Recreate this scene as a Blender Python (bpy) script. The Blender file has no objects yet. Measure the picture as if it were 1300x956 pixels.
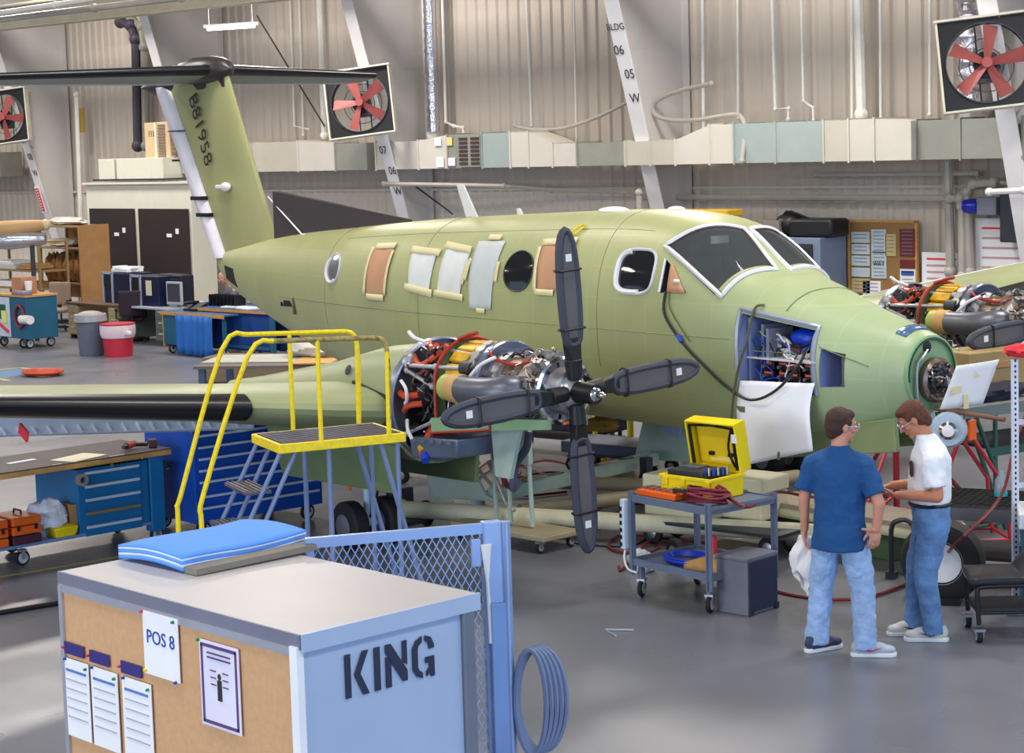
import bpy, math, random
from mathutils import Vector, Matrix, Euler
random.seed(7)
S=bpy.context.scene
COL=S.collection
PI=math.pi
# ---------------------------------------------------------------- camera
def setup_camera():
    F=2495.;pitch=math.atan(248/F);roll=.03;az=math.radians(43)
    f0=Vector((-math.cos(az),math.sin(az),0));r0=Vector((math.sin(az),math.cos(az),0));u0=Vector((0,0,1))
    f=f0*math.cos(pitch)-u0*math.sin(pitch);u=u0*math.cos(pitch)+f0*math.sin(pitch)
    R=r0*math.cos(roll)-u*math.sin(roll);U=u*math.cos(roll)+r0*math.sin(roll)
    m=Matrix((R,U,-f)).transposed().to_4x4();m.translation=Vector((0,0,3.77))
    cd=bpy.data.cameras.new('camera');co=bpy.data.objects.new('camera',cd);COL.objects.link(co)
    co.matrix_world=m;cd.sensor_width=36;cd.lens=36*F/1300;cd.shift_y=-45/1300;cd.clip_start=.1;cd.clip_end=300
    S.camera=co
setup_camera()
# ---------------------------------------------------------------- light
S.view_settings.view_transform='Standard';S.view_settings.look='None'
S.view_settings.exposure=0.0;S.view_settings.gamma=1.0
w=bpy.data.worlds.new('daylight');S.world=w;w.use_nodes=True
bg=w.node_tree.nodes['Background'];bg.inputs[0].default_value=(.62,.78,1.0,1);bg.inputs[1].default_value=.8
def area(name,loc,size,power,col,rot=(0,0,0)):
    l=bpy.data.lights.new(name,'AREA');l.shape='RECTANGLE';l.size,l.size_y=size;l.energy=power;l.color=col;l.specular_factor=.45 if 'lamp' in name else 1.
    o=bpy.data.objects.new(name,l);COL.objects.link(o);o.location=loc;o.rotation_euler=rot;return o
# assumed rows of high-bay lamps under the roof, unseen; then added daylight fills
for i,x in enumerate((-50,-40,-30,-20,-10,0)):
    for j,y in enumerate((3,13,22)):
        area('assumed_bay_lamp',(x,y,9.3),(2.0,2.0),(740 if j==2 else 400),(1,.94,.86))
area('added_daylight_fill',(14,6,3.6),(14,7),2000,(.42,.66,1.0),(0,math.radians(90),0))  # added area light for assumed bluish daylight from +x; no door built
area('added_daylight_fill',(-8,-14,4.2),(18,7),2500,(.80,.88,1.0),(math.radians(90),0,0))  # fill light added behind the camera to brighten near sides; no door built
# ---------------------------------------------------------------- materials
MT={}
def mat(name,col,rough=.5,metal=0.,var=.08,scale=3.,bump=0.,bscale=40.,spec=.5,coat=0.,emit=None,alpha=None,trans=0.,aniso=None,ior=1.45):
    if name in MT:return MT[name]
    m=bpy.data.materials.new(name);m.use_nodes=True;nt=m.node_tree;N=nt.nodes;L=nt.links
    b=N['Principled BSDF'];MT[name]=m
    b.inputs['Roughness'].default_value=rough;b.inputs['Metallic'].default_value=metal
    b.inputs['Specular IOR Level'].default_value=spec;b.inputs['IOR'].default_value=ior
    if coat:b.inputs['Coat Weight'].default_value=coat
    if trans:b.inputs['Transmission Weight'].default_value=trans
    if alpha is not None:b.inputs['Alpha'].default_value=alpha
    c=tuple(v for v in col)
    tc=N.new('ShaderNodeTexCoord');nz=N.new('ShaderNodeTexNoise');nz.inputs['Scale'].default_value=scale;nz.inputs['Detail'].default_value=4
    L.new(tc.outputs['Object'],nz.inputs['Vector'])
    mr=N.new('ShaderNodeMapRange');mr.inputs['From Min'].default_value=.3;mr.inputs['From Max'].default_value=.7
    mr.inputs['To Min'].default_value=1-var;mr.inputs['To Max'].default_value=1+var
    L.new(nz.outputs['Fac'],mr.inputs['Value'])
    mx=N.new('ShaderNodeVectorMath');mx.operation='SCALE';mx.inputs[0].default_value=c;L.new(mr.outputs[0],mx.inputs['Scale'])
    L.new(mx.outputs[0],b.inputs['Base Color'])
    if bump:
        n2=N.new('ShaderNodeTexNoise');n2.inputs['Scale'].default_value=bscale;n2.inputs['Detail'].default_value=3;L.new(tc.outputs['Object'],n2.inputs['Vector'])
        bp=N.new('ShaderNodeBump');bp.inputs['Strength'].default_value=bump;bp.inputs['Distance'].default_value=.01;L.new(n2.outputs['Fac'],bp.inputs['Height']);L.new(bp.outputs[0],b.inputs['Normal'])
    if emit:
        b.inputs['Emission Color'].default_value=(*emit[0],1);b.inputs['Emission Strength'].default_value=emit[1]
    return m
def rgb(r,g,b):  # sRGB 0-255 -> linear
    f=lambda c:((c/255+.055)/1.055)**2.4 if c>10 else c/255/12.92
    return (f(r),f(g),f(b))
white=mat('white_paint',rgb(232,230,230),.4)
black=mat('black_plastic',rgb(22,22,26),.45)
rubber=mat('black_rubber',rgb(24,24,28),.7,bump=.2)
steel=mat('steel',rgb(170,172,178),.35,.9)
chrome=mat('chrome',rgb(225,225,232),.12,1.)
darksteel=mat('dark_steel',rgb(70,72,80),.45,.7)
greypaint=mat('grey_paint',rgb(120,124,136),.45)
yellow=mat('yellow_paint',rgb(240,214,20),.4,var=.05)
orange=mat('orange_plastic',rgb(236,100,20),.45)
redrub=mat('red_rubber',rgb(168,42,32),.5)
bluepaint=mat('blue_paint',rgb(16,108,166),.4)
bluedeep=mat('deep_blue_paint',rgb(8,72,170),.4)
cardboard=mat('cardboard',rgb(176,132,84),.8,var=.12,bump=.1)
wood=mat('wood_edge',rgb(196,146,82),.6,var=.15,scale=12)
paper=mat('paper',rgb(236,236,240),.8,var=.03)
mint=mat('mint_paint',rgb(182,202,190),.5,var=.06)
cream=mat('cream_paint',rgb(216,210,180),.5,var=.1)
denim=mat('light_denim',rgb(150,178,220),.9,var=.16,scale=9,bump=.6,bscale=60)
denim2=mat('mid_denim',rgb(96,132,180),.9,var=.25,scale=7,bump=.6,bscale=60)
# ---------------------------------------------------------------- mesh builder
class MB:
    def __init__(s):s.v=[];s.f=[]
    def add(s,vs,fs):
        o=len(s.v);s.v+=[tuple(v) for v in vs];s.f+=[tuple(i+o for i in f) for f in fs];return s
    def box(s,c,d,rz=0.,rx=0.,ry=0.,bev=0.):
        m=Matrix.Translation(Vector(c))@Euler((rx,ry,rz)).to_matrix().to_4x4()
        h=[x/2 for x in d]
        vs=[m@Vector((sx*h[0],sy*h[1],sz*h[2])) for sz in(-1,1) for sy in(-1,1) for sx in(-1,1)]
        return s.add(vs,[(0,2,3,1),(4,5,7,6),(0,1,5,4),(2,6,7,3),(0,4,6,2),(1,3,7,5)])
    def hexa(s,p):   # p: 8 corners, bottom 4 ccw then top 4 ccw
        return s.add(p,[(3,2,1,0),(4,5,6,7),(0,1,5,4),(1,2,6,5),(2,3,7,6),(3,0,4,7)])
    def ring(s,c,u,v,r,n,r2=None):
        r2=r if r2 is None else r2
        return [Vector(c)+u*(r*math.cos(2*PI*k/n))+v*(r2*math.sin(2*PI*k/n)) for k in range(n)]
    def basis(s,d):
        d=Vector(d).normalized();a=Vector((0,0,1)) if abs(d.z)<.9 else Vector((1,0,0))
        u=d.cross(a).normalized();return u,d.cross(u).normalized(),d
    def loft(s,rings,caps=True,closed=False):
        n=len(rings[0]);vs=[p for r in rings for p in r];fs=[]
        m=len(rings)
        for i in range(m if closed else m-1):
            a=i*n;b=((i+1)%m)*n
            for k in range(n):fs.append((a+k,a+(k+1)%n,b+(k+1)%n,b+k))
        if caps and not closed:fs.append(tuple(range(n))[::-1]);fs.append(tuple((m-1)*n+k for k in range(n)))
        return s.add(vs,fs)
    def cyl(s,p0,p1,r,r2=None,n=12,caps=True):
        p0,p1=Vector(p0),Vector(p1);u,v,d=s.basis(p1-p0)
        return s.loft([s.ring(p0,u,v,r,n),s.ring(p1,u,v,r if r2 is None else r2,n)],caps)
    def tube(s,pts,r,n=6,closed=False,sub=0):
        P=[Vector(p) for p in pts]
        if sub:P=spline(P,sub,closed)
        m=len(P);R=[];u=None
        for i in range(m):
            a=P[(i-1)%m] if closed or i>0 else P[0];b=P[(i+1)%m] if closed or i<m-1 else P[-1]
            d=(b-a)
            if d.length<1e-9:d=Vector((0,0,1))
            d.normalize()
            if u is None:u=s.basis(d)[0]
            u=(u-d*u.dot(d))
            if u.length<1e-6:u=s.basis(d)[0]
            u.normalize();v=d.cross(u)
            if isinstance(r,(list,tuple)):
                q=i*(len(r)-1)/max(1,m-1);k=min(int(q),len(r)-2);rr=r[k]+(r[k+1]-r[k])*(q-k)
            else:rr=r
            R.append(s.ring(P[i],u,v,rr,n))
        return s.loft(R,True,closed)
    def lathe(s,prof,o=(0,0,0),ax=(0,0,1),n=24,closed=False):  # prof: (r,h)
        u,v,d=s.basis(ax);o=Vector(o)
        R=[s.ring(o+d*h,u,v,max(r,1e-4),n) for r,h in prof]
        return s.loft(R,True,closed)
    def ball(s,c,r,n=12,m=8,rot=None):
        r=(r,r,r) if not isinstance(r,(list,tuple)) else r;c=Vector(c);vs=[];fs=[]
        for i in range(m+1):
            t=PI*i/m
            for k in range(n):
                a=2*PI*k/n;p=Vector((r[0]*math.sin(t)*math.cos(a),r[1]*math.sin(t)*math.sin(a),r[2]*math.cos(t)))
                if rot:p=rot@p
                vs.append(c+p)
        for i in range(m):
            for k in range(n):
                a=i*n;b=a+n
                if i==0:fs.append((a,b+k,b+(k+1)%n)) if k else fs.append((a,b,b+1))
                elif i==m-1:fs.append((a+k,b,a+(k+1)%n))
                else:fs.append((a+k,b+k,b+(k+1)%n,a+(k+1)%n))
        o=len(s.v);used=set(i for f in fs for i in f);mp={};nv=[]
        for i in sorted(used):mp[i]=len(nv);nv.append(vs[i])
        return s.add(nv,[tuple(mp[i] for i in f) for f in fs])
    def prism(s,poly,o,u,v,w):   # 2-D poly in plane (o,u,v), extruded by vector w
        o,u,v,w=map(Vector,(o,u,v,w));n=len(poly)
        a=[o+u*x+v*y for x,y in poly];b=[p+w for p in a]
        fs=[tuple(range(n))[::-1],tuple(n+k for k in range(n))]+[(k,(k+1)%n,n+(k+1)%n,n+k) for k in range(n)]
        return s.add(a+b,fs)
    def quad(s,a,b,c,d):return s.add([a,b,c,d],[(0,1,2,3)])
    def grid(s,f,nu,nv,closed_u=False):
        vs=[f(i/(nu if closed_u else nu-1),j/(nv-1)) for j in range(nv) for i in range(nu)];fs=[]
        for j in range(nv-1):
            for i in range(nu if closed_u else nu-1):
                fs.append((j*nu+i,j*nu+(i+1)%nu,(j+1)*nu+(i+1)%nu,(j+1)*nu+i))
        return s.add(vs,fs)
    def mesh(s,name,mt):
        me=bpy.data.meshes.new(name);me.from_pydata(s.v,[],s.f)
        if mt:me.materials.append(mt)
        return me
    def build(s,name,mt,parent=None,smooth=True,bevel=0.,recalc=True,thick=0.,loc=None,rot=None,angle=35):
        me=s.mesh(name,mt)
        if recalc:
            import bmesh
            bm=bmesh.new();bm.from_mesh(me);bmesh.ops.recalc_face_normals(bm,faces=bm.faces);bm.to_mesh(me);bm.free()
        if smooth:
            me.shade_smooth();me.set_sharp_from_angle(angle=math.radians(angle))
        o=bpy.data.objects.new(name,me);COL.objects.link(o)
        if parent is not None:o.parent=parent
        if loc is not None:o.location=loc
        if rot is not None:o.rotation_euler=rot
        if thick:
            md=o.modifiers.new('thick','SOLIDIFY');md.thickness=thick;md.offset=0
        if bevel:
            md=o.modifiers.new('bevel','BEVEL');md.width=bevel;md.segments=2;md.limit_method='ANGLE'
        return o
def spline(P,k,closed=False):
    out=[];n=len(P)
    rng=range(n if closed else n-1)
    for i in rng:
        p0=P[(i-1)%n] if closed or i>0 else P[0];p1=P[i];p2=P[(i+1)%n];p3=P[(i+2)%n] if closed or i<n-2 else P[-1]
        for j in range(k):
            t=j/k;out.append(.5*((2*p1)+(p2-p0)*t+(2*p0-5*p1+4*p2-p3)*t*t+(3*p1-p0-3*p2+p3)*t**3))
    if not closed:out.append(P[-1])
    return out
def thing(name,label,cat,loc=(0,0,0),rz=0.,group=None):
    o=bpy.data.objects.new(name,None);COL.objects.link(o);o.location=loc;o.rotation_euler=(0,0,rz);o.empty_display_size=.2
    return tag(o,label,cat,group)
def tag(o,label,cat,group=None):
    o['label']=label;o['category']=cat
    if group:o['group']=group
    return o
def kind(o,k='structure'):o['kind']=k;return o
def lab(o,l):o['label']=l;return o
def copy_tree(o,parent=None,loc=None,rz=None,label=None):
    c=o.copy();COL.objects.link(c);c.parent=parent
    if loc is not None:c.location=loc
    if rz is not None:c.rotation_euler=(0,0,rz)
    if label:c['label']=label
    for ch in [x for x in KIDS(o)]:copy_tree(ch,c)
    return c
def KIDS(o):return [x for x in bpy.data.objects if x.parent==o]
def text(body,size,mt,parent,name,o,u,v,depth=.002,align='CENTER'):
    c=bpy.data.curves.new(name,'FONT');c.body=body;c.size=size;c.extrude=depth/2;c.align_x=align;c.resolution_u=3
    t=bpy.data.objects.new(name,c);COL.objects.link(t)
    me=bpy.data.meshes.new_from_object(t);bpy.data.objects.remove(t);me.materials.clear();me.materials.append(mt)
    u=Vector(u).normalized();v=Vector(v).normalized();m=Matrix((u,v,u.cross(v))).transposed().to_4x4();m.translation=Vector(o)
    ob=bpy.data.objects.new(name,me);COL.objects.link(ob);me.transform(m)
    if parent is not None:ob.parent=parent
    return ob
def wheel(parent,c,r,wd,ax=(0,1,0),hub=None,name='wheel',tire=None,n=20):
    c=Vector(c);a=Vector(ax).normalized()
    b=MB();b.lathe([(r*.55,-wd/2),(r*.88,-wd/2),(r*.98,-wd*.35),(r,0),(r*.98,wd*.35),(r*.88,wd/2),(r*.55,wd/2)],c,a,n)
    o=b.build(name,tire or rubber,parent)
    h=MB();h.lathe([(r*.12,-wd*.56),(r*.5,-wd*.5),(r*.56,-wd*.42),(r*.56,wd*.42),(r*.5,wd*.5),(r*.12,wd*.56)],c,a,n)
    h.build('hub',hub or steel,o);return o

# ================================================================ HALL
WY=26.8
def floor_mat():
    m=mat('epoxy_floor',rgb(112,114,124),.24,var=.17,scale=.35,spec=.5)
    nt=m.node_tree;N=nt.nodes;L=nt.links;b=N['Principled BSDF']
    tc=N.new('ShaderNodeTexCoord');n=N.new('ShaderNodeTexNoise');n.inputs['Scale'].default_value=.8;n.inputs['Detail'].default_value=2
    L.new(tc.outputs['Object'],n.inputs['Vector']);r=N.new('ShaderNodeMapRange');r.inputs['From Min'].default_value=.35;r.inputs['From Max'].default_value=.7
    r.inputs['To Min'].default_value=.26;r.inputs['To Max'].default_value=.40;L.new(n.outputs['Fac'],r.inputs['Value']);L.new(r.outputs[0],b.inputs['Roughness'])
    return m
kind(MB().box((-26,6,-.1),(84,42,.2)).build('floor',floor_mat(),smooth=False))
wallm=mat('wall_sheet_upper',rgb(192,181,170),.55,var=.10,scale=.5)
wallm2=mat('wall_sheet_lower',rgb(206,197,185),.45,var=.08,scale=.5)
wall=kind(MB().box((-34,WY+.1,4.8),(62,.18,9.8)).build('wall_back',wallm,smooth=False))
kind(MB().box((-66,6,4.8),(.2,42,9.8)).build('wall_left',wallm,smooth=False))
kind(MB().box((-26,6,9.85),(84,42,.2)).build('ceiling',mat('roof_deck',rgb(150,146,136),.8),smooth=False))
def sheet(z0,z1,mt):
    b=MB();xs=[(-.4575,0)]
    for k in range(3):
        c=-.305+k*.305;xs+=[(c-.07,0),(c-.035,-.045),(c+.035,-.045),(c+.07,0)]
    xs+=[(.4575,0)]
    n=len(xs);vs=[(x,y,z0) for x,y in xs]+[(x,y,z1) for x,y in xs]
    b.add(vs,[(i,i+1,n+i+1,n+i) for i in range(n-1)]);return b.mesh('wall_panel',mt)
mu=sheet(2.92,9.6,wallm);ml=sheet(.02,2.9,wallm2)
for k in range(66):
    for me in(mu,ml):
        o=bpy.data.objects.new('wall_panel',me);COL.objects.link(o);o.parent=wall;o.location=(-4.2-.915*k,WY-.005,0)
b=MB().box((-34,WY-.06,2.91),(61,.03,.05));kind(b.build('trim_1',wallm2,smooth=False))
# ---- tapered building columns with lettering
cweb=mat('column_web_grey',rgb(198,193,190),.5,var=.05,scale=1.2)
cfl=mat('column_flange_white',rgb(226,224,226),.4,var=.04)
lett=mat('black_lettering',rgb(48,40,44),.6)
def fy(z):return WY-(1.05+(z-3.4)*.29) if z>.0 else WY-.06
CLAB=['white tapered building column at the right edge behind the large red bladed fan','white tapered building column in the middle lettered 06 05 W','white tapered building column beside the small square fan lettered 07 06 W',
 'white tapered building column partly behind the aircraft tail fin','white tapered building column at the far left below the leftmost fan','white tapered building column farthest to the left']
LET=[None,(['BLDG','06','05','W'],5.72),(['BLDG','07','06','W'],4.1),None,(['09','08','W'],4.2),None]
for n in range(5):
    x=(-16.47,-23.94,-31.09,-38.39,-45.39)[n]
    t=thing('building_column',CLAB[n],'column',(x,WY,0),group='white tapered columns along the back wall')
    b=MB();zs=[0,9.6]
    y0,y1=fy(.01)-WY,fy(9.6)-WY
    b.hexa([(-.01,y0,0),(.01,y0,0),(.01,0,0),(-.01,0,0),(-.01,y1,9.6),(.01,y1,9.6),(.01,0,9.6),(-.01,0,9.6)]).build('web',cweb,t,smooth=False)
    b=MB();b.hexa([(-.17,y0-.02,0),(.17,y0-.02,0),(.17,y0,0),(-.17,y0,0),(-.17,y1-.02,9.6),(.17,y1-.02,9.6),(.17,y1,9.6),(-.17,y1,9.6)]);b.build('inner_flange',cfl,t,smooth=False)
    MB().box((0,-.08,4.8),(.34,.02,9.6)).build('outer_flange',cweb,t,smooth=False)
    for z in (1.2,5.4):
        MB().box((.0,(fy(z)-WY)/2,z),(.03,abs(fy(z)-WY)-.1,.015)).build('stiffener',cweb,t,smooth=False)
    if LET[n]:
        rows,z=LET[n];sl=Vector((0,-.29,1)).normalized()
        for i,r in enumerate(rows):
            dx=.07 if i>=2 or (i==1 and len(rows)==3) else (-.06 if i==1 else -.02)
            zz=z-i*.42
            text(r,.24 if len(r)<3 else .17,lett,t,'lettering',(dx,fy(zz)-WY-.035,zz),(1,0,0),sl)
# red notices on two columns
def notice(label,p,col,w=.16,h=.72,lines=8,name='notice'):
    o=MB().box((0,0,0),(w,.015,h)).build(name,paper,None,smooth=False,loc=p);o.rotation_euler=(math.atan(.29)*1,0,0)
    MB().box((0,-.012,0),(w*.72,.008,h*.88)).build('red_panel',col,o,smooth=False)
    tag(o,label,'sign')
    for k in range(lines):MB().box((.0,-.018,h*.36-k*h*.72/(lines-1)),(w*.28,.004,h*.04)).build('printed_line',paper,o,smooth=False)
redp=mat('red_print',rgb(228,58,70),.6)
notice('narrow red and white notice on the column at the right edge',(-16.46,fy(2.2)-.04,2.35),redp,.2,.95)
notice('narrow red notice on the column at the far left',(-45.39,fy(2.9)-.04,2.75),redp,.22,.7)
# ---- exhaust style wall fans
fanred=mat('fan_red',rgb(158,78,74),.45);fanblk=mat('fan_shroud_black',rgb(16,16,22),.5)
def wallfan(label,c,rz,tilt,spin):
    t=thing('wall_fan',label,'fan',c,rz,'square wall fans on the columns');t.rotation_euler=(tilt[0],tilt[1],rz)
    # local: faces -y, size 1.34
    b=MB();n=32;h=.66;r=.585
    sq=[];ci=[]
    for k in range(n):
        a=2*PI*k/n+PI/4*0;c_,s_=math.cos(a),math.sin(a);m=max(abs(c_),abs(s_));sq.append((h*c_/m,h*s_/m));ci.append((r*c_,r*s_))
    for yy in(-.03,.03):
        o=len(b.v);b.v+=[(x,yy,z) for x,z in sq]+[(x,yy,z) for x,z in ci];b.f+=[(o+k,o+(k+1)%n,o+n+(k+1)%n,o+n+k) for k in range(n)]
    b.f+=[(k,(k+1)%n,2*n+(k+1)%n,2*n+k) for k in range(n)]+[(n+k,n+(k+1)%n,3*n+(k+1)%n,3*n+k) for k in range(n)]
    b.build('shroud',fanblk,t,smooth=False)
    MB().lathe([(.585,-.06),(.6,-.06),(.6,.12),(.585,.12)],(0,0,0),(0,1,0),36,True).build('orifice_ring',darksteel,t)
    b=MB()
    for sx in(-1,1):b.box((sx*.675,0,0),(.03,.2,1.36))
    b.box((0,0,.675),(1.42,.24,.035));b.box((0,0,-.675),(1.38,.2,.03));b.build('housing_frame',mat('fan_frame_cream',rgb(214,208,192),.5),t,smooth=False)
    b=MB()
    for k in range(5):
        a=spin+2*PI*k/5;u=Vector((math.cos(a),0,math.sin(a)));v=Vector((-math.sin(a),0,math.cos(a)))
        q=MB();q.hexa([u*.07-v*.05+Vector((0,.03,0)),u*.07+v*.05+Vector((0,-.03,0)),u*.07+v*.05+Vector((0,-.02,0)),u*.07-v*.05+Vector((0,.04,0)),
                u*.54-v*.12+Vector((0,.05,0)),u*.56+v*.10+Vector((0,-.05,0)),u*.56+v*.10+Vector((0,-.04,0)),u*.54-v*.12+Vector((0,.06,0))]);q.build('fan_blade',fanred,t,smooth=False)
    MB().cyl((0,-.08,0),(0,.08,0),.08,n=14).build('fan_hub',fanred,t)
    MB().cyl((0,.12,-.0),(0,.4,-.0),.13,n=14).cyl((0,.1,0),(0,.14,0),.2,n=16).build('motor',black,t)
    b=MB()
    for x in(-.12,.12):b.cyl((x,.28,-.66),(x,.28,.66),.015,n=6)
    for r_ in(.25,.4):b.tube([(r_*math.cos(a),.2,r_*math.sin(a)) for a in [2*PI*k/18 for k in range(18)]],.008,5,True)
    b.box((0,.22,-.16),(.3,.16,.2));b.build('motor_mount',darksteel,t)
    MB().cyl((.5,.1,-.6),(.35,.9,-.75),.02,n=6).build('bracket',cfl,t);MB().cyl((.6,.1,.6),(.5,.9,.7),.02,n=6).build('bracket',cfl,t)
    return t
wallfan('large square wall fan with bright red blades at the top right',(-16.42,25,4.77),math.radians(36),(-.12,math.radians(-5),0),.15)
wallfan('smaller looking square wall fan in the middle, right of the tail',(-30.95,24.9,4.72),math.radians(36),(-.12,math.radians(-6),0),.62)
wallfan('square wall fan cut by the left edge of the picture',(-45.35,24.9,4.87),math.radians(36),(-.12,math.radians(-6),0),1.1)
# ---- ventilation duct along the wall
dz0,dz1=3.36,3.92
dcol=[mat('duct_beige',rgb(192,186,172),.5,var=.04),mat('duct_galvanised',rgb(160,160,150),.4,.3,var=.06),mat('duct_blue_grey',rgb(158,170,168),.45,var=.04),mat('duct_white',rgb(206,200,190),.5,var=.03)]
duct=thing('air_duct','long rectangular sheet metal air duct along the back wall','duct',(0,0,0))
def dseg(x0,x1,c,y0=25.75,y1=26.4,za=dz0,zb=dz1,zc=None,zd=None,ya=None):
    zc=za if zc is None else zc;zd=zb if zd is None else zd;ya=y0 if ya is None else ya
    b=MB().hexa([(x0,y0,za),(x1,ya,zc),(x1,y1,zc),(x0,y1,za),(x0,y0,zb),(x1,ya,zd),(x1,y1,zd),(x0,y1,zb)])
    b.build('duct_section',dcol[c],duct,smooth=False)
    for x,yy,z0_,z1_ in((x0,y0,za,zb),):
        f=MB();f.box((x,yy-.005,(z0_+z1_)/2),(.035,.03,z1_-z0_+.05)).box((x,(yy+y1)/2,z1_+.01),(.035,y1-yy,.03));f.build('duct_flange',dcol[c],duct,smooth=False)
XS=[(-52,-47.2,1),(-39.5,-37,3),(-37,-35.9,1)]
for x0,x1,c in XS:dseg(x0,x1,c,zb=4.0)
dseg(-35.9,-34.2,0,zb=4.0);dseg(-34.2,-32.9,3,zb=4.0,zd=3.92);dseg(-32.9,-31.85,1);dseg(-31.55,-30.2,3);dseg(-30.2,-29.3,3,zd=4.02)
dseg(-29.3,-28.3,1,zb=4.02);dseg(-28.3,-27.5,2,zb=4.02);dseg(-27.5,-27.0,3,zb=4.02);dseg(-27.0,-26.35,3,zb=4.02,zd=3.78);dseg(-26.35,-25.7,3,zb=3.78);dseg(-25.7,-24.2,1,zb=3.78)
dseg(-24.2,-23.6,0,y0=25.45,zb=3.78);dseg(-23.6,-23.0,0,y0=25.45,zb=3.78);dseg(-23.0,-22.35,3,y0=25.45,zb=3.78,zd=4.02,ya=25.6);dseg(-22.35,-21.8,3,y0=25.6,zb=4.02);dseg(-21.8,-20.9,2,y0=25.6,zb=4.02)
dseg(-20.9,-19.9,2,y0=25.6,zb=4.02);dseg(-19.9,-19.4,0,y0=25.6,zb=4.02);dseg(-19.4,-18.9,3,y0=25.6,zb=4.02);dseg(-18.9,-18.2,3,y0=25.6,zb=4.02,zd=3.97);dseg(-18.2,-17.4,1,zb=3.97);dseg(-17.4,-16.5,1,zb=3.97);dseg(-16.3,-10,1,zb=3.97)
# louvred grille on the duct
t=thing('duct_grille','dark louvred grille with two columns of slots on the air duct','grille',(-28.62,25.72,3.69))
MB().box((0,0,0),(.62,.03,.62)).build('plate',dcol[1],t,smooth=False)
for i in range(7):
    for sx in(-.17,.17):MB().box((sx,-.02,-.24+i*.08),(.24,.02,.05)).build('slot',mat('slot_dark',rgb(70,52,42),.6),t,smooth=False)
for i,(dx,dz,c,w,h) in enumerate([(-.95,.2,'white',.2,.16),(-.6,.2,'yellowtag',.16,.16),(-.9,-.2,'white',.22,.2),(-.55,-.2,'white',.2,.16)]):
    o=MB().box((-28.62+dx,25.725,3.69+dz),(w,.012,h)).build('paper_tag',mat('tag_yellow',rgb(222,216,130),.7) if c!='white' else paper,None,smooth=False)
    tag(o,['upper left white paper tag on the duct left of the grille','yellow paper tag on the duct left of the grille','lower left white paper tag on the duct left of the grille','lower white paper tag nearest the grille on the duct'][i],'paper','paper tags on the duct')
# ---- silver flexible ducts
foil=mat('crinkled_foil',rgb(215,212,222),.22,1.,bump=1.,bscale=22)
def flex(label,x,y,z0,z1,r):
    b=MB();prof=[];n=int((z1-z0)/.06)
    for i in range(n+1):
        prof.append((r*(1+.07*math.sin(i*1.9)+.05*random.uniform(-1,1)),z0+(z1-z0)*i/n))
    b.lathe(prof,(x,y,0),(0,0,1),14);tag(b.build('flexible_duct',foil,None),label,'duct','silver flexible ducts on the wall')
flex('slim silver flexible duct hanging above the duct grille',-30.35,26.3,4.1,9.5,.13)
flex('wide silver flexible duct behind the large red bladed fan',-17.5,26.3,4.0,9.5,.27)
# ---- pipes
pw=mat('pipe_white',rgb(226,224,218),.4);pg=mat('pipe_grey',rgb(168,162,154),.4)
def pipe(label,pts,r,m=pg,name='pipe',cat='pipe',sub=0,n=8):
    b=MB();b.tube(pts,r,n,sub=sub);o=b.build(name,m,None);tag(o,label,cat,'pipes and conduits on the back wall')
    for p in (pts if not sub else (pts[0],pts[-1])):MB().ball(p,r*1.45,8,6).build('coupling',m,o)
pipe('thick white vertical pipe right of the blue-grey duct section',[(-19.75,26.35,6.72),(-19.7,26.35,4.11)],.085,pw)
pipe('thick white vertical pipe on the column web right of the small fan',[(-30.52,26.35,7.7),(-30.45,26.35,4.02)],.09,pw)
pipe('thin white vertical pipe beside the slim silver duct',[(-30.17,26.5,7.67),(-30.19,26.5,4.29),(-29.95,26.5,4.2),(-29.67,26.5,4.16),(-29.65,26.5,4)],.03,pw)
pipe('white vertical pipe left of the small fan',[(-34.08,26.4,8.02),(-34.08,26.4,4.11)],.07,pw)
pipe('thin white conduit far left of the small fan',[(-35.25,26.5,8.13),(-35.28,26.5,4.35),(-34.77,26.5,4.26)],.022,pw)
pipe('second thin white conduit left of the small fan',[(-34.91,26.5,8.1),(-34.97,26.5,4.13)],.022,pw)
pipe('thin white conduit on the panel left of the centre column, leftmost',[(-27.84,26.6,7.47),(-27.78,26.6,4.14)],.02,pw)
pipe('thin white conduit on the wall between grille and centre column',[(-26.53,26.6,7.35),(-26.56,26.6,3.81)],.02,pw)
pipe('thin white conduit immediately right of the centre column web',[(-23.14,26.4,7.03),(-23.18,26.4,3.9)],.03,pw)
pipe('thin white conduit second right of the centre column',[(-22.5,26.6,6.98),(-22.55,26.6,4.13)],.02,pw)
pipe('thin white conduit ending in a stepped branch above the blue-grey duct',[(-21.68,26.5,6.9),(-21.63,26.5,4.26),(-21.34,26.5,4.26),(-21.35,26.5,4.07)],.028,pw)
pipe('thin white conduit stepping down right of the branched one',[(-21.04,26.5,6.85),(-21.02,26.5,4.38),(-20.82,26.5,4.26),(-20.81,26.5,4.05)],.022,pw)
pipe('thin white conduit just left of the thick white pipe',[(-19.9,26.4,6.74),(-19.93,26.4,4)],.03,pw)
pipe('thin white conduit just right of the thick white pipe',[(-19.41,26.5,6.7),(-19.43,26.5,4.04)],.025,pw)
pipe('thin white conduit left of the large fan',[(-18.44,26.5,6.61),(-18.47,26.5,4.07)],.03,pw)
pipe('long horizontal grey pipe under the duct, left half',[(-31.01,25.5,3.07),(-27.97,26,3),(-27.08,26.4,2.9),(-24.97,26.5,2.86)],.045)
pipe('long horizontal grey pipe under the duct, right half',[(-24.86,26.5,2.76),(-18.14,26.5,2.73)],.055)
pipe('grey pipe running under the right duct sections',[(-20.79,26.5,3.13),(-17.61,26.5,3.12),(-17.56,26.5,3),(-16.76,26.5,2.94)],.04)
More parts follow.
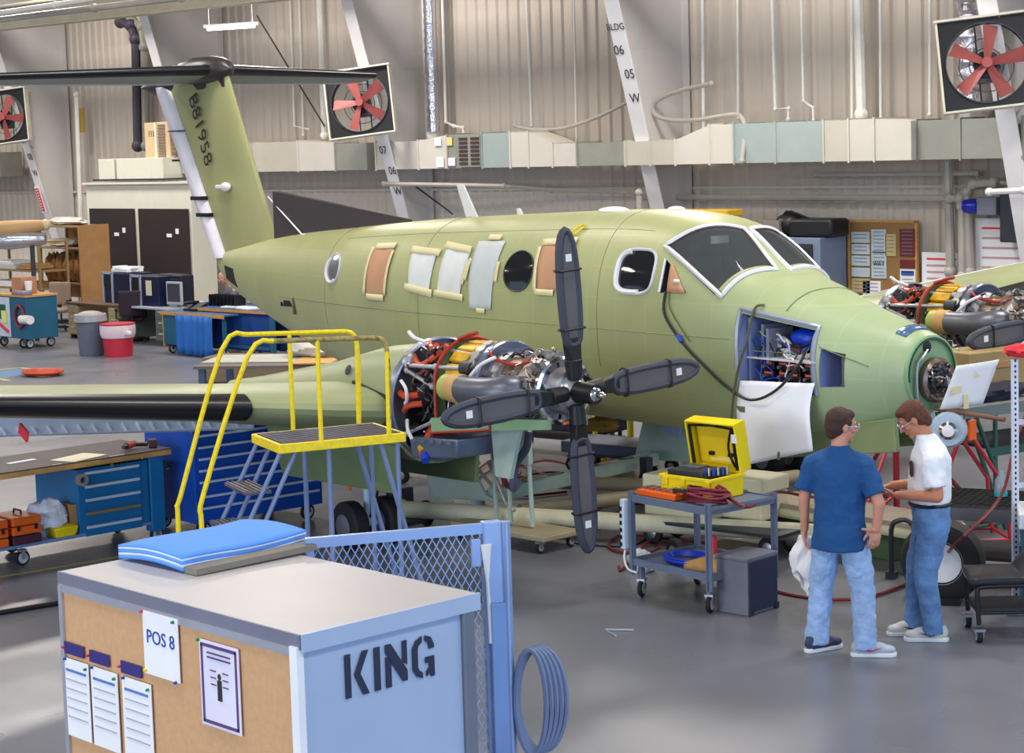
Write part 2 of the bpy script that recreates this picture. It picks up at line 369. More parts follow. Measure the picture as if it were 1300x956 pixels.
pipe('tall grey vertical pipe left of the notice, first of three',[(-18.11,26.45,3.38),(-18.07,26.45,1.56)],.075,pg)
pipe('middle vertical pipe with elbow left of the blue beacon',[(-18.05,26.4,2.73),(-17.85,26.4,2.73),(-17.82,26.4,2.61),(-17.81,26.4,1.51)],.065,pg)
pipe('tall vertical pipe with elbow nearest the blue beacon',[(-17.26,26.45,2.97),(-17.63,26.45,2.95),(-17.75,26.45,2.83),(-17.7,26.45,1.57)],.065,pg)
pipe('short cream pipe stub above the blue beacon',[(-16.79,25.6,2.86),(-16.19,25.6,2.88)],.045,cfl)
pipe('vertical pipe beside the lower part of the centre column',[(-24.03,25.6,2.87),(-24.03,25.6,1.67)],.05)
pipe('drooping flexible conduit running left from the centre column',[(-27.93,26.3,4.15),(-27.47,26.3,4.07),(-26.61,26.3,4.07),(-25.66,26.3,4.26),(-24.85,26.3,4.52)],.035,pg,'flexible_conduit','pipe',5)
pipe('looping flexible conduit right of the centre column',[(-22.54,25.9,4.73),(-23.33,25.9,4.63),(-23.86,25.9,4.46),(-23.89,25.9,4.25),(-23.53,25.9,4.14),(-22.88,25.9,4.12),(-22.08,25.9,4.19),(-21.87,25.9,4.12),(-21.64,25.7,3.9),(-21.55,25.5,3.39)],.04,pg,'flexible_conduit','pipe',5)
pipe('pair of dark risers behind the tail of the aircraft',[(-41.87,26.3,7.06),(-41.42,26.3,6.95),(-41.24,26.3,6.6),(-41.37,26.3,4.04)],.11,mat('dark_riser',rgb(60,54,68),.5),'riser','pipe')
pipe('grey duct riser beside the dark risers behind the tail',[(-41.5,26.4,7.05),(-41.09,26.4,6.9),(-41.03,26.4,6.4),(-41.14,26.4,4.03)],.1,mat('grey_riser',rgb(128,128,120),.5),'riser','pipe')
pipe('tall white vertical pipe left of the enclosure doors',[(-43.93,26.2,5.38),(-44.03,26.2,2.08)],.06,pw)
o=MB().box((-44.8,26.7,1.97),(.3,.14,.45)).build('switch_box',greypaint,None,smooth=False);tag(o,'grey electrical switch box left of the dark doors','switch box')
o=MB().box((-43.9,26.3,4.73),(.16,.08,.6)).build('yellow_label',mat('mustard',rgb(170,142,60),.6),None,smooth=False);tag(o,'narrow mustard label plate high on the wall at left','sign')
# diagonal wind-brace rods
for i,(a,b_) in enumerate([((520,180),(590,270)),((330,20),(412,165))]):
    o=MB().tube([aa for aa in [[(-32.03,26.3,3.52),(-29.84,26.3,2.43)],[(-36.24,26.3,6.83),(-33.94,26.3,4.31)]][i]],.018,6).build('brace_rod',darksteel,None)
    tag(o,['dark diagonal brace rod below the duct behind the fuselage','dark diagonal brace rod above the duct left of the small fan'][i],'rod')
# ---- crane runway beams and lamp, upper left
t=thing('runway_beam','cream steel runway beam crossing the upper left corner','beam',(0,0,0))
A_=Vector((-38.44,20.59,6.5));B_=Vector((-25.95,21.7,6.5))
d=(B_-A_);L_=d.length;t.location=(A_+B_)/2;t.rotation_euler=(0,0,math.atan2(d.y,d.x))
beamc=mat('beam_cream',rgb(190,182,160),.5)
MB().box((0,0,0),(L_,.3,.03)).build('lower_flange',beamc,t,smooth=False);MB().box((0,0,.22),(L_,.02,.44)).build('web',beamc,t,smooth=False);MB().box((0,0,.44),(L_,.3,.03)).build('upper_flange',beamc,t,smooth=False)
o=MB().box((-30,24.3,7.3),(60,.3,.5)).build('trim_2',beamc,None,smooth=False);kind(o)  # beam out of view, assumed; shades a band on the back wall
pipe('white horizontal pipe at the top left corner above the beam',[(-34.88,19.04,6.6),(-32.39,18.97,6.6),(-30.33,18.87,6.6)],.05,pw)
pipe('grey horizontal pipe at the top left corner above the beam',[(-35.15,19.18,6.5),(-31.65,19.34,6.5),(-29.1,19.52,6.5)],.06,pg)
t=thing('hanging_lamp','small fluorescent strip lamp hanging at the top left','lamp',(-31.17,22,6.16),math.radians(20))
MB().box((0,0,.05),(1.15,.16,.06)).build('housing',white,t,smooth=False)
MB().cyl((-.54,0,0),(.54,0,0),.03,n=8).build('lamp_tube',mat('lit_tube',(1,1,1),.5,emit=((.9,.9,1.),6.)),t)
MB().cyl((-.5,0,.07),(-.5,0,3.3),.006,n=5).cyl((.5,0,.07),(.5,0,3.3),.006,n=5).build('hanger_rod',pw,t)
# ---- white enclosure with dark doors (left)
encl=mat('enclosure_cream',rgb(218,216,200),.5,var=.03)
e=thing('equipment_enclosure','cream walled equipment enclosure with two dark doors at left','enclosure',(-39.8,25.2,0))
MB().box((0,.32,1.57),(4.5,.62,3.13)).build('body',encl,e,smooth=False)
MB().box((0,.3,3.16),(4.6,.75,.05)).build('top_edge',encl,e,smooth=False)
dd=mat('dark_door',rgb(46,40,40),.5)
for i,(x0,x1) in enumerate([(-2.05,-.1),(.12,2.15)]):
    d_=MB().box(((x0+x1)/2,-.03,1.28),(x1-x0,.05,2.56)).build('door',dd,e,smooth=False)
    MB().box((x1-.9 if i==0 else x0+1.0,-.07,.98),(.16,.05,.05)).build('door_handle',steel,d_)
    MB().box((x1-.75,-.062,1.95),(.2,.01,.08)).build('door_label',paper,d_,smooth=False)
    MB().box((x1-.42,-.062,2.05),(.12,.01,.12)).build('door_label',paper,d_,smooth=False)
t=thing('plywood_crate','stack of cream steel boxes standing on top of the enclosure','box',(-39.9,25.5,3.22))
for i,(x,w_) in enumerate([(-1.25,.7),(-.05,1.5),(.95,.5)]):MB().box((x,.1,.27),(w_,.7,.5)).build('box_module',encl,t,smooth=False,bevel=.01)
MB().box((-.2,.1,.02),(3.2,.8,.04)).build('base',darksteel,t,smooth=False)
a=thing('air_conditioner','beige air conditioning unit on the enclosure behind the tail','air conditioner',(-39.35,25.6,3.7))
ab=mat('ac_beige',rgb(206,178,142),.5)
MB().box((0,.3,.43),(1.05,.7,.86)).build('casing',ab,a,smooth=False,bevel=.01)
MB().box((-.04,-.06,.43),(.07,.02,.84)).build('front_post',encl,a,smooth=False)
for k in range(12):MB().box((.2,-.06,.06+k*.066),(.3,.02,.035)).build('louvre',mat('ac_grille',rgb(120,106,96),.6),a,smooth=False)
for k in range(7):MB().box((.62,.0,.06+k*.11),(.14,.02,.06)).build('side_louvre',mat('ac_grille',rgb(120,106,96),.6),a,smooth=False)
for k in range(3):MB().box((-.32+k*.09,-.055,.6),(.03,.01,.14)).build('vent_slot',mat('ac_grille',rgb(120,106,96),.6),a,smooth=False)
MB().box((0,.3,-.04),(1.3,.8,.05)).build('base_rail',darksteel,a,smooth=False)
g=mat('grey_duct_dark',rgb(92,86,84),.6)
o=MB().box((-39.6,26.2,4.06),(.9,.8,.9)).build('plenum_box',g,None,smooth=False);tag(o,'dark grey plenum box behind the air conditioner','box')
# ---- notice board, steel cabinet, signs, beacon (right)
bx,bz=-20.3,2.35
t=thing('notice_board','brown notice board with papers on the wall above the nose','notice board',(-19.49,26.6,1.63));t.scale=(.6,1,.6)
MB().box((0,0,0),(2.2,.04,2.4)).build('board',mat('board_brown',rgb(150,112,66),.8,bump=.2),t,smooth=False)
MB().box((1.12,0,0),(.08,.06,2.42)).box((-1.12,0,0),(.08,.06,2.42)).box((0,0,1.2),(2.3,.06,.06)).build('frame',wood,t,smooth=False)
bp=mat('pale_blue_paper',rgb(190,204,212),.8);rp=mat('maroon_poster',rgb(110,40,44),.6)
for i,(x,z,w_,h,m_) in enumerate([(-.72,.75,.62,.3,bp),(-.72,.42,.62,.28,bp),(-.72,.1,.62,.28,bp),(-.72,-.22,.62,.25,bp),(-.72,-.6,.62,.4,mat('ochre_paper',rgb(196,176,120),.8)),(-.1,.3,.5,1.35,bp),(-.35,-.75,.6,.6,paper),(.85,.62,.5,.75,rp),(.85,.05,.5,.22,rp),(.85,-.55,.5,.9,paper),(.3,.55,.35,.6,mat('ochre_paper',rgb(196,176,120),.8))]):
    p_=MB().box((x,-.03,z),(w_,.01,h)).build('pinned_paper',m_,t,smooth=False)
    if h>.25:
        for k in range(int(h/.1)):MB().box((x,-.037,z+h/2-.07-k*.1),(w_*.7,.004,.02)).build('printed_line',mat('print_grey',rgb(120,124,140),.8),p_,smooth=False)
text('WAY',.17,lett,t,'printed_word',(-.1,-.045,-.02),(1,0,0),(0,0,1))
MB().box((-.1,-.037,.35),(.44,.004,.03)).build('printed_line',lett,t,smooth=False)
MB().box((.85,-.037,-.2),(.42,.004,.12)).build('blue_heading',mat('blue_print',rgb(60,90,170),.7),t,smooth=False)
t=thing('steel_cabinet','blue-grey glass fronted steel cabinet against the wall behind the windshield','cabinet',(-20.95,26.2,0))
cg=mat('cabinet_bluegrey',rgb(118,132,156),.45)
MB().box((0,0,1.05),(1.5,.7,2.1)).build('body',cg,t,smooth=False,bevel=.01)
for x in(-.36,.3):
    d_=MB().box((x,-.37,1.35),(.6,.03,1.3)).build('door',darksteel,t,smooth=False)
    MB().box((x,-.39,1.35),(.5,.01,1.15)).build('glass_pane',mat('smoked_glass',rgb(44,46,58),.1),d_,smooth=False)
MB().box((0,-.372,1.2),(1.4,.03,.06)).build('shelf_edge',steel,t,smooth=False)
bl=thing('duffel_bag','black bag lying on top of the steel cabinet','bag',(-20.6,26.2,2.1))
MB().box((.1,0,.16),(.9,.5,.3)).ball((-.5,0,.2),(.3,.25,.2)).build('body',black,bl,bevel=.05)
MB().tube([(-.7,0,.1),(-.5,-.1,.42),(-.1,0,.3)],.025,6,sub=4).build('strap',black,bl)
o=MB().box((-21.35,26.1,2.24),(.5,.4,.28)).build('carton',mat('grey_carton',rgb(130,120,116),.8),None,smooth=False);tag(o,'grey-brown carton beside the black bag on the steel cabinet','box')
for lbl,p,w_,h in(('white printed notice on the wall under the three vertical pipes',(-18.34,26.6,1.48),.75,.75),('white printed notice on the wall left of the right edge column',(-17.22,26.6,1.86),.95,1.1)):
    o=MB().box((0,0,0),(w_,.02,h)).build('wall_notice',paper,None,smooth=False,loc=p);tag(o,lbl,'sign')
    for k in range(6):MB().box((0,-.014,h*.36-k*h*.14),(w_*.75,.004,.03)).build('printed_line',redp if k<1 else mat('print_pink',rgb(190,150,160),.8),o,smooth=False)
t=thing('beacon','blue glass beacon with dark grey boxes on the wall at right','beacon',(-17.29,26.4,2.61))
MB().lathe([(.0,-.5),(.1,-.47),(.12,-.38),(.12,-.2)],(0,0,0),(1,0,0),14).build('lens',mat('blue_lens',rgb(20,40,170),.15),t)
MB().box((-.02,0,0),(.36,.2,.28)).build('housing',greypaint,t,smooth=False,bevel=.02)
MB().box((.42,0,-.18),(.4,.2,.75)).build('control_box',darksteel,t,smooth=False,bevel=.02)
t=thing('storage_rack','yellow topped rack standing behind the cockpit roof','rack',(-22.6,25.3,0))
MB().box((0,0,2.4),(2.0,.5,.14)).box((.3,0,2.54),(1.5,.4,.1)).build('top_rail',mat('amber_paint',rgb(218,168,30),.5),t,smooth=False,bevel=.01)
for x in(-.9,.9):
    for y in(-.2,.2):MB().box((x,y,1.12),(.06,.06,2.24)).build('post',mat('amber_paint',rgb(218,168,30),.5),t,smooth=False)
MB().box((0,0,1.3),(1.9,.45,.05)).build('shelf',darksteel,t,smooth=False)

# ================================================================ AIRCRAFT
# local frame: x forward, y to port, z up; s = metres aft of the propeller station
AC=thing('turboprop_aircraft','green primed twin turboprop aircraft with T tail and open engines','aircraft',(-10.996,13.806,0),math.radians(-6))
def V(s,l,z):return Vector((-s,l,z))
SEC=[(-1.46, 0.31, 1.47, 1.78, 2.09, 2.0), (-1.42, 0.335, 1.43, 1.78, 2.12, 2.0), (-1.05, 0.45, 1.24, 1.75, 2.23, 2.1), (-0.67, 0.56, 1.13, 1.78, 2.33, 2.2), (-0.2, 0.66, 1.09, 1.86, 2.485, 2.35), (0.12, 0.7, 1.08, 1.93, 2.58, 2.6), (0.62, 0.745, 1.06, 2.0, 2.93, 2.6), (1.05, 0.765, 1.05, 2.03, 3.07, 2.45), (1.8, 0.77, 1.04, 2.05, 3.12, 2.4), (3.5, 0.77, 1.04, 2.05, 3.07, 2.4), (5.2, 0.765, 1.04, 2.05, 3.0, 2.4), (6.2, 0.71, 1.06, 2.08, 2.94, 2.3), (7.3, 0.58, 1.2, 2.12, 2.86, 2.2), (8.4, 0.43, 1.45, 2.18, 2.78, 2.1), (9.5, 0.26, 1.75, 2.28, 2.66, 2.0), (10.3, 0.14, 2.02, 2.34, 2.54, 2.0), (10.65, 0.05, 2.22, 2.36, 2.46, 2.0)]
def sec(s):
    if s<=SEC[0][0]:return SEC[0][1:]
    if s>=SEC[-1][0]:return SEC[-1][1:]
    for i in range(len(SEC)-1):
        if SEC[i][0]<=s<=SEC[i+1][0]:break
    a,b=SEC[i],SEC[i+1];pa=SEC[max(i-1,0)];pb=SEC[min(i+2,len(SEC)-1)]
    h=b[0]-a[0];t=(s-a[0])/h;out=[]
    for k in range(1,6):
        ma=(b[k]-pa[k])/(b[0]-pa[0])*h;mb=(pb[k]-a[k])/(pb[0]-a[0])*h;t2,t3=t*t,t*t*t
        out.append((2*t3-3*t2+1)*a[k]+(t3-2*t2+t)*ma+(-2*t3+3*t2)*b[k]+(t3-t2)*mb)
    return out
def fpt(s,th,off=0.):
    hw,zb,zc,zt,n=sec(s);c,d=math.cos(th),math.sin(th);e=2./n
    sg=lambda v:(v>0)-(v<0)
    l=-(hw+off)*sg(d)*abs(d)**e;z=zc+((zt-zc) if c>0 else (zc-zb))*sg(c)*abs(c)**e+off*sg(c)*abs(c)**e
    return V(s,l,z)
def surf(s,z,off=0.,side=-1):
    hw,zb,zc,zt,n=sec(s);a=(zt-zc) if z>zc else (zc-zb);q=min(abs((z-zc)/a),.999)
    l=hw*(1-q**n)**(1/n);gl=n*(l/hw)**(n-1)/hw;gz=(n*q**(n-1)/a)*(1 if z>zc else -1);g=math.hypot(gl,gz)
    return V(s,side*(l+off*gl/g),z+off*gz/g)
def proj(p,off=0.):
    s,l,z=p;hw,zb,zc,zt,n=sec(s);a=(zt-zc) if z>zc else (zc-zb)
    f=(abs(l/hw)**n+abs((z-zc)/a)**n)**(-1/n);L=l*f;Z=(z-zc)*f;r=math.hypot(L,Z)
    return V(s,L*(1+off/r),zc+Z*(1+off/r))
def primer(name,c1,c2,lo,hi):
    m=mat(name,c1,.42,var=.05,scale=2.2,spec=.5);nt=m.node_tree;N=nt.nodes;L=nt.links;b=N['Principled BSDF']
    src=b.inputs['Base Color'].links[0].from_node
    tc=N.new('ShaderNodeTexCoord');sx=N.new('ShaderNodeSeparateXYZ');L.new(tc.outputs['Object'],sx.inputs[0])
    mr=N.new('ShaderNodeMapRange');mr.inputs['From Min'].default_value=lo;mr.inputs['From Max'].default_value=hi;L.new(sx.outputs['X'],mr.inputs['Value'])
    mx=N.new('ShaderNodeMix');mx.data_type='VECTOR';mx.inputs['A'].default_value=c1;mx.inputs['B'].default_value=c2;L.new(mr.outputs[0],mx.inputs['Factor'])
    L.new(mx.outputs['Result'] if 'Result' in mx.outputs else mx.outputs[1],src.inputs[0])
    # blotchy second coat and rivet rows
    n=N.new('ShaderNodeTexNoise');n.inputs['Scale'].default_value=.9;n.inputs['Detail'].default_value=3;L.new(tc.outputs['Object'],n.inputs['Vector'])
    def rows(sock,period,w):
        a=N.new('ShaderNodeMath');a.operation='PINGPONG';a.inputs[1].default_value=period/2;L.new(sock,a.inputs[0])
        c=N.new('ShaderNodeMath');c.operation='LESS_THAN';c.inputs[1].default_value=w;L.new(a.outputs[0],c.inputs[0]);return c.outputs[0]
    r1=rows(sx.outputs['X'],.42,.008);r2=rows(sx.outputs['Z'],.29,.006)
    mxx=N.new('ShaderNodeMath');mxx.operation='MAXIMUM';L.new(r1,mxx.inputs[0]);L.new(r2,mxx.inputs[1])
    ad=N.new('ShaderNodeMath');ad.operation='MULTIPLY_ADD';ad.inputs[1].default_value=.07;L.new(mxx.outputs[0],ad.inputs[0])
    mr2=N.new('ShaderNodeMapRange');mr2.inputs['From Min'].default_value=.3;mr2.inputs['From Max'].default_value=.7;mr2.inputs['To Min'].default_value=.94;mr2.inputs['To Max'].default_value=1.06
    L.new(n.outputs['Fac'],mr2.inputs['Value']);L.new(mr2.outputs[0],ad.inputs[2])
    fin=N.new('ShaderNodeVectorMath');fin.operation='SCALE';L.new(src.outputs[0],fin.inputs[0]);L.new(ad.outputs[0],fin.inputs['Scale'])
    L.new(fin.outputs[0],b.inputs['Base Color']);return m
GO=rgb(168,170,120);GN=rgb(162,180,138)
green=primer('green_primer',GO,GN,-1.2,.9)
greenw=mat('green_primer_wing',rgb(150,158,116),.42,var=.07,scale=2)
greend=mat('dark_green_primer',rgb(104,122,84),.5,var=.07)
gmint=mat('light_green_primer',rgb(134,168,128),.45,var=.08)
bayin=mat('bay_interior_blue_grey',rgb(120,132,178),.5,var=.05)
boot=mat('deicer_boot_black',rgb(20,20,28),.32)
# ---- fuselage
SS=[-1.46,-1.45,-1.42]+[-1.36+i*.08 for i in range(57)];SS+=[SS[-1]+.18*i for i in range(1,47)];SS=[s for s in SS if s<10.6]+[10.62,10.65]
b=MB();b.loft([[fpt(s,2*PI*k/80) for k in range(80)] for s in SS])
fus=b.build('fuselage',green,None)
fus.data.materials.append(bayin);fus.data.materials.append(mat('cockpit_dark',rgb(34,34,40),.7))
def cut(mb):
    c=mb.build('cutter',None,None,smooth=False);m=fus.modifiers.new('b','BOOLEAN');m.operation='DIFFERENCE';m.solver='EXACT';m.object=c
    dg=bpy.context.evaluated_depsgraph_get();me=bpy.data.meshes.new_from_object(fus.evaluated_get(dg));fus.modifiers.clear();fus.data=me;bpy.data.objects.remove(c)
def pr(poly,l0,l1):return MB().prism([(-s,z) for s,z in poly],(0,l0,0),(1,0,0),(0,0,1),(0,l1-l0,0))
cut(pr([(.10,2.25),(-.63,2.125),(-.665,1.58),(.09,1.58)],-.95,-.08))
cut(pr([(-.72,1.975),(-.945,1.94),(-.95,1.665),(-.72,1.65)],-.9,-.22))
cut(pr([(1.09,2.70),(1.075,2.395),(.735,2.405),(.98,2.64)],-.9,-.62))
def bil(q,u,v):
    a=Vector(q[0])*(1-u)+Vector(q[1])*u;b=Vector(q[3])*(1-u)+Vector(q[2])*u;return a*(1-v)+b*v
W1=[(1.15,-.585,2.805),(.655,-.07,2.935),(.16,-.15,2.58),(.335,-.655,2.385)]
W2=[(.645,-.01,2.94),(.72,.42,2.86),(.25,.60,2.46),(.13,.0,2.585)]
def cav(q,inn,nu=10,nv=8):
    vo,vi=[],[]
    for j in range(nv):
        for i in range(nu):
            u=.035+.93*i/(nu-1);v=.035+.93*j/(nv-1);p=bil(q,u,v)
            vo.append(proj(p,.06));r=proj(p,-.03);vi.append(r+Vector((-inn[0],inn[1],inn[2]))*.9)
    b=MB();n=nu*nv;f=[]
    for j in range(nv-1):
        for i in range(nu-1):
            a=j*nu+i;f.append((a,a+1,a+nu+1,a+nu));f.append((n+a,n+a+nu,n+a+nu+1,n+a+1))
    ed=[i for i in range(nu)]+[j*nu+nu-1 for j in range(1,nv)]+[(nv-1)*nu+i for i in range(nu-2,-1,-1)]+[j*nu for j in range(nv-2,0,-1)]
    for k in range(len(ed)):a,c=ed[k],ed[(k+1)%len(ed)];f.append((a,n+a,n+c,c))
    return b.add(vo+vi,f)
def cav_old(q,inn):
    c=[sum((Vector(p) for p in q),Vector())/4];o=[]
    for p in q:
        p=Vector(p)+(c[0]-Vector(p))*.07;o.append(p)
    out=[V(*(p+Vector((-.14,0,.16)))) for p in o];ii=[V(*(p+Vector(inn))) for p in o]
    return MB().hexa(ii+out)
cut(cav(W1,(.42,.12,-.34)));cut(cav(W2,(.42,-.12,-.34)))
me=fus.data
while len(me.materials)<3:me.materials.append(bayin if len(me.materials)==1 else MT['cockpit_dark'])
def Fin(s,l,z):
    hw,zb,zc,zt,n=sec(s);a=(zt-zc) if z>zc else (zc-zb);return abs(l/hw)**n+abs((z-zc)/a)**n
for f in me.polygons:
    c=f.center;s=-c.x
    if -1.4<s<1.3 and Fin(s,c.y,c.z)<.93:f.material_index=2 if c.z>2.3 and s>.1 else 1
me.shade_smooth();me.set_sharp_from_angle(angle=math.radians(32));fus.parent=AC
# ---- seams
def seam(pts,r=.004,m=None):
    b=MB();b.tube(pts,r,4);return b.build('panel_seam',m or greend,AC)
seam([fpt(-.27-.06*max(0,1-abs(t)/1.4),t) for t in [PI*(-.45)+i*.05 for i in range(0,46)]],.007)
for s in(1.95,4.95,7.1):seam([fpt(s,-.2+i*.06) for i in range(0,36)])
seam([surf(s*.1,2.02+.0*s,0) for s in range(2,86)],.004)
seam([surf(s*.1,1.93,0) for s in range(-5,2)],.004)
seam([fpt(s*.1,.62) for s in range(14,70)],.003)
seam([surf(s*.1,1.30+.0*s,0) for s in range(-11,-6)],.003)
seam([surf(-.70-.009*k,1.99-.0028*k,.0) for k in range(0,52)],.006)
# ---- windshield
wf=mat('windshield_frame_white',rgb(226,226,232),.35);glass=mat('windshield_glass',rgb(104,110,112),.05,spec=.9,var=.0,alpha=.4)
dglass=mat('cabin_window_glass',rgb(30,30,34),.06,spec=.9)
def bil(q,u,v):
    a=Vector(q[0])*(1-u)+Vector(q[1])*u;b=Vector(q[3])*(1-u)+Vector(q[2])*u;return a*(1-v)+b*v
for q,nm in((W1,'starboard'),(W2,'port')):
    g=MB().grid(lambda u,v:proj(bil(q,u,v),-.004),16,12).build('windshield_pane',glass,AC)
    e=[proj(bil(q,i/12,0),.004) for i in range(13)]+[proj(bil(q,1,i/12),.004) for i in range(1,13)]+[proj(bil(q,1-i/12,1),.004) for i in range(1,13)]+[proj(bil(q,0,1-i/12),.004) for i in range(1,12)]
    MB().tube(e,.024,6,True).build('windshield_frame',wf,AC)
    e2=[p+(proj(bil(q,.5,.5))-p)*.055 for p in e];MB().tube(e2,.012,5,True).build('inner_seal',mat('brown_seal',rgb(84,66,66),.5),AC)
MB().tube([V(1.1,-.35,2.56),V(1.0,-.35,2.82)],.06,8).box(tuple(V(.95,-.35,2.5)),(.12,.42,.4)).build('pilot_seat',mat('seat_dark',rgb(48,46,50),.8),AC)
MB().box(tuple(V(1.0,.3,2.55)),(.12,.4,.5)).build('pilot_seat',mat('seat_dark',rgb(48,46,50),.8),AC)
MB().box(tuple(V(.82,-.22,2.86)),(.03,.2,.07)).build('sun_visor',mat('visor_grey',rgb(170,176,166),.5),AC)
MB().lathe([(.001,0),(.075,.004),(.001,.008)],V(.40,-.36,2.50),(.3,0,1),16).build('round_decal',paper,AC)
MB().box(tuple(V(.36,-.24,2.52)),(.012,.2,.012)).build('red_tag',redp,AC,smooth=False)
# ---- cabin windows
def superell(cs,cz,a,bb,n,off,k=28,rot=0.):
    out=[]
    for i in range(k):
        t=2*PI*i/k;c,d=math.cos(t),math.sin(t);x=a*math.copysign(abs(c)**(2/n),c);y=bb*math.copysign(abs(d)**(2/n),d)
        out.append((cs+x*math.cos(rot)-y*math.sin(rot),cz+x*math.sin(rot)+y*math.cos(rot)))
    return out
def window(cs,cz,a,bb,n,fm,gm,fr=.014,rot=0.,name='cabin_window'):
    R=[];
    for f_,of in((1.,.004),(.66,.006),(.33,.007),(.02,.008)):R.append([surf(cs+(x-cs)*f_,cz+(y-cz)*f_,of) for x,y in superell(cs,cz,a,bb,n,0,rot=rot)])
    g=MB().loft(R,False).build(name,gm,AC)
    MB().tube([surf(x,y,.004) for x,y in superell(cs,cz,a,bb,n,0,rot=rot)],fr,6,True).build('window_frame',fm,g)
    return g
wfg=mat('window_rim_grey',rgb(200,204,210),.3)
window(3.22,2.52,.235,.2,2.1,mat('window_rim_dark',rgb(60,60,54),.4),dglass,.008)
g=window(1.44,2.575,.25,.2,3.4,wfg,dglass,.016)
MB().tube([surf(x,y,.012) for x,y in (lambda L:L[20:]+L[:7])(superell(1.46,2.57,.235,.185,3.4,0))],.028,6).build('bright_rim',wf,g)
g=window(6.91,2.42,.165,.165,2,wfg,mat('silver_pane',rgb(150,148,150),.15,.6),.014,name='porthole')
MB().tube([surf(x,y,.012) for x,y in (lambda L:L[18:]+L[:5])(superell(6.92,2.415,.15,.15,2,0))],.02,6).build('bright_rim',wf,g)
# ---- masking paper with tape
kraft=mat('kraft_paper',rgb(196,148,112),.8,var=.05,bump=.3,bscale=8);tapem=mat('masking_tape',rgb(226,214,168),.7,var=.03);thinp=mat('thin_masking_paper',rgb(222,224,222),.8,var=.06,scale=4,bump=.35,bscale=7)
def sheetp(q,m,tapes,label=None,off=.014):
    o=MB().grid(lambda u,v:surf(*[(1-v)*((1-u)*q[0][i]+u*q[1][i])+v*((1-u)*q[3][i]+u*q[2][i]) for i in(0,1)],off+.004*math.sin(9*u+5*v)),9,14).build('masking_paper',m,AC,thick=.002,recalc=False)
    if label:lab(o,label)
    for (a,b_,w_) in tapes:
        a,b_=Vector(a),Vector(b_);d=(b_-a);nn=Vector((-d.y,d.x)).normalized()*w_/2
        MB().grid(lambda u,v:surf(*(a+d*u+nn*(2*v-1)),off+.008),10,3).build('tape_strip',tapem,o,thick=.002,recalc=False)
sheetp([(6.03,2.69),(5.6,2.70),(5.6,2.17),(6.03,2.15)],kraft,[((6.0,2.69),(5.58,2.71),.06),((6.05,2.68),(6.05,2.16),.05),((5.58,2.66),(5.6,2.18),.05),((6.0,2.15),(5.62,2.15),.07)],'brown kraft masking paper nearest the porthole')
sheetp([(5.18,2.68),(4.70,2.67),(4.72,2.25),(5.13,2.28)],thinp,[((5.22,2.68),(4.64,2.66),.07),((5.19,2.29),(4.66,2.24),.08)],'short white masking paper, left of the pair')
sheetp([(4.55,2.72),(4.10,2.70),(4.16,2.23),(4.58,2.25)],thinp,[((4.6,2.74),(4.1,2.7),.07),((4.62,2.25),(4.1,2.22),.07),((4.08,2.6),(4.13,2.35),.04)],'short white masking paper beside the long grey sheet')
sheetp([(4.04,2.79),(3.58,2.80),(3.62,2.12),(3.99,2.11)],mat('greyish_paper',rgb(200,204,206),.8,var=.06,bump=.35,bscale=7),[((3.9,2.83),(3.68,2.83),.05),((4.05,2.62),(4.09,2.4),.05),((3.56,2.6),(3.56,2.4),.05),((3.86,2.1),(3.72,2.1),.05)],'long grey masking sheet over an oval window')
sheetp([(2.93,2.79),(2.45,2.82),(2.42,2.36),(2.88,2.34)],kraft,[((2.95,2.8),(2.42,2.83),.06),((2.96,2.76),(2.9,2.34),.05),((2.44,2.8),(2.4,2.4),.05),((2.9,2.33),(2.6,2.33),.06)],'brown kraft masking paper behind the upright propeller blade')
MB().tube([surf(2.62,2.88,.02),surf(2.5,2.95,.03),surf(2.42,2.96,.03),surf(2.48,2.9,.02),surf(2.6,2.86,.02)],.012,5).build('yellow_lashing',yellow,AC)
# storm window hole: white edge, cardboard
MB().tube([surf(1.09,2.70,.0),surf(1.085,2.40,.0)],.014,5).build('opening_rim',wf,AC)
MB().grid(lambda u,v:surf((1-v)*(.985-.03*u)+v*(.97-.24*u),2.65-.25*v,.012),4,6).build('cardboard_flap',kraft,AC,thick=.004)
MB().grid(lambda u,v:surf(.90-.08*u,2.52-.03*v,.02),2,2).build('flap_label',paper,AC,thick=.002)
# ---- nose bay contents
bk=mat('bay_frame_grey',rgb(150,156,172),.4,.3)
P_=[(.12,2.285),(-.64,2.15),(-.685,1.58),(.115,1.58)]
e=[]
for i in range(3):
    a,b_=[(P_[3],P_[0]),(P_[0],P_[1]),(P_[1],P_[2])][i]
    e+=[surf(a[0]+(b_[0]-a[0])*t/8,a[1]+(b_[1]-a[1])*t/8,.0) for t in range(8 if i<2 else 9)]
MB().tube(e,.026,6).build('bay_door_frame',bk,AC)
MB().box(tuple(V(-.3,-.36,1.86)),(.78,.5,.015)).build('bay_shelf',mat('shelf_white',rgb(214,214,218),.5),AC,smooth=False)
MB().box(tuple(V(.06,-.4,1.9)),(.03,.4,.62)).build('bay_bulkhead',bayin,AC,smooth=False)
MB().box(tuple(V(-.28,-.12,1.85)),(.76,.04,.6)).build('bay_back_panel',black,AC,smooth=False)
bluw=mat('blue_wire',rgb(24,70,190),.5);orw=mat('orange_red_label',rgb(214,96,84),.6)
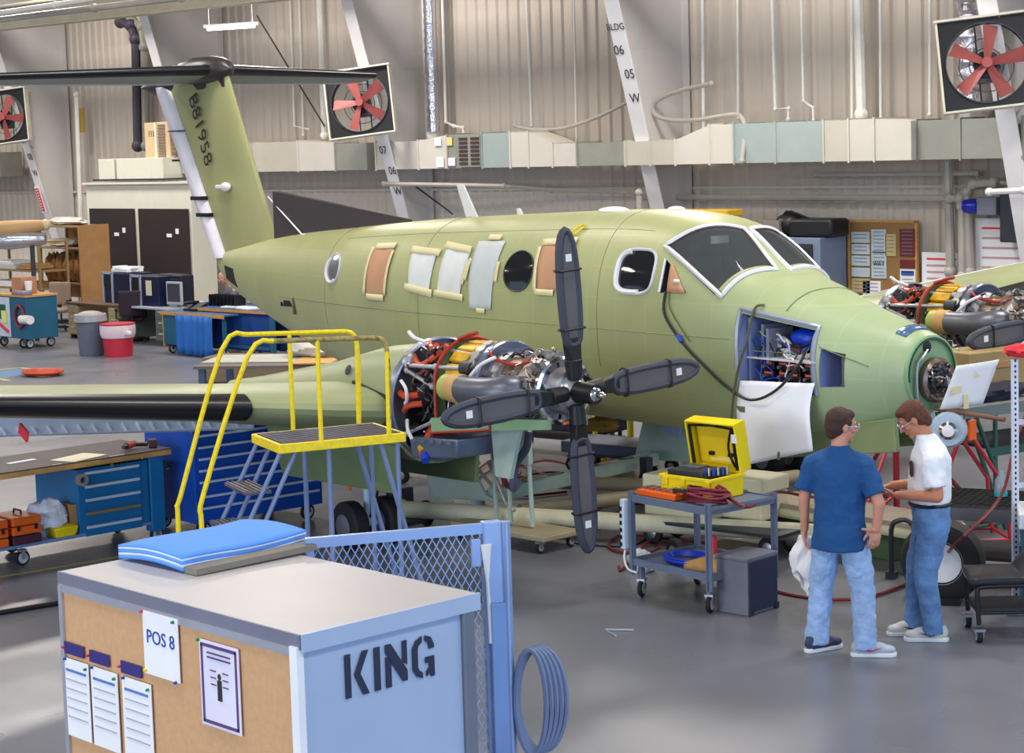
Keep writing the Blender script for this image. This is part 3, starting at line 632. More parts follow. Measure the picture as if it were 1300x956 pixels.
for i in range(4):
    for j in range(3):
        o=MB().box(tuple(V(-.12-.155*i,-.44+.03*(i%2),1.80-.085*j)),(.13,.22,.075)).build('avionics_box',black,AC,smooth=False,bevel=.006)
        MB().box(tuple(V(-.12-.155*i,-.557+.03*(i%2),1.82-.085*j)),(.09,.006,.018)).build('box_label',orw,o,smooth=False)
        MB().cyl(V(-.10-.155*i,-.55+.03*(i%2),1.79-.085*j),V(-.10-.155*i,-.6+.03*(i%2),1.79-.085*j),.016,n=8).build('connector',steel,o)
MB().ball(V(-.37,-.33,2.03),(.17,.12,.09),14,8).build('air_bottle',mat('cobalt_paint',rgb(24,64,200),.35),AC)
MB().tube([V(-.2,-.42,1.92),V(-.13,-.45,1.98),V(-.2,-.46,2.03),V(-.28,-.44,1.97),V(-.22,-.45,1.89),V(-.38,-.46,1.88),V(-.52,-.42,1.9)],.022,6,sub=4).build('white_cable_bundle',white,AC)
MB().box(tuple(V(-.36,-.44,1.93)),(.11,.05,.1)).build('small_module',mat('module_brown',rgb(96,72,66),.6),AC,smooth=False)
for k,(y,z) in enumerate([(-.3,2.0),(-.34,1.97)]):MB().box(tuple(V(-.03-.1*k,y-.08,z)),(.03,.3,.3)).build('bay_rib',bk,AC,smooth=False)
def wires(name,n,box,m,r=.007,seed=1,parent=None,seg=4,kindstuff=True,jit=.5):
    rnd=random.Random(seed);b=MB()
    for _ in range(n):
        a=Vector([rnd.uniform(*q) for q in box]);c=Vector([rnd.uniform(*q) for q in box]);L=(c-a).length
        if L>.45:c=a+(c-a)*.45/L;L=.45
        P=[a];
        for k in range(1,seg):
            P.append(a.lerp(c,k/seg)+Vector([rnd.uniform(-1,1)*L*.22*jit for _ in range(3)]))
        P.append(c);b.tube(P,r*rnd.uniform(.7,1.3),5,sub=3)
    o=b.build(name,m,parent if parent is not None else AC)
    if kindstuff:o['kind']='stuff'
    return o
for i,(m_,c_) in enumerate(((bluw,9),(steel,9),(white,7),(black,12),(yellow,3))):
    wires('bay_wiring',c_,((-.08,.6),(-.62,-.4),(1.62,2.1)),m_,.006,seed=20+i)
wires('bay_wiring',9,((-.04,.1),(-.6,-.3),(1.62,2.05)),bluw,.008,seed=31)
MB().box(tuple(V(-.86,-.3,1.8)),(.05,.18,.32)).build('rib_strip',mat('brown_grey_rib',rgb(120,112,112),.5),AC,smooth=False)
# small tan drip line hoses running over the bay
MB().tube([surf(-.1,2.31,.02),surf(-.04,2.27,.04),V(-.02,-.72,2.0),V(.05,-.75,1.78),V(.12,-.76,1.45),V(.16,-.74,1.15),V(.2,-.62,.98)],.013,6,sub=4).build('drip_strap',mat('olive_strap',rgb(92,88,54),.6),AC)
blkhose=mat('black_hose',rgb(30,34,30),.5)
MB().tube([surf(.98,2.41,.02),surf(.96,2.2,.03),surf(.72,1.95,.03),surf(.45,1.75,.03),surf(.2,1.6,.05),V(-.15,-.80,1.52),V(-.4,-.74,1.62),V(-.6,-.66,1.85),V(-.62,-.6,1.98)],.013,6,sub=5).build('black_cable',blkhose,AC)
MB().tube([surf(.93,2.41,.02),surf(.9,2.25,.02),surf(.66,1.98,.02)],.006,5,sub=4).build('green_cord',mat('olive_cord',rgb(86,96,50),.6),AC)
MB().tube([surf(.79,2.03,.035),surf(.74,1.97,.035)],.02,6).build('blue_clip',bluw,AC)
# white paper sheet hanging out of the bay

b=MB()
def hang(u,v):
    # u forward 0..1 , v down 0..1
    s=.09-.80*u+(-.06+.04*u)*v*.6;z0=1.66+.03*u;z1=.915+.205*u
    z=z0+(z1-z0)*v;l=-.695+.10*u-.05*math.sin(v*2.6)-.03*v+.01*math.sin(u*7+v*3)
    return V(s+.02*math.sin(v*5),l,z)
g=b.grid(hang,14,16);o=g.build('white_paper_sheet',mat('bright_paper',rgb(244,244,250),.8,var=.015,bump=.4,bscale=3),AC,thick=.003,recalc=False)
for i,(u,v,w_,h_) in enumerate([(.06,.335,.10,.05),(.53,.965,.03,.07)]):
    p=hang(u,v)+Vector((0,-.004,0));MB().box(tuple(p),(w_,.006,h_)).build('notch_patch',greend,o,smooth=False)
# ---- nose bulkhead and radar
R0=MB();R0.lathe([(.315,0),(.315,.03),(.30,.035),(.30,.012),(.001,.01)],V(-1.455,0,1.78),(1,0,0),40).build('nose_ring',gmint,AC)
MB().tube([V(-1.49,.285*math.sin(a),1.78+.285*math.cos(a)) for a in[-1.75+i*.15 for i in range(0,26)]],.008,5).build('nose_seal',mat('deep_green_rubber',rgb(30,74,52),.5),AC)
MB().lathe([(.19,0),(.19,.05),(.16,.07),(.16,.04),(.0,.04)],V(-1.48,.03,1.72),(1,0,0),28).build('radar_base',mat('radar_bronze',rgb(120,104,98),.3,.7),AC)
o=MB().lathe([(.001,.0),(.17,.0),(.18,.02),(.17,.03),(.11,.012),(.06,.015),(.055,.045),(.001,.05)],V(-1.53,.03,1.72),(1,-.1,.2),28).build('radar_dish',mat('radar_dish_bronze',rgb(150,132,122),.25,.8,var=.3,scale=20),AC)
wires('radar_parts',30,((1.5,1.6),(-.12,.18),(1.57,1.87)),darksteel,.012,seed=5);wires('radar_parts',14,((1.53,1.61),(-.12,.18),(1.57,1.87)),chrome,.01,seed=6)
MB().ball(V(-1.47,-.04,2.0),(.02,.05,.05)).build('grommet',black,AC)
MB().tube([V(-1.48,-.05,1.98),V(-1.5,-.14,1.92),V(-1.5,-.2,1.85),V(-1.5,-.2,1.6),V(-1.5,-.16,1.5)],.014,6,sub=3).build('vent_tube',steel,AC)
o=MB().grid(lambda u,v:V(-1.66-.02*math.sin(u*3)+.12*(1-v)*.0-.0*u,(-.11+.1*(1-v))+.44*u,1.86+.02*u-.36*v-.02*u*v)+Vector((.16*(1-v)*.6+.08*u,0,0)),8,8).build('taped_paper_cover',paper,AC,thick=.003,recalc=False)
for (y,z,w_,h_) in((.2,1.8,.06,.1),(.0,1.66,.12,.05),(.2,1.66,.12,.05),(.12,1.55,.06,.12)):
    MB().box((1.795 if z>1.7 else 1.745,y,z),(.005,w_,h_)).build('tape_strip',tapem,o,smooth=False)
MB().grid(lambda u,v:proj((-1.27-.10*v,-.2+.34*u,2.12),.008),7,3).build('blue_intake_patch',mat('steel_blue_patch',rgb(88,122,168),.25,.4),AC,thick=.004)
# nose gear doors, light and strut
nb=mat('strut_pale_blue',rgb(176,196,214),.4)
MB().hexa([V(.1,-.36,.93),V(-1.35,-.30,1.13),V(-1.35,-.24,1.13),V(.1,-.30,.93),V(.1,-.42,1.16),V(-1.35,-.33,1.42),V(-1.35,-.27,1.42),V(.1,-.36,1.16)]).build('nose_gear_door',mat('gear_door_green',rgb(138,150,104),.45),AC,smooth=False,bevel=.01)
MB().hexa([V(.1,.30,.93),V(-1.35,.24,1.13),V(-1.35,.30,1.13),V(.1,.36,.93),V(.1,.36,1.16),V(-1.35,.27,1.42),V(-1.35,.33,1.42),V(.1,.42,1.16)]).build('nose_gear_door',MT['gear_door_green'],AC,smooth=False,bevel=.01)
o=MB().lathe([(.0,.0),(.13,.0),(.15,.05),(.13,.1),(.0,.1)],V(-1.66,-.0,1.32),(.6,-.75,.1),24).build('nose_gear_fairing',nb,AC)
MB().lathe([(.0,.0),(.07,.02),(.075,.05),(.05,.07)],V(-1.74,-.1,1.33),(.6,-.75,.1),16).build('taxi_light',chrome,o)
MB().cyl(V(-1.35,.1,1.5),V(-1.5,.1,.62),.05,n=10).cyl(V(-1.5,.1,.7),V(-1.2,.1,1.2),.025,n=8).build('nose_gear_strut',nb,AC)
MB().cyl(V(-1.5,.02,1.48),V(-2.12,.15,1.43),.02,n=8).build('tow_bar_pin',mat('brown_rod',rgb(120,84,66),.5),AC)
# antennas
def blade(p,c0,c1,h,lean,t=.02,m=white):
    s,l,z=p;MB().hexa([V(s+c0/2,l-t/2,z),V(s-c0/2,l-t/2,z),V(s-c0/2,l+t/2,z),V(s+c0/2,l+t/2,z),V(s+c1/2+lean,l-t/2,z+h),V(s-c1/2+lean,l-t/2,z+h),V(s-c1/2+lean,l+t/2,z+h),V(s+c1/2+lean,l+t/2,z+h)]).build('antenna_blade',m,AC,smooth=False,bevel=.006)
blade((4.95,0,2.98),.22,.13,.38,.22);blade((4.1,0,3.04),.1,.05,.07,.03)
MB().ball(V(2.45,-.1,3.10),(.22,.1,.045)).build('antenna_dome',white,AC);MB().ball(V(1.65,.0,3.12),(.11,.06,.03)).build('antenna_dome',white,AC)
MB().cyl(V(8.35,-.1,2.74),V(9.3,-.03,3.22),.012,.008,n=6).ball(V(8.33,-.1,2.74),(.06,.04,.04)).build('static_mast',white,AC)
MB().box(tuple(surf(8.42,1.93,.0)),(.05,.02,.05)).build('static_port',black,AC,smooth=False)
MB().box(tuple(surf(8.2,1.95,.004)),(.2,.02,.07)).build('vent_grille',black,AC,smooth=False);MB().box(tuple(surf(8.02,1.93,.004)),(.05,.02,.2)).build('vent_grille',mat('olive_dark',rgb(90,84,48),.5),AC,smooth=False)
MB().hexa([surf(10.3,2.16,.01),surf(9.95,2.06,.01),surf(9.95,2.06,-.03),surf(10.3,2.16,-.03),surf(10.3,2.33,.01),surf(10.0,2.30,.01),surf(10.0,2.30,-.03),surf(10.3,2.33,-.03)]).build('tail_vent',black,AC,smooth=False)
# ---- fin, rudder, dorsal, stabiliser
def foil(le,te,t,x0=0.,x1=1.,n=12):
    """closed ring of (chord fraction, half thickness) between x0 and x1"""
    f=lambda x:t*5*(.2969*math.sqrt(max(x,0))-.126*x-.3516*x*x+.2843*x**3-.1015*x**4)
    xs=[x0+(x1-x0)*(1-math.cos(PI*i/n))/2 for i in range(n+1)]
    return [(le+(te-le)*x,f(x)*(1)) for x in xs]+[(le+(te-le)*x,-f(x)) for x in reversed(xs[:-1] if x1>=.999 else xs)][:(-1 if x0<=0 else None)]
def finring(z,le,te,t,x0=0.,x1=1.):return [V(s,w_,z) for s,w_ in foil(le,te,t,x0,x1)]
flo=lambda z:9.2+(z-2.72)*.4976
fte=lambda z:10.44+(z-2.51)*.6178
fru=lambda z:10.79+(z-2.59)*.643
b=MB();b.loft([finring(z,flo(z),fru(z)+.15,.2-.05*(z-2.4)/2.4,0,(fte(z)-flo(z))/(fru(z)+.15-flo(z))) for z in(2.3,2.9,3.5,4.1,4.78)]);fin=b.build('tail_fin',mat('green_primer_fin',rgb(158,158,108),.42,var=.08,scale=1.5),AC,angle=30)
wr=mat('white_primer',rgb(226,220,228),.4)
b=MB();b.loft([finring(z,fte(z)+.0,fru(z)+.15,.28,0,1) for z in(2.42,3.0,3.6,4.2,4.7)]);rud=b.build('rudder',wr,AC)
for z in(2.98,3.2,4.1):MB().box(tuple(V(fte(z)+.13,0,z)),(.30,.30,.05 if z<4 else .015),ry=.0).build('rudder_band',black,rud,smooth=False)
# number
a_=Vector((-11.03,-0.1,4.61));c_=Vector((-10.62,-0.1,3.61));d_=(c_-a_).normalized();vv=Vector((1,0,0));vv=(vv-d_*vv.dot(d_)).normalized()
text('B81958',.33,black,fin,'tail_number',(a_+c_)/2-vv*.12+Vector((0,-.018,0)),d_,vv)
MB().box(tuple(V(10.32,-.12,3.35)),(.32,.03,.05)).ball(V(10.22,-.12,3.35),(.13,.04,.06)).build('tail_antenna',white,AC,bevel=.01)
MB().hexa([V(9.12,-.07,2.68),V(6.15,-.02,2.9),V(6.15,.02,2.9),V(9.12,.07,2.68),V(9.15,-.05,3.29),V(6.15,-.01,2.97),V(6.15,.01,2.97),V(9.15,.05,3.29)]).build('dorsal_fin',mat('dorsal_black',rgb(62,54,56),.5,var=.05),AC,smooth=False)
def stabring(l,z,t,x0=0.,x1=1.,g=0.):
    k=abs(l)/2.8;le=10.4+.6*k-g;te=11.85+.0*k;return [V(s,l,z+w_-.10*(s-10.4)) for s,w_ in foil(le,te,t,x0,x1)]
sm=mat('stabiliser_grey_green',rgb(150,154,142),.5);sg=mat('stabiliser_grey',rgb(206,208,218),.45)
for sd in(-1,1):
    h=MB();h.loft([stabring(sd*l,4.88,.19-.08*l/2.8,0,.62) for l in(.0,1.4,2.75)]).build('horizontal_stabiliser',sm,AC,angle=30)
    MB().loft([stabring(sd*l,4.87,.19-.08*l/2.8,.63,1.) for l in(.12,1.4,2.7)]).build('elevator',sg,AC,angle=30)
    MB().loft([[p+Vector((.012,0,0)) for p in stabring(sd*l,4.88,.21-.08*l/2.8,0,.07)] for l in(.1,1.4,2.78)]).build('deicer_boot',boot,AC,angle=30)
bul=mat('bullet_black_brown',rgb(54,48,50),.35)
MB().lathe([(.001,-.95),(.09,-.9),(.15,-.75),(.19,-.4),(.19,0),(.16,.25),(.10,.42),(.001,.5)][::-1],V(10.66,0,4.87),(1,0,0),20).build('stabiliser_bullet',bul,AC)
MB().lathe([(.001,-.6),(.05,-.4),(.12,-.1),(.12,.3),(.001,.6)],V(12.15,0,4.72),(1,0,0),16).build('tail_fairing',bul,AC)
MB().hexa([V(10.95,-.09,4.62),V(10.25,-.05,4.62),V(10.25,.05,4.62),V(10.95,.09,4.62),V(11.3,-.1,4.86),V(10.3,-.05,4.86),V(10.3,.05,4.86),V(11.3,.1,4.86)]).build('fairing_fillet',bul,AC,bevel=.02)
# ---- wings
def wring(l,le,te,z,t,x0=0.,x1=1.,cam=.0):
    return [V(s,l,z+w_+cam*(1-((s-le)/(te-le)*2-1)**2)-.03*(s-le)) for s,w_ in foil(le,te,t,x0,x1,14)]
def wing(sd,off,dz=0.,mf=None):
    mf=mf or greenw
    st=[(a_,b_,c_,d_+dz,e_) for a_,b_,c_,d_,e_ in ((3.05,1.98,4.75,1.47,.44),(3.6,2.02,4.6,1.53,.40),(4.35,2.12,4.4,1.62,.34),(4.6,2.2,4.35,1.65,.32),(6.5,2.2,3.95,1.86,.25),(8.75,2.25,3.35,2.10,.15))]
    w_=MB().loft([wring(sd*(l+off),le,te,z,t,0,.74) for l,le,te,z,t in st]).build('wing',greenw,AC,angle=30)
    MB().loft([wring(sd*(l+off),le,te,z,t,.75,1.) for l,le,te,z,t in st[:3]]).build('flap',mf,AC,angle=30)
    MB().loft([wring(sd*(l+off),le,te,z,t,.75,1.) for l,le,te,z,t in st[3:]]).build('aileron',mf,AC,angle=30)
    MB().loft([[p+Vector((.02,0,dz)) for p in wring(sd*(l+off),le,te,z,t*1.1,0,.06)] for l,le,te,z,t in ((4.42,2.14,4.38,1.625,.335),(6.5,2.2,3.95,1.86,.25),(8.7,2.25,3.37,2.1,.15))]).build('wing_deicer_boot',boot,w_,angle=30)
    MB().hexa([V(1.97,sd*(3.06+off),1.34),V(1.97,sd*(3.12+off),1.34),V(2.6,sd*(3.12+off),1.3),V(2.6,sd*(3.06+off),1.3),V(1.97,sd*(3.06+off),1.6),V(1.97,sd*(3.12+off),1.6),V(2.6,sd*(3.12+off),1.7),V(2.6,sd*(3.06+off),1.7)]).build('wing_joint_strip',darksteel,w_,smooth=False)
    MB().loft([wring(sd*l,2.3,5.0,1.22,.40,0,1.) for l in(.6,2.2+off)]).build('wing_centre_section',greenw,AC,angle=30)
wing(-1,0);wing(1,.9,.22,mat('white_primer2',rgb(220,220,222),.4))
# drooped flap seen under the starboard wing, blue protective film with ribs
fb=mat('flap_blue_grey',rgb(222,230,250),.5)
o=MB().hexa([V(4.16,-3.3,1.12),V(4.12,-8.3,1.55),V(4.08,-8.3,1.57),V(4.11,-3.3,1.14),V(4.05,-3.3,1.34),V(4.05,-8.3,1.74),V(4.0,-8.3,1.76),V(4.0,-3.3,1.36)]).build('drooped_flap',fb,AC,smooth=False)
for k in range(34):
    l=-3.4-k*.145;z=1.32+(-3.3-l)*.08
    MB().box(tuple(V(4.065,l,z-.075)),(.02,.02,.19),rx=.45).build('flap_rib',mat('flap_rib_pale',rgb(240,244,252),.5),o,smooth=False)
MB().box(tuple(Vector((-2.52,-6.3,1.59))),(.16,.02,.09),ry=.4).build('red_flag',redp,AC,smooth=False)
for l in(-6.25,-4.7):MB().ball(V(2.7,l,1.66+.1*(-l-4.7)*1.0),(.35,.09,.06)).build('hinge_fairing',greend,AC)
MB().cyl(V(2.4,-6.6,1.72),V(2.7,-6.7,1.76),.04,n=10).build('landing_light',steel,AC)
# ---- nacelle
def nring(l,s,hw,zb,zt,n=2.3,k=28):
    zc=(zb+zt)/2;a=(zt-zb)/2;out=[]
    for i in range(k):
        t=2*PI*i/k;c,d=math.cos(t),math.sin(t);out.append(V(s,l+hw*math.copysign(abs(c)**(2/n),c),zc+a*math.copysign(abs(d)**(2/n),d)))
    return out
def nacelle(l):
    o=MB().loft([nring(l,*q) for q in((1.95,.5,.96,2.05),(2.6,.5,.96,1.98),(3.4,.47,1.0,1.80),(4.2,.40,1.08,1.66),(5.0,.26,1.2,1.52),(5.7,.08,1.3,1.42))],True).build('nacelle',greenw,AC)
    for sd in(-1,1):
        MB().hexa([V(2.0,l+sd*.42-.02,.72),V(4.0,l+sd*.42-.02,.66),V(4.0,l+sd*.42+.02,.66),V(2.0,l+sd*.42+.02,.72),V(1.96,l+sd*.44-.02,1.15),V(4.5,l+sd*.36-.02,1.25),V(4.5,l+sd*.36+.02,1.25),V(1.96,l+sd*.44+.02,1.15)]).build('gear_door',greend,o,smooth=False,bevel=.01)
    MB().lathe([(.0,0),(.03,.005),(.05,0)],V(2.75,l-.44,1.78),(0,-1,.4),14).build('vent_cup',darksteel,o)
    lg=l if l<0 else 2.85;l=lg
    g=MB().cyl(V(3.2,l,1.1),V(3.2,l,.62),.06,n=12).cyl(V(3.2,l,.62),V(3.2,l,.24),.035,n=12).cyl(V(3.2,l-.22,.24),V(3.2,l+.22,.24),.03,n=10).cyl(V(3.2,l,.9),V(3.9,l,1.15),.03,n=8).box(tuple(V(3.12,l,.75)),(.1,.09,.3)).build('main_gear_strut',nb,AC)
    MB().cyl(V(3.35,l-.1,.55),V(3.5,l-.1,1.1),.02,n=8).build('gear_link',orange,g)
    MB().tube([V(3.1,l+.05,1.1),V(3.0,l+.04,.8),V(3.12,l+.04,.45),V(3.15,l,.3)],.014,6,sub=3).build('brake_hose',black,g)
    for sd in(-1,1):wheel(AC,V(3.2,l+sd*.2,.24),.24,.17,(0,1,0),name='main_wheel',hub=steel)
    return o
nacelle(-2.62);nacelle(3.5)
# ---- engine
fwm=mat('firewall_metal',rgb(136,142,164),.32,.75,var=.12,scale=5);orh=mat('orange_red_hose',rgb(198,76,44),.5)
brz=mat('engine_bronze',rgb(142,118,94),.42,.8,var=.3,scale=9);engm=mat('engine_metal',rgb(160,158,160),.42,.75,var=.35,scale=10);gold=mat('engine_gold_yellow',rgb(214,168,30),.4,.3,var=.2,scale=12)
stackm=mat('exhaust_grey',rgb(108,110,122),.38,.5,var=.06);tan=mat('tan_wrap',rgb(206,162,104),.6)
def E(x,y,z):return Vector((x,y,z))
def engine():
    b=MB();b.lathe([(.05,-.02),(.16,-.06),(.2,-.14),(.2,-.3),(.17,-.36),(.22,-.42),(.235,-.46),(.235,-.8),(.27,-.84),(.27,-.95),(.2,-1.0),(.2,-1.28),(.24,-1.34),(.2,-1.5),(.001,-1.5)],(0,0,0),(1,0,0),28)
    core=b.build('engine_core',engm,AC)
    MB().lathe([(.237,-.5),(.245,-.52),(.245,-.72),(.237,-.74)],(0,0,0),(1,0,0),28).build('power_section_case',brz,core)
    for k in range(16):
        a=2*PI*k/16;MB().box((-.36,.19*math.cos(a),.19*math.sin(a)),(.05,.03,.03),rx=a).build('case_bolt',brz,core,smooth=False)
    for sd in(-1,1):
        q=MB();q.tube([E(-.5,sd*.12,-.01),E(-.47,sd*.25,-.0),E(-.5,sd*.33,-.0),E(-.6,sd*.40,-.01),E(-.74,sd*.43,-.015),E(-.88,sd*.43,-.015),E(-1.0,sd*.42,-.015)],[.1,.125,.13,.125,.12,.118,.118],16,sub=3);st=q.build('exhaust_stack',stackm,core)
        MB().lathe([(.118,0),(.125,.01),(.125,.13),(.118,.14)],E(-1.13,sd*.42,-.015),(1,0,0),20).build('wrapped_joint',tan,st)
        MB().lathe([(.10,0),(.115,0),(.115,.1),(.10,.1)],E(-1.22,sd*.42,-.015),(1,0,0),20,True).build('open_duct',mat('pale_green_duct',rgb(172,182,96),.45),st)
    # fire-seal rings
    def ringpl(name,x,ro,ri,m,a0=0,a1=2*PI,tilt=0,n=30,th=.02,zsc=1.):
        q=MB();R=[]
        for i in range(n+1):
            a=a0+(a1-a0)*i/n;c,s_=math.cos(a),math.sin(a);R.append([E(x,ri*c,ri*s_*zsc),E(x-th,ri*c,ri*s_*zsc),E(x-th,ro*c,ro*s_*zsc),E(x,ro*c,ro*s_*zsc)])
        q.loft(R,True);return q.build(name,m,core)
    ringpl('engine_inlet_shroud',-.86,.36,.28,fwm)
    ringpl('engine_inlet_shroud',-1.02,.34,.22,engm)
    MB().lathe([(.35,-.86),(.37,-.88),(.37,-.93),(.35,-.95)],(0,0,0),(1,0,0),30).build('shroud_rim',mat('pale_blue_metal',rgb(170,178,206),.2,.8),core)
    # green bulkhead with red trim : arch
    arch=[(-.39,-.42)]+[(.39*math.cos(a),.36*math.sin(a)) for a in[PI-i*PI/18 for i in range(19)]]+[(.39,-.42)]
    inn=[(.28,-.42)]+[(.28*math.cos(a),.27*math.sin(a)) for a in[i*PI/18 for i in range(19)]]+[(-.28,-.42)]
    q=MB();R=[]
    m_=len(arch)
    for i in range(m_):
        o_=arch[i];n_=inn[m_-1-i];R.append([E(-1.45,*n_),E(-1.47,*n_),E(-1.47,*o_),E(-1.45,*o_)])
    q.loft(R,True);gb=q.build('green_bulkhead',greend,core)
    MB().tube([E(-1.44,y,z) for y,z in arch],.016,6).build('red_fire_seal',redrub,gb)
    for sd in(-1,1):
        q=MB();q.hexa([E(-1.45,sd*.42,-.42),E(-1.45,sd*.44,-.42),E(-.1,sd*.2,-.3),E(-.1,sd*.18,-.3),E(-1.45,sd*.42,-.3),E(-1.45,sd*.44,-.3),E(-.1,sd*.2,-.22),E(-.1,sd*.18,-.22)]);k=q.build('cowl_sill',gmint,core,smooth=False)
        MB().tube([E(-1.45,sd*.45,-.43),E(-.9,sd*.36,-.37),E(-.75,sd*.33,-.35),E(-.75,sd*.33,-.27)],.012,6).build('red_fire_seal',redrub,k)
    MB().tube([E(-1.45,-.12,.35),E(-1.3,-.1,.40),E(-1.2,-.1,.42)],.02,6).build('red_fire_seal',redrub,core);MB().tube([E(-.9,-.2,.3),E(-.8,-.22,.24),E(-.55,-.2,.2),E(-.45,-.12,.23)],.016,6,sub=3).build('red_fire_seal',redrub,core)
    # firewall
    q=MB();q.lathe([(.001,-1.96),(.545,-1.96),(.56,-1.95),(.56,-1.88),(.545,-1.87),(.545,-1.93),(.001,-1.93)],(0,0,-.22),(1,0,0),40);fw=q.build('firewall',fwm,core)
    MB().box((-1.91,-.12,-.42),(.03,.52,.34)).build('intake_opening',mat('intake_black',rgb(8,8,10),.8),fw,smooth=False,bevel=.03)
    MB().ball((-1.88,.3,-.1),(.05,.12,.12)).build('firewall_boss',engm,fw);MB().ball((-1.88,-.35,.15),(.05,.08,.08)).build('firewall_boss',engm,fw)
    # mount truss
    for sd in(-1,1):
        for a,c in((E(-1.92,sd*.4,.12),E(-1.05,sd*.3,.14)),(E(-1.92,sd*.4,.1),E(-1.1,sd*.34,-.18)),(E(-1.92,sd*.42,-.5),E(-1.1,sd*.34,-.2)),(E(-1.92,sd*.18,.28),E(-1.05,sd*.2,.24))):
            q=MB();q.cyl(a,c,.018,n=8);d=(c-a);
            for t in(.08,.5,.92):q.ball(a+d*t,.032,8,6)
            q.build('mount_tube',mat('mount_grey',rgb(176,178,182),.35,.5),core)
    # yellow accessories
    for k in range(7):
        a=.5+k*.38;MB().box((-1.26,.31*math.cos(a),.31*math.sin(a)),(.24,.10,.06),rx=a+PI/2).build('yellow_insulation_block',gold,core,bevel=.01)
    for k in range(4):
        a=PI*.62+k*.22;MB().cyl(E(-1.0,.27*math.cos(a),.27*math.sin(a)),E(-1.0+.0,.38*math.cos(a),.38*math.sin(a)),.05,n=12).build('accessory_pump',engm,core)
    MB().cyl(E(-1.12,-.3,.14),E(-.98,-.3,.14),.07,n=16).cyl(E(-.98,-.3,.14),E(-.95,-.3,.14),.03,n=10).build('starter_generator',darksteel,core)
    # oil cooler box below
    q=MB();q.hexa([E(-1.85,-.38,-.70),E(-1.15,-.4,-.63),E(-1.15,.1,-.63),E(-1.85,.1,-.70),E(-1.8,-.44,-.5),E(-1.1,-.42,-.46),E(-1.1,.1,-.46),E(-1.8,.1,-.5)]);ob=q.build('oil_cooler_box',mat('cooler_grey',rgb(122,132,156),.35,.5),core,bevel=.015)
    for k in range(5):MB().box((-1.72+k*.13,-.43,-.52+.007*k),(.05,.02,.03)).build('cooler_lug',steel,ob,smooth=False)
    # hoses : big orange
    H=[([E(-1.9,-.3,.2),E(-1.75,-.33,.12),E(-1.62,-.26,.2),E(-1.5,-.2,.3)],.03),([E(-1.9,-.12,.3),E(-1.75,-.2,.26),E(-1.6,-.25,.3)],.025),([E(-1.9,-.45,-.12),E(-1.78,-.46,-.14),E(-1.68,-.4,-.12)],.03),
       ([E(-1.88,-.42,-.28),E(-1.76,-.46,-.22),E(-1.66,-.38,-.2)],.028),([E(-1.7,-.15,-.3),E(-1.6,-.3,-.38),E(-1.62,-.36,-.5),E(-1.68,-.38,-.62),E(-1.6,-.42,-.68)],.036),([E(-1.9,0,0),E(-1.7,-.1,-.02),E(-1.55,-.2,-.1)],.03)]
    for P,r in H:MB().tube(P,r,8,sub=5).build('orange_hose',orh,core)
    MB().tube([E(-1.62,-.40,-.64),E(-1.57,-.43,-.69)],.04,8).build('blue_fitting',bluw,core);MB().tube([E(-1.69,-.385,-.58),E(-1.65,-.39,-.62)],.04,8).build('yellow_fitting',gold,core)
    for P in([E(-1.85,-.3,.35),E(-1.8,-.4,.42),E(-1.7,-.42,.38),E(-1.6,-.36,.34)],[E(-1.8,-.5,.0),E(-1.7,-.52,-.06),E(-1.72,-.5,-.16),E(-1.78,-.48,-.2)],[E(-1.8,-.45,-.35),E(-1.72,-.5,-.42),E(-1.66,-.5,-.5)],[E(-1.0,-.38,-.0),E(-.9,-.4,.1),E(-.8,-.36,.2),E(-.7,-.28,.26)]):
        MB().tube(P,.016,6,sub=5).build('white_sleeved_cable',white,core)
    # fine plumbing
    shell=lambda:None
    wires('fine_plumbing',46,((-1.88,-1.5),(-.42,.3),(-.5,.3)),steel,.009,seed=41,parent=core)
    wires('fine_plumbing',30,((-1.88,-1.5),(-.42,.3),(-.6,.3)),black,.012,seed=42,parent=core)
    wires('fine_plumbing',14,((-1.88,-1.5),(-.42,.3),(-.3,.32)),mat('dark_red_hose',rgb(120,36,30),.5),.014,seed=43,parent=core)
    rnd=random.Random(9)
    for nm,m_,cnt,r,x0,x1,ra,rb in(('fine_plumbing',steel,60,.007,-1.4,-.3,.24,.34),('fine_plumbing',brz,50,.008,-1.4,-.3,.2,.3),('fine_plumbing',black,44,.01,-1.4,-.2,.2,.33),('fine_plumbing',white,8,.007,-1.4,-.5,.28,.35)):
        q=MB()
        for _ in range(cnt):
            a0=rnd.uniform(0,2*PI);xx=rnd.uniform(x0,x1);dx=rnd.uniform(-.25,.25);da=rnd.uniform(-.9,.9);rr=rnd.uniform(ra,rb)
            q.tube([E(xx+dx*t/5,(rr+.02*math.sin(t*2.3))*math.cos(a0+da*t/5),(rr+.02*math.sin(t*2.3))*math.sin(a0+da*t/5)) for t in range(6)],r*rnd.uniform(.7,1.4),5)
        o=q.build(nm,m_,core);o['kind']='stuff'
    q=MB()
    for _ in range(120):
        a=rnd.uniform(0,2*PI);rr=rnd.uniform(.22,.3);q.box((rnd.uniform(-1.35,-.2),rr*math.cos(a),rr*math.sin(a)),[rnd.uniform(.02,.07) for _ in range(3)],rx=a)
    o=q.build('fittings',engm,core,smooth=False);o['kind']='stuff'
    q=MB()
    for _ in range(60):q.box((rnd.uniform(-1.88,-1.5),rnd.uniform(-.42,.3),rnd.uniform(-.5,.3)),[rnd.uniform(.02,.06) for _ in range(3)],rx=rnd.uniform(0,3))
    o=q.build('fittings',darksteel,core,smooth=False);o['kind']='stuff'
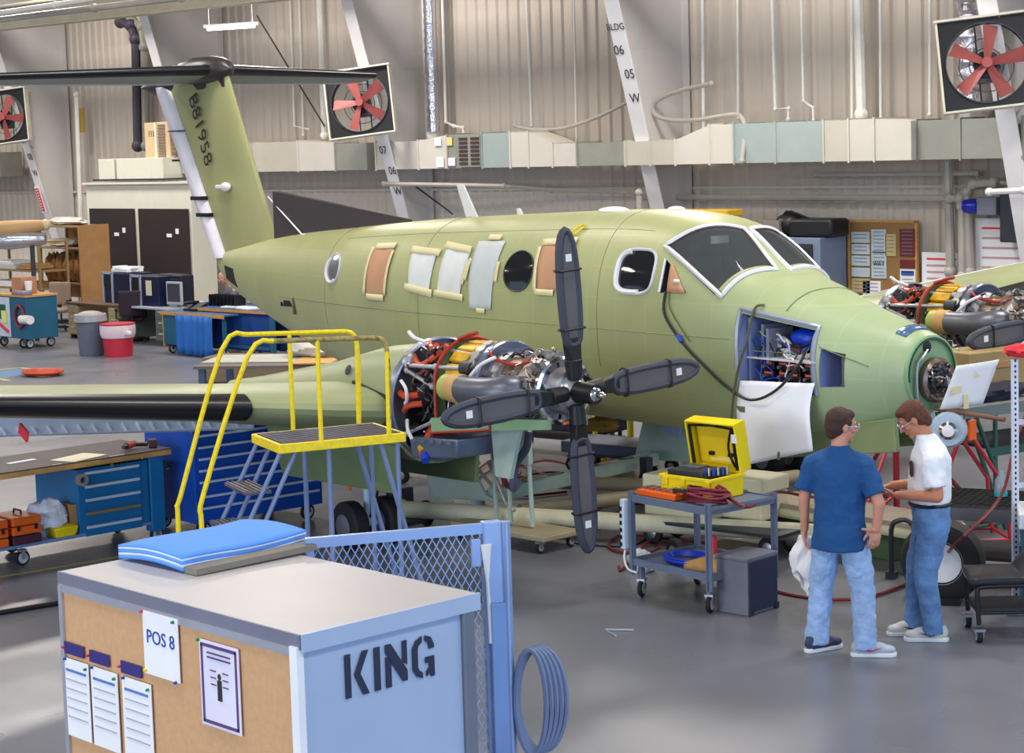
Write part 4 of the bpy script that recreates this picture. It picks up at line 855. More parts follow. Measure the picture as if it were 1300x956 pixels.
    # under-engine clutter hanging
    MB().hexa([E(-1.0,-.1,-.8),E(-.8,-.1,-.8),E(-.8,-.06,-.8),E(-1.0,-.06,-.8),E(-1.05,-.1,-.3),E(-.62,-.1,-.3),E(-.62,-.06,-.3),E(-1.05,-.06,-.3)]).build('mint_service_panel',mint,core,smooth=False)
    # ---- propeller
    pb=MB();pb.lathe([(.001,.04),(.07,.04),(.12,.0),(.135,-.05),(.12,-.1),(.14,-.12),(.14,-.16)],(0,0,0),(1,0,0),24)
    ph=pb.build('propeller_hub',mat('hub_grey',rgb(176,182,190),.3,.6),AC)
    MB().lathe([(.26,-.2),(.285,-.19),(.285,-.15),(.26,-.14),(.245,-.17)],(0,0,0),(1,0,0),40,True).build('spinner_backplate',chrome,ph)
    MB().lathe([(.13,-.17),(.26,-.17),(.26,-.185),(.13,-.185)],(0,0,0),(1,0,0),32,True).build('backplate_disc',engm,ph)
    for k in range(12):
        a=2*PI*(k+.5)/12;MB().box((-.155,.215*math.cos(a),.215*math.sin(a)),(.02,.05,.03),rx=a).build('balance_weight',chrome,ph,smooth=False)
    MB().cyl((.04,0,0),(.26,0,0),.088,.082,n=20).build('pitch_dome',black,ph)
    MB().lathe([(.06,.0),(.045,.02),(.03,.03),(.028,.09),(.02,.1),(.001,.12)],(.26,0,0),(1,0,0),12).build('dome_tip',chrome,ph)
    cov=mat('blade_cover_grey',rgb(62,64,78),.55,var=.08);inn=mat('blade_face',rgb(96,94,98),.5)
    for k in range(4):
        a=PI/2+k*PI/2+.06
        u=Vector((0,math.cos(a),math.sin(a)));w_=Vector((0,-math.sin(a),math.cos(a)));X=Vector((1,0,0))
        q=MB();q.cyl(u*.1,u*.27,.062,.075,n=12)
        q.hexa([u*.25-w_*.05-X*.05,u*.25+w_*.05-X*.05,u*.25+w_*.05+X*.05,u*.25-w_*.05+X*.05,u*.45-w_*.075-X*.035,u*.45+w_*.075-X*.035,u*.45+w_*.075+X*.035,u*.45-w_*.075+X*.035])
        q.hexa([u*.45-w_*.075-X*.02,u*.45+w_*.075-X*.02,u*.45+w_*.075+X*.02,u*.45-w_*.075+X*.02,u*1.27-w_*.05-X*.008,u*1.27+w_*.05-X*.008,u*1.27+w_*.05+X*.008,u*1.27-w_*.05+X*.008])
        bl=q.build('propeller_blade',black,ph,bevel=.01)
        L=[(.40,-.045),(.5,-.075),(.75,-.088),(1.05,-.082),(1.22,-.06),(1.31,-.02),(1.31,.02),(1.22,.06),(1.05,.082),(.75,.088),(.5,.075),(.40,.045)]
        if k%2==1 or True:
            MB().tube([u*r+w_*t+X*.012 for r,t in L],.034,8,True,sub=2).build('blade_cover',cov,ph)
            MB().prism([(r,t) for r,t in L],X*.02,u,w_,X*.012).build('blade_cover_face',inn,ph,smooth=False)
        for r_ in(.52,1.0):
            MB().tube([u*r_-w_*.12-X*.0,u*(r_)-w_*.11+X*.052,u*(r_+.0)+w_*.11+X*.052,u*r_+w_*.12,u*r_+w_*.1-X*.045,u*r_-w_*.1-X*.045],.009,5,True).build('cover_tie',black,ph)
        MB().box(tuple(u*1.1+X*.037+w_*0),(.004,.06,.06),rx=a).build('cover_label',paper,ph,smooth=False)
    return core,ph
core,ph=engine()
core.location=(0,-2.62,1.76);ph.location=(0,-2.62,1.76)
for o in(core,ph):
    c=copy_tree(o,AC);c.location=(0,3.56,1.84)

# ================================================================ EQUIPMENT
Fp=lambda p:(p[0],p[1])
def caster(parent,x,y,r=.06,name='caster',fork=steel,z=0.,rz=0.):
    c=Vector((x,y,z+r));d=Vector((-math.sin(rz),math.cos(rz),0));e=Vector((math.cos(rz),math.sin(rz),0))
    o=MB().box(tuple(c+Vector((0,0,r*.95))),(.07,.07,.02),rz=rz).box(tuple(c+e*.026+Vector((0,0,r*.45))),(.006,.04,r*1.1),rz=rz).box(tuple(c-e*.026+Vector((0,0,r*.45))),(.006,.04,r*1.1),rz=rz).build(name,fork,parent,smooth=False)
    MB().lathe([(r*.3,-.018),(r*.9,-.018),(r,-.008),(r,.008),(r*.9,.018),(r*.3,.018)],c,tuple(e),16).build('wheel',rubber,o)
    MB().lathe([(.001,-.021),(r*.68,-.021),(r*.68,.021),(.001,.021)],c,tuple(e),14).build('hub',mat('caster_hub_pale',rgb(176,180,186),.4),o);return o
hand=mat('drawer_handle_silver',rgb(204,210,220),.35,.1)
# ---- work platform with stairs
t=thing('work_platform','yellow railed rolling work platform with ribbed deck beside the near engine','work platform',(-11.82,9.02,0),math.radians(-18))
chip=mat('chipped_yellow',rgb(236,208,24),.45,var=.12,scale=30);gal=mat('galvanised_tube',rgb(132,148,186),.35,.5)
worn=mat('worn_rail',rgb(150,132,74),.5,var=.5,scale=25)
deckm=mat('ribbed_deck',rgb(88,84,96),.5,.3,var=.2,scale=12)
MB().box((0,.05,1.61),(.64,.96,.03)).build('deck',deckm,t,smooth=False)
for k in range(10):MB().box((-.28+k*.062,.05,1.632),(.022,.94,.014)).build('deck_rib',deckm,t,smooth=False)
for q in(((.325,.05,1.6),(.03,1.0,.07)),((-.325,.05,1.6),(.03,1.0,.07)),((0,-.44,1.6),(.66,.03,.07)),((0,.54,1.6),(.66,.03,.07))):MB().box(*q).build('deck_edge',chip,t,smooth=False,bevel=.006)
for sx,dy in((.32,0),(-.32,0)):
    P=[(sx,.42+dy*.2,1.6),(sx,.43+dy*.6,2.26),(sx,.34+dy,2.37),(sx,-.18+dy*.9,2.39),(sx,-.46+dy*.8,2.40),(sx,-.66+dy*.9,2.30),(sx,-1.03,1.34 if sx>0 else 1.22),(sx,-1.06,1.1),(sx,-1.06,.32)]
    MB().tube([P[0],P[1],P[2]],.019,8,sub=4).tube(P[2:5],.019,8,sub=2).build('guard_rail',worn if sx>0 else chip,t)
    MB().tube(P[4:],.019,8,sub=4).build('stair_rail',chip,t)
    MB().tube([P[0],P[1]],.02,8).build('rail_post',chip,t)
    for y in(-.12,):MB().cyl((sx,y+dy,1.6),(sx,y+dy,2.39),.018,n=8).build('rail_post',chip,t)
for sx in(-.28,.28):
    MB().cyl((sx,-.42,1.58),(sx,-1.2,.12),.018,n=8).build('stair_stringer',gal,t);MB().cyl((sx,-.30,1.58),(sx,-1.05,.12),.018,n=8).build('stair_stringer',gal,t)
    MB().cyl((sx,-.05,1.58),(sx,-.05,.12),.02,n=8).build('leg',gal,t);MB().cyl((sx,.36,1.58),(sx,.75,.12),.02,n=8).build('leg',gal,t)
    MB().cyl((sx,.5,1.58),(sx,.5,.12),.02,n=8).build('leg',gal,t);MB().cyl((sx,-1.2,.13),(sx,.82,.13),.02,n=8).build('base_rail',gal,t)
    for y in(-1.15,.78):caster(t,sx,y,.055)
for k in range(5):
    z=1.28-k*.28;y=-.52-(1.55-z)*.46
    MB().box((0,y+.04,z),(.54,.2,.025)).build('step',deckm,t,smooth=False,bevel=.004)
    for j in range(5):MB().box((0,y-.04+j*.04,z+.016),(.52,.012,.008)).build('step_rib',deckm,t,smooth=False)
# ---- blue workbench on wheels (left)
t=thing('rolling_workbench','blue wheeled workbench with five drawers and dark top at left','workbench',(-16.72,9.0,0))
benchtop=mat('bench_top_dark',rgb(78,72,74),.6,var=.1)
MB().box((0,0,.915),(.92,3.1,.012)).build('bench_top',benchtop,t,smooth=False)
MB().box((0,0,.885),(.92,3.1,.05)).build('wooden_edge',wood,t,smooth=False)
MB().box((.0,.92,.52),(.8,.78,.62)).build('drawer_cabinet',bluepaint,t,smooth=False,bevel=.006)
for k in range(5):
    z=.755-k*.12+(-.01*k);dr=MB().box((.405,.9,z),(.012,.62,.105)).build('drawer',bluepaint,t,smooth=False)
    MB().box((.418,.9,z+.035),(.02,.6,.026)).build('drawer_handle',hand if k!=3 else mat('brass_strip',rgb(168,136,82),.4,.4),dr,smooth=False)
MB().cyl((.41,.9,.83),(.425,.9,.83),.02,n=12).build('lock',steel,t)
for x in(-.36,.36):
    MB().box((x,1.4,.49),(.12,.16,.75)).build('leg',bluepaint,t,smooth=False,bevel=.01);caster(t,x,1.4,.075,fork=steel)
    MB().box((x,-1.4,.49),(.12,.16,.75)).build('leg',bluepaint,t,smooth=False,bevel=.01);caster(t,x,-1.4,.075)
    caster(t,x*.9,-.05 if x>0 else .2,.075)
MB().box((0,0,.2),(.8,2.7,.03)).build('bottom_shelf',mat('shelf_blue_grey',rgb(110,134,180),.45),t,smooth=False)
MB().lathe([(.03,0),(.06,0),(.06,.05),(.03,.05)],(.42,.55,.74),(1,0,0),16,True).build('hose_reel',mat('reel_grey',rgb(130,130,120),.6),t)
MB().tube([(.44,1.46,.8),(.47,1.5,.78),(.46,1.52,.73),(.44,1.5,.72)],.008,6).build('hook',black,t)
MB().box((.44,.3,.9),(.01,.09,.05)).box((.44,.95,.91),(.01,.16,.03)).build('edge_label',paper,t,smooth=False)
def loose(name,label,cat,b,m,group=None,**k):return tag(b.build(name,m,None,**k),label,cat,group)
p=(-16.46,9.64,0.93);loose('paper_sheet','cream paper sheet lying on the dark bench top','paper',MB().box((p[0],p[1],.926),(.3,.46,.006),rz=.3),mat('cream_sheet',rgb(216,208,184),.8))
p=(-16.71,9.17,0.93);loose('paper_strip','small white strip lying on the bench top near the left edge','paper',MB().box((p[0],p[1],.926),(.06,.3,.006),rz=.1),paper)
p=(-16.49,10.23,0.93)
t=thing('cordless_drill','red and black cordless drill lying on the blue workbench','drill',(p[0],p[1],.925),.6)
MB().cyl((0,-.09,.045),(0,.1,.045),.038,.032,n=12).build('body',mat('drill_red',rgb(150,48,44),.45),t);MB().cyl((0,-.16,.045),(0,-.09,.045),.02,.028,n=10).build('chuck',black,t)
MB().cyl((.0,.07,.04),(.13,.13,.035),.022,n=8).build('handle',black,t);MB().box((.17,.16,.04),(.08,.11,.08),rz=.4).build('battery',mat('battery_dark',rgb(70,26,28),.5),t,bevel=.01)
for i,(x,y,lbl) in enumerate([(9,672,'front orange tool case stacked on the bench shelf'),(52,664,'rear orange tool case beside the white rags')]):
    p=((-16.99,9.16,0.27),(-17,9.45,0.27))[i]
    t=thing('tool_case',lbl,'tool case',(-16.5,8.62+i*.34,.215))
    for k in range(3):MB().box((0,0,.045+k*.088),(.42,.3,.08)).build('tray',orange if (k<2 or i==0) and not(i==1 and k==0) else (mat('case_purple',rgb(74,34,50),.5) if k==0 else orange),t,smooth=False,bevel=.012)
    MB().tube([(-.07,.02,.265),(-.06,.02,.3),(.06,.02,.3),(.07,.02,.265)],.01,6).build('handle',black,t)
    for y in(-.09,.09):MB().box((.213,y,.16),(.01,.03,.05)).build('latch',black,t,smooth=False)
t=thing('small_parts_bin','yellow plastic bin holding a water bottle on the bench shelf','bin',(-16.42,9.38,.215))
MB().hexa([(-.1,-.1,0),(.1,-.1,0),(.1,.1,0),(-.1,.1,0),(-.12,-.13,.13),(.12,-.13,.09),(.12,.13,.09),(-.12,.13,.13)]).build('bin_body',yellow,t,smooth=False,bevel=.008)
def crumple(name,label,cat,c,r,m,seed,n=26,flat=.7):
    rnd=random.Random(seed);b=MB();k=Vector((rnd.random()*9,rnd.random()*9,rnd.random()*9))
    from mathutils import noise
    def f(u,v):
        a=2*PI*u;t_=PI*v;d=Vector((math.sin(t_)*math.cos(a),math.sin(t_)*math.sin(a),math.cos(t_)));q=1+.35*noise.noise(d*1.8+k)+.18*noise.noise(d*4.5+k)
        return Vector(c)+Vector((d.x*r[0]*q,d.y*r[1]*q,max(d.z*r[2]*q,-r[2]*flat)))
    b.grid(f,n,n//2+2,True);o=b.build(name,m,None,angle=50);return tag(o,label,cat)
ragm=mat('white_rag',rgb(206,210,228),.9,var=.12,scale=14)
crumple('rag_pile','crumpled white and blue rags on the bench shelf left of the drawers','rags',(-16.5,9.26,.40),(.17,.2,.16),ragm,3)
loose('cardboard_piece','upright cardboard piece between the yellow bin and drawers','cardboard',MB().box((-16.38,9.50,.36),(.03,.08,.28)).box((-16.48,9.50,.36),(.2,.03,.28)),cardboard,smooth=False)
t=thing('water_bottle','clear water bottle with blue label in the yellow bin','bottle',(-16.42,9.36,.235))
MB().lathe([(.001,0),(.05,0),(.052,.02),(.05,.2),(.02,.24),(.018,.27),(.001,.27)],(0,0,0),(0,0,1),14).build('bottle_body',mat('bottle_plastic',rgb(200,214,230),.15),t);MB().cyl((0,0,.08),(0,0,.14),.053,n=14).build('blue_label',bluw,t)
# ---- drawer cabinet behind the stairs
t=thing('tool_drawer_cabinet','bright blue wheeled drawer cabinet behind the work platform stairs','tool cabinet',(-16.5,11.45,0),math.radians(-3))
MB().box((0,0,.62),(.95,1.5,.92)).build('cabinet_body',bluedeep,t,smooth=False,bevel=.008)
MB().box((.0,-.0,1.09),(.95,1.5,.03)).build('top_tray',mat('tray_grey',rgb(120,122,128),.5,.3),t,smooth=False)
for k in range(7):
    z=1.0-k*.115-(.03 if k>4 else 0);dr=MB().box((.48,0,z),(.015,1.42,.1)).build('drawer',bluedeep,t,smooth=False);MB().box((.495,0,z+.03),(.02,1.4,.022)).build('drawer_handle',hand,dr,smooth=False)
for x in(-.38,.38):
    for y in(-.62,.62):caster(t,x,y,.085,fork=black)
p=(-19.27,12.37,0);t=thing('floor_clip','small dark metal clip lying on the floor right of the bench','clip',p)
MB().tube([(-.08,0,.02),(0,.03,.03),(.1,0,.05),(.06,-.05,.02)],.012,5).build('body',black,t)
# ---- big grey cabinet in the foreground
cgr=mat('cabinet_light_grey',rgb(176,172,176),.38,var=.03);cbl=mat('cabinet_side_blue_lit',rgb(166,184,214),.36,var=.03)  # body is plain grey paint; blue daylight tint put into its colour
t=thing('storage_cabinet','big grey storage cabinet stencilled KING in the foreground','cabinet',(-7.24,5.14,0))
hx,hy=.93,.47
MB().box((0,0,.9),(2*hx,2*hy,1.74)).build('cabinet_body',cbl,t,smooth=False,bevel=.006)
MB().box((0,0,1.8),(2*hx+.03,2*hy+.03,.06)).build('cabinet_top',cgr,t,smooth=False,bevel=.006)
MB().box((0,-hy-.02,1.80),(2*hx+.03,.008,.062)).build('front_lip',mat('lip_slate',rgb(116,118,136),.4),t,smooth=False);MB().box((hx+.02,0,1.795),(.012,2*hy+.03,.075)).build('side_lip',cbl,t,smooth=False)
MB().box((hx+.012,hy-.05,.9),(.02,.07,1.74)).build('shaded_edge',mat('cabinet_shadow_edge',rgb(110,116,134),.3),t,smooth=False,bevel=.009)  # darker strip, shading along the cabinet edge painted as colour
st=mat('stencil_navy',rgb(38,46,72),.6)
# stencil letters on the +x face : u = +y, v = up
def letter(polys,y,z,h):
    b=MB()
    for q in polys:b.prism([(a*h*1.13,c*h) for a,c in q],(hx+.006,y,z),(0,1,0),(0,0,1),(.003,0,0))
    b.build('stencil_letter',st,t,smooth=False)
Lt={'K':[[(0,0),(.14,0),(.14,1),(0,1)],[(.24,.52),(.44,1),(.60,1),(.38,.5),(.60,0),(.44,0),(.24,.48)]],
 'I':[[(0,0),(.15,0),(.15,1),(0,1)]],
 'N':[[(0,0),(.14,0),(.14,.62),(0,.72)],[(0,.82),(0,1),(.14,1),(.56,.3),(.56,.06),(.44,.06)],[(.44,.52),(.56,.42),(.56,1),(.44,1)]],
 'G':[[(.26,1),(.1,.92),(0,.75),(0,.25),(.1,.08),(.26,0),(.26,.14),(.16,.22),(.14,.3),(.14,.7),(.16,.78),(.26,.86)],[(.34,1),(.5,.93),(.58,.75),(.58,.66),(.44,.66),(.44,.72),(.42,.82),(.34,.87)],[(.34,.48),(.58,.48),(.58,0),(.48,0),(.46,.1),(.36,.02),(.36,.14),(.44,.24),(.44,.34),(.34,.34)]]}
yy=-.26;H_=.185
for ch,wd in(('K',.60),('I',.15),('N',.56),('G',.58)):letter(Lt[ch],yy,1.515,H_);yy+=wd*H_*1.13+.030
# cork board on the front (-y) face
cork=mat('cork',rgb(204,160,118),.85,var=.05,scale=30,bump=.15,bscale=120)
cb=MB().box((-.02,-hy-.012,1.1),(2*hx-.06,.02,1.3)).build('cork_board',cork,t,smooth=False)
al=mat('aluminium_trim',rgb(186,188,200),.3,.5)
MB().box((-hx+.015,-hy-.018,.9),(.03,.035,1.74)).build('side_trim',al,t,smooth=False);MB().box((hx-.015,-hy-.018,.9),(.05,.035,1.76)).build('side_trim',mat('white_trim',rgb(238,240,246),.3),t,smooth=False)
MB().box((0,-hy-.016,1.755),(2*hx,.03,.035)).build('top_trim',al,t,smooth=False)
def pinned(label,x0,x1,z0,z1,m,pins,name='poster'):
    o=MB().box(((x0+x1)/2,4.637,(z0+z1)/2),(x1-x0,.004,z1-z0)).build(name,m,None,smooth=False);tag(o,label,'paper','papers pinned to the cork board')
    for x,z,c in pins:MB().cyl((x,4.634,z),(x,4.622,z),.008,.006,n=8).build('push_pin',c,o)
    return o
pr_,pg_,pb_,py_=redp,mat('pin_green',rgb(20,140,90),.4),bluw,yellow
o=pinned('white sheet reading POS 8 pinned to the cork board',-7.44,-7.16,1.475,1.76,paper,((-7.44,1.755,pr_),(-7.19,1.745,pg_),(-7.43,1.49,py_),(-7.19,1.475,pb_)),'pos_sheet')
text('POS 8',.088,mat('print_blue',rgb(40,74,160),.6),o,'printed_text',(-7.30,4.633,1.62),(1,0,0),(0,0,1))
o=pinned('bordered safety poster with a small figure pinned to the cork board',-7.0,-6.71,1.33,1.705,mat('lilac_paper',rgb(226,222,240),.8),((-7.0,1.70,pg_),))
bd=mat('poster_purple',rgb(92,64,120),.6)
for q in(((-6.855,4.633,1.685),(.26,.003,.014)),((-6.855,4.633,1.35),(.26,.003,.014)),((-6.98,4.633,1.517),(.012,.003,.34)),((-6.73,4.633,1.517),(.012,.003,.34))):MB().box(*q).build('poster_border',bd,o,smooth=False)
for k in range(2):MB().box((-6.855,4.633,1.655-.02*k),(.17,.003,.007)).build('printed_line',bd,o,smooth=False)
MB().ball((-6.855,4.633,1.56),(.012,.003,.014)).box((-6.855,4.633,1.50),(.03,.003,.09)).build('printed_figure',lett,o)
for k in range(6):MB().box((-6.90+.09*(k%2),4.633,1.58-.03*(k//2)),(.04,.003,.005)).build('printed_line',bd,o,smooth=False)
for i,(x,z,l) in enumerate(((-8.05,1.475,'leftmost'),(-7.83,1.472,'middle'),(-7.56,1.468,'rightmost'))):
    pinned(f'{l} of the three small navy labels pinned to the cork board',x-.085,x+.085,z-.028,z+.028,mat('navy_label',rgb(50,44,120),.5),((x-.09,z,pr_),),'navy_label')
for i,(x0,x1,l) in enumerate(((-8.15,-7.93,'left'),(-7.91,-7.68,'middle'),(-7.64,-7.40,'right'))):
    o=pinned(f'{l} one of three white charts below the navy labels',x0,x1,1.05,1.425-.0*i,paper,((x0+.02,1.42,pb_),(x1-.02,1.40,pg_)),'chart')
    for k in range(6):MB().box(((x0+x1)/2,4.633,1.37-k*.045),((x1-x0)*.8,.003,.006 if k else .012)).build('printed_line',mat('print_blue_pale',rgb(90,120,190),.7) if not k else mat('print_grey2',rgb(170,172,190),.7),o,smooth=False)
# foam sheets on top
foam=mat('blue_foam',rgb(88,150,236),.75,var=.04,bump=.2,bscale=80);foamw=mat('white_foam_core',rgb(206,220,244),.8)
fs=thing('foam_sheets','stack of blue foam sheets lying on the grey cabinet','foam',(-7.9,5.42,1.832))
def fo(u,v,z0):return Vector((-.28+.52*u-.02*v,-.44+.74*v+.02*u,z0+.018*math.sin(u*PI)*1.0+.006*math.sin(v*6+u)+(.012*v*v)))
for k,(z0,th,m_,sh) in enumerate(((.012,.016,foam,0),(.028,.012,foamw,.004),(.040,.016,foam,0),(.056,.010,foamw,.004),(.066,.012,foam,0))):
    MB().grid(lambda u,v:fo(u,v,z0),10,12).build('foam_sheet' if m_ is foam else 'foam_core',m_,fs,thick=th,recalc=False)
MB().box((.29,-.05,.02),(.1,.72,.03),rx=.01).build('grey_cardboard_strip',mat('grey_board',rgb(128,122,112),.7),fs,smooth=False)
# ---- mesh gate and post behind the cabinet
gm_=mat('galvanised_blue',rgb(150,172,214),.35,.45)
a_=Vector((-7.60,5.67,0));c_=Vector((-7.19,6.47,0));d_=(c_-a_);L_=d_.length
t=thing('mesh_gate','galvanised diamond mesh gate panel with post behind the grey cabinet','gate',a_,math.atan2(d_.y,d_.x))
MB().box((L_/2,0,1.875),(L_,.035,.05)).build('top_rail',gm_,t,smooth=False);MB().box((.02,0,1.0),(.04,.035,1.75)).build('side_rail',gm_,t,smooth=False);MB().box((L_/2,0,.15),(L_,.035,.05)).build('bottom_rail',gm_,t,smooth=False)
b=MB();pitch=.041;hh=1.72;sl=1.75
n_=int((L_+hh/sl)/pitch)+1
for sg in(-1,1):
    for k in range(-n_,n_*2):
        x0=k*pitch;P=[]
        # line x = x0 + sg*(z-.15)/sl ; clip to 0..L
        za,zb=.15,1.86;xa,xb=x0,x0+sg*(zb-za)/sl
        lo,hi=min(xa,xb),max(xa,xb)
        if hi<=0.0 or lo>=L_:continue
        def cl(x):return max(0,min(L_,x))
        fz=lambda x:za+(x-xa)*sg*sl
        xA,xB=cl(xa),cl(xb);b.box(((xA+xB)/2,sg*.004,(fz(xA)+fz(xB))/2),(abs(xB-xA)*math.hypot(1,sl),.004,.005),ry=-sg*math.atan(sl))
o=b.build('diamond_mesh',gm_,t,smooth=False);o['kind']='stuff'
MB().box((L_+.04,0,.96),(.1,.06,1.9)).build('gate_post',gm_,t,smooth=False,bevel=.01)
MB().box((L_+.04,0,1.0),(.1,.06,1.98)).build('latch_bar',gm_,t,smooth=False,loc=(-.1,0,-.03)) if 0 else None
MB().cyl((L_+.11,.0,0),(L_+.11,.0,1.90),.03,n=14).build('round_post',gm_,t)
MB().box((L_-.05,-.03,1.76),(.05,.02,.14)).build('latch_plate',gm_,t,smooth=False,bevel=.004)
MB().tube([(L_+.0,-.045,1.8),(L_-.0,-.05,1.62),(L_+.01,-.05,1.3)],[.028,.008,.012],8).build('white_spatula',white,t)
MB().box((L_+.05,-.04,1.05),(.08,.05,.9)).build('hinge_plate',mat('blue_plate',rgb(128,156,206),.4,.3),t,smooth=False,bevel=.004)
t=thing('hose_coil','grey hose coil hanging on the gate post beside the grey cabinet','hose',(-7.04,6.62,.98))
for k in range(5):
    MB().tube([((.06+.008*k)*math.cos(a)+.0,(.05+.008*k)*math.cos(a)+.02*k,.27*math.sin(a)+.0) for a in[2*PI*i/24 for i in range(24)]],.014,6,True).build('hose_loop',mat('grey_hose',rgb(120,134,168),.45),t)
# ---- instrument cart
cgy=mat('cart_grey',rgb(104,114,138),.45)
A0=Vector((-11.13,11.67,0.86));B0=Vector((-10.2,11.59,0.86));C0=Vector((-10.3,12.49,0.86))
ux=(B0-A0);wl=ux.length;ux.normalize();rz=math.atan2(ux.y,ux.x)
CT=thing('steel_cart','grey two shelf steel cart carrying a yellow case','cart',(B0.x,B0.y,0),rz)
D_=.74
top=MB().box((-wl/2,D_/2,.845),(wl+.04,D_,.02)).build('top_shelf',cgy,CT,smooth=False)
for z in(.835,.30):
    for q in(((-wl/2,0,z),(wl+.04,.02,.06)),((-wl/2,D_,z),(wl+.04,.02,.06)),((0,D_/2,z),(.02,D_,.06)),((-wl,D_/2,z),(.02,D_,.06))):MB().box(*q).build('shelf_rim',cgy,CT,smooth=False)
MB().box((-wl/2,D_/2,.29),(wl,D_,.02)).build('bottom_shelf',cgy,CT,smooth=False)
for x in(0,-wl):
    for y in(0,D_):
        MB().box((x,y,.54),(.05,.012,.7)).box((x-.02 if x==0 else x+.02,y,.54),(.012,.05,.7)).build('leg',cgy,CT,smooth=False)
        cs=caster(CT,x-(.06 if x==0 else -.06),y+(.05 if y==0 else -.05),.075,fork=steel,rz=.5)
        MB().box((x-(.06 if x==0 else -.06),y+(.05 if y==0 else -.05),.2),(.04,.04,.14)).build('caster_stem',cgy,CT,smooth=False)
def onc(x,y,z):return Matrix.Translation(CT.location)@Matrix.Rotation(rz,4,'Z')@Vector((x,y,z))
# power strip
t=thing('power_strip','white outlet strip hanging on the left leg of the cart','power strip',onc(-wl-.06,-.02,.44),rz)
MB().box((0,0,.17),(.05,.06,.42)).build('strip_body',mat('strip_white',rgb(206,222,240),.4),t,smooth=False,bevel=.008)
for k in range(6):MB().box((-.012,-.031,.0+k*.06),(.026,.006,.034)).build('outlet',black,t,smooth=False)
MB().tube([(0,0,-.05),(.01,-.02,-.12),(.05,-.02,-.2),(.12,.02,-.23)],.01,6,sub=4).build('cord',white,t)
# yellow hard case
t=thing('yellow_hard_case','open yellow hard case with test equipment on the cart','case',onc(-wl*.53,.40,.856),rz+.12);t.scale=(.92,.92,.92)
def casebox(b,w_,d_,z0,z1,th=.02):
    b.box((0,0,z0+th/2),(w_,d_,th)).box((-w_/2+th/2,0,(z0+z1)/2),(th,d_,z1-z0)).box((w_/2-th/2,0,(z0+z1)/2),(th,d_,z1-z0)).box((0,-d_/2+th/2,(z0+z1)/2),(w_,th,z1-z0)).box((0,d_/2-th/2,(z0+z1)/2),(w_,th,z1-z0));return b
casebox(MB(),.58,.46,0,.2).build('case_base',yellow,t,smooth=False,bevel=.012)
MB().box((0,-.235,.185),(.6,.015,.03)).box((0,.235,.185),(.6,.015,.03)).box((.295,0,.185),(.015,.48,.03)).box((-.295,0,.185),(.015,.48,.03)).build('base_rim',yellow,t,smooth=False,bevel=.004)
lid=casebox(MB(),.58,.46,-.04,.12).build('case_lid',yellow,t,smooth=False,bevel=.012,loc=(0,.27,.44),rot=(math.radians(101),0,0))
MB().box((0,-.0,-.005),(.5,.38,.02)).build('lid_panel',mat('lid_yellow_inner',rgb(236,200,30),.5),lid,smooth=False)
MB().tube([(-.25,-.18,.1),(-.25,.18,.1),(.0,.2,.1),(.24,.18,.1),(.24,-.2,.1)],.016,6).build('lid_seal',black,lid)
MB().tube([(.22,.17,.09),(.18,0,.11),(.21,-.17,.09),(.26,-.22,.04)],.012,6,sub=4).build('lid_cable',black,lid)
for x in(-.1,.12):MB().box((x,-.1,.02),(.05,.03,.03)).build('lid_clip',black,lid,smooth=False)
MB().box((.0,-.155,.01),(.24,.03,.01)).build('lid_label',mat('pale_yellow_label',rgb(240,226,130),.6),lid,smooth=False)
MB().box((.27,.1,.125),(.05,.08,.01)).build('lid_sticker',paper,lid,smooth=False)
MB().box((-.06,0,.2),(.4,.34,.08)).build('instrument',mat('instrument_dark',rgb(44,48,58),.45),t,smooth=False,bevel=.01)
MB().box((-.12,.05,.245),(.2,.16,.012)).build('instrument_panel',mat('panel_grey',rgb(92,96,100),.4),t,smooth=False)
for k in range(6):MB().cyl((.13+.02*k,-.12+.04*k,.2),(.13+.02*k,-.12+.04*k,.27),.012,n=8).build('fitting',steel if k%2 else bluw,t)
MB().box((.12,-.245,.09),(.17,.02,.09)).build('case_handle',black,t,smooth=False,bevel=.01)
for x in(-.22,-.02,.26):MB().box((x,-.243,.15),(.05,.02,.07)).build('case_latch',yellow,t,smooth=False,bevel=.005)
for k in range(4):MB().box((-.26+.05*k,-.232,.06),(.02,.012,.1)).build('case_rib',yellow,t,smooth=False)
t=thing('orange_tool_tray','flat orange tray of tools on the left of the cart','tray',onc(-wl+.27,.13,.856),rz)
MB().box((0,0,.03),(.46,.2,.05)).build('tray_body',orange,t,smooth=False,bevel=.01)
for k in range(5):MB().box((-.18+.08*k,.0,.062),(.05,.11+.01*(k%2),.02)).build('tool',mat('tool_brown',rgb(150,88,70),.5) if k%2 else steel,t,smooth=False)
MB().cyl((.15,-.02,.08),(.34,-.08,.1),.02,n=10).build('pencil_tool',darksteel,t)
hosem=mat('maroon_hose',rgb(126,40,58),.5)
t=thing('maroon_hose_coil','coiled maroon hose on the right of the cart top','hose',onc(-.23,.2,.86),rz)
rnd=random.Random(3)
for k in range(9):
    a0=rnd.uniform(0,6);rr=rnd.uniform(.12,.2);MB().tube([(rr*1.15*math.cos(a+a0)+rnd.uniform(-.01,.01),rr*.75*math.sin(a+a0),.02+.012*k+.012*math.sin(2*a+k)) for a in[2*PI*i/18 for i in range(18)]],.012,6,True).build('hose_loop',hosem,t)
t=thing('blue_hose_coil','coiled blue hose on the lower shelf of the cart','hose',onc(-wl*.62,.3,.3),rz)
for k in range(7):
    rr=.15+.012*k;MB().tube([(rr*1.25*math.cos(a)+.01*k,rr*.9*math.sin(a),.02+.01*(k%4)) for a in[2*PI*i/20 for i in range(20)]],.011,6,True).build('hose_loop',mat('blue_hose',rgb(20,60,190),.4),t)
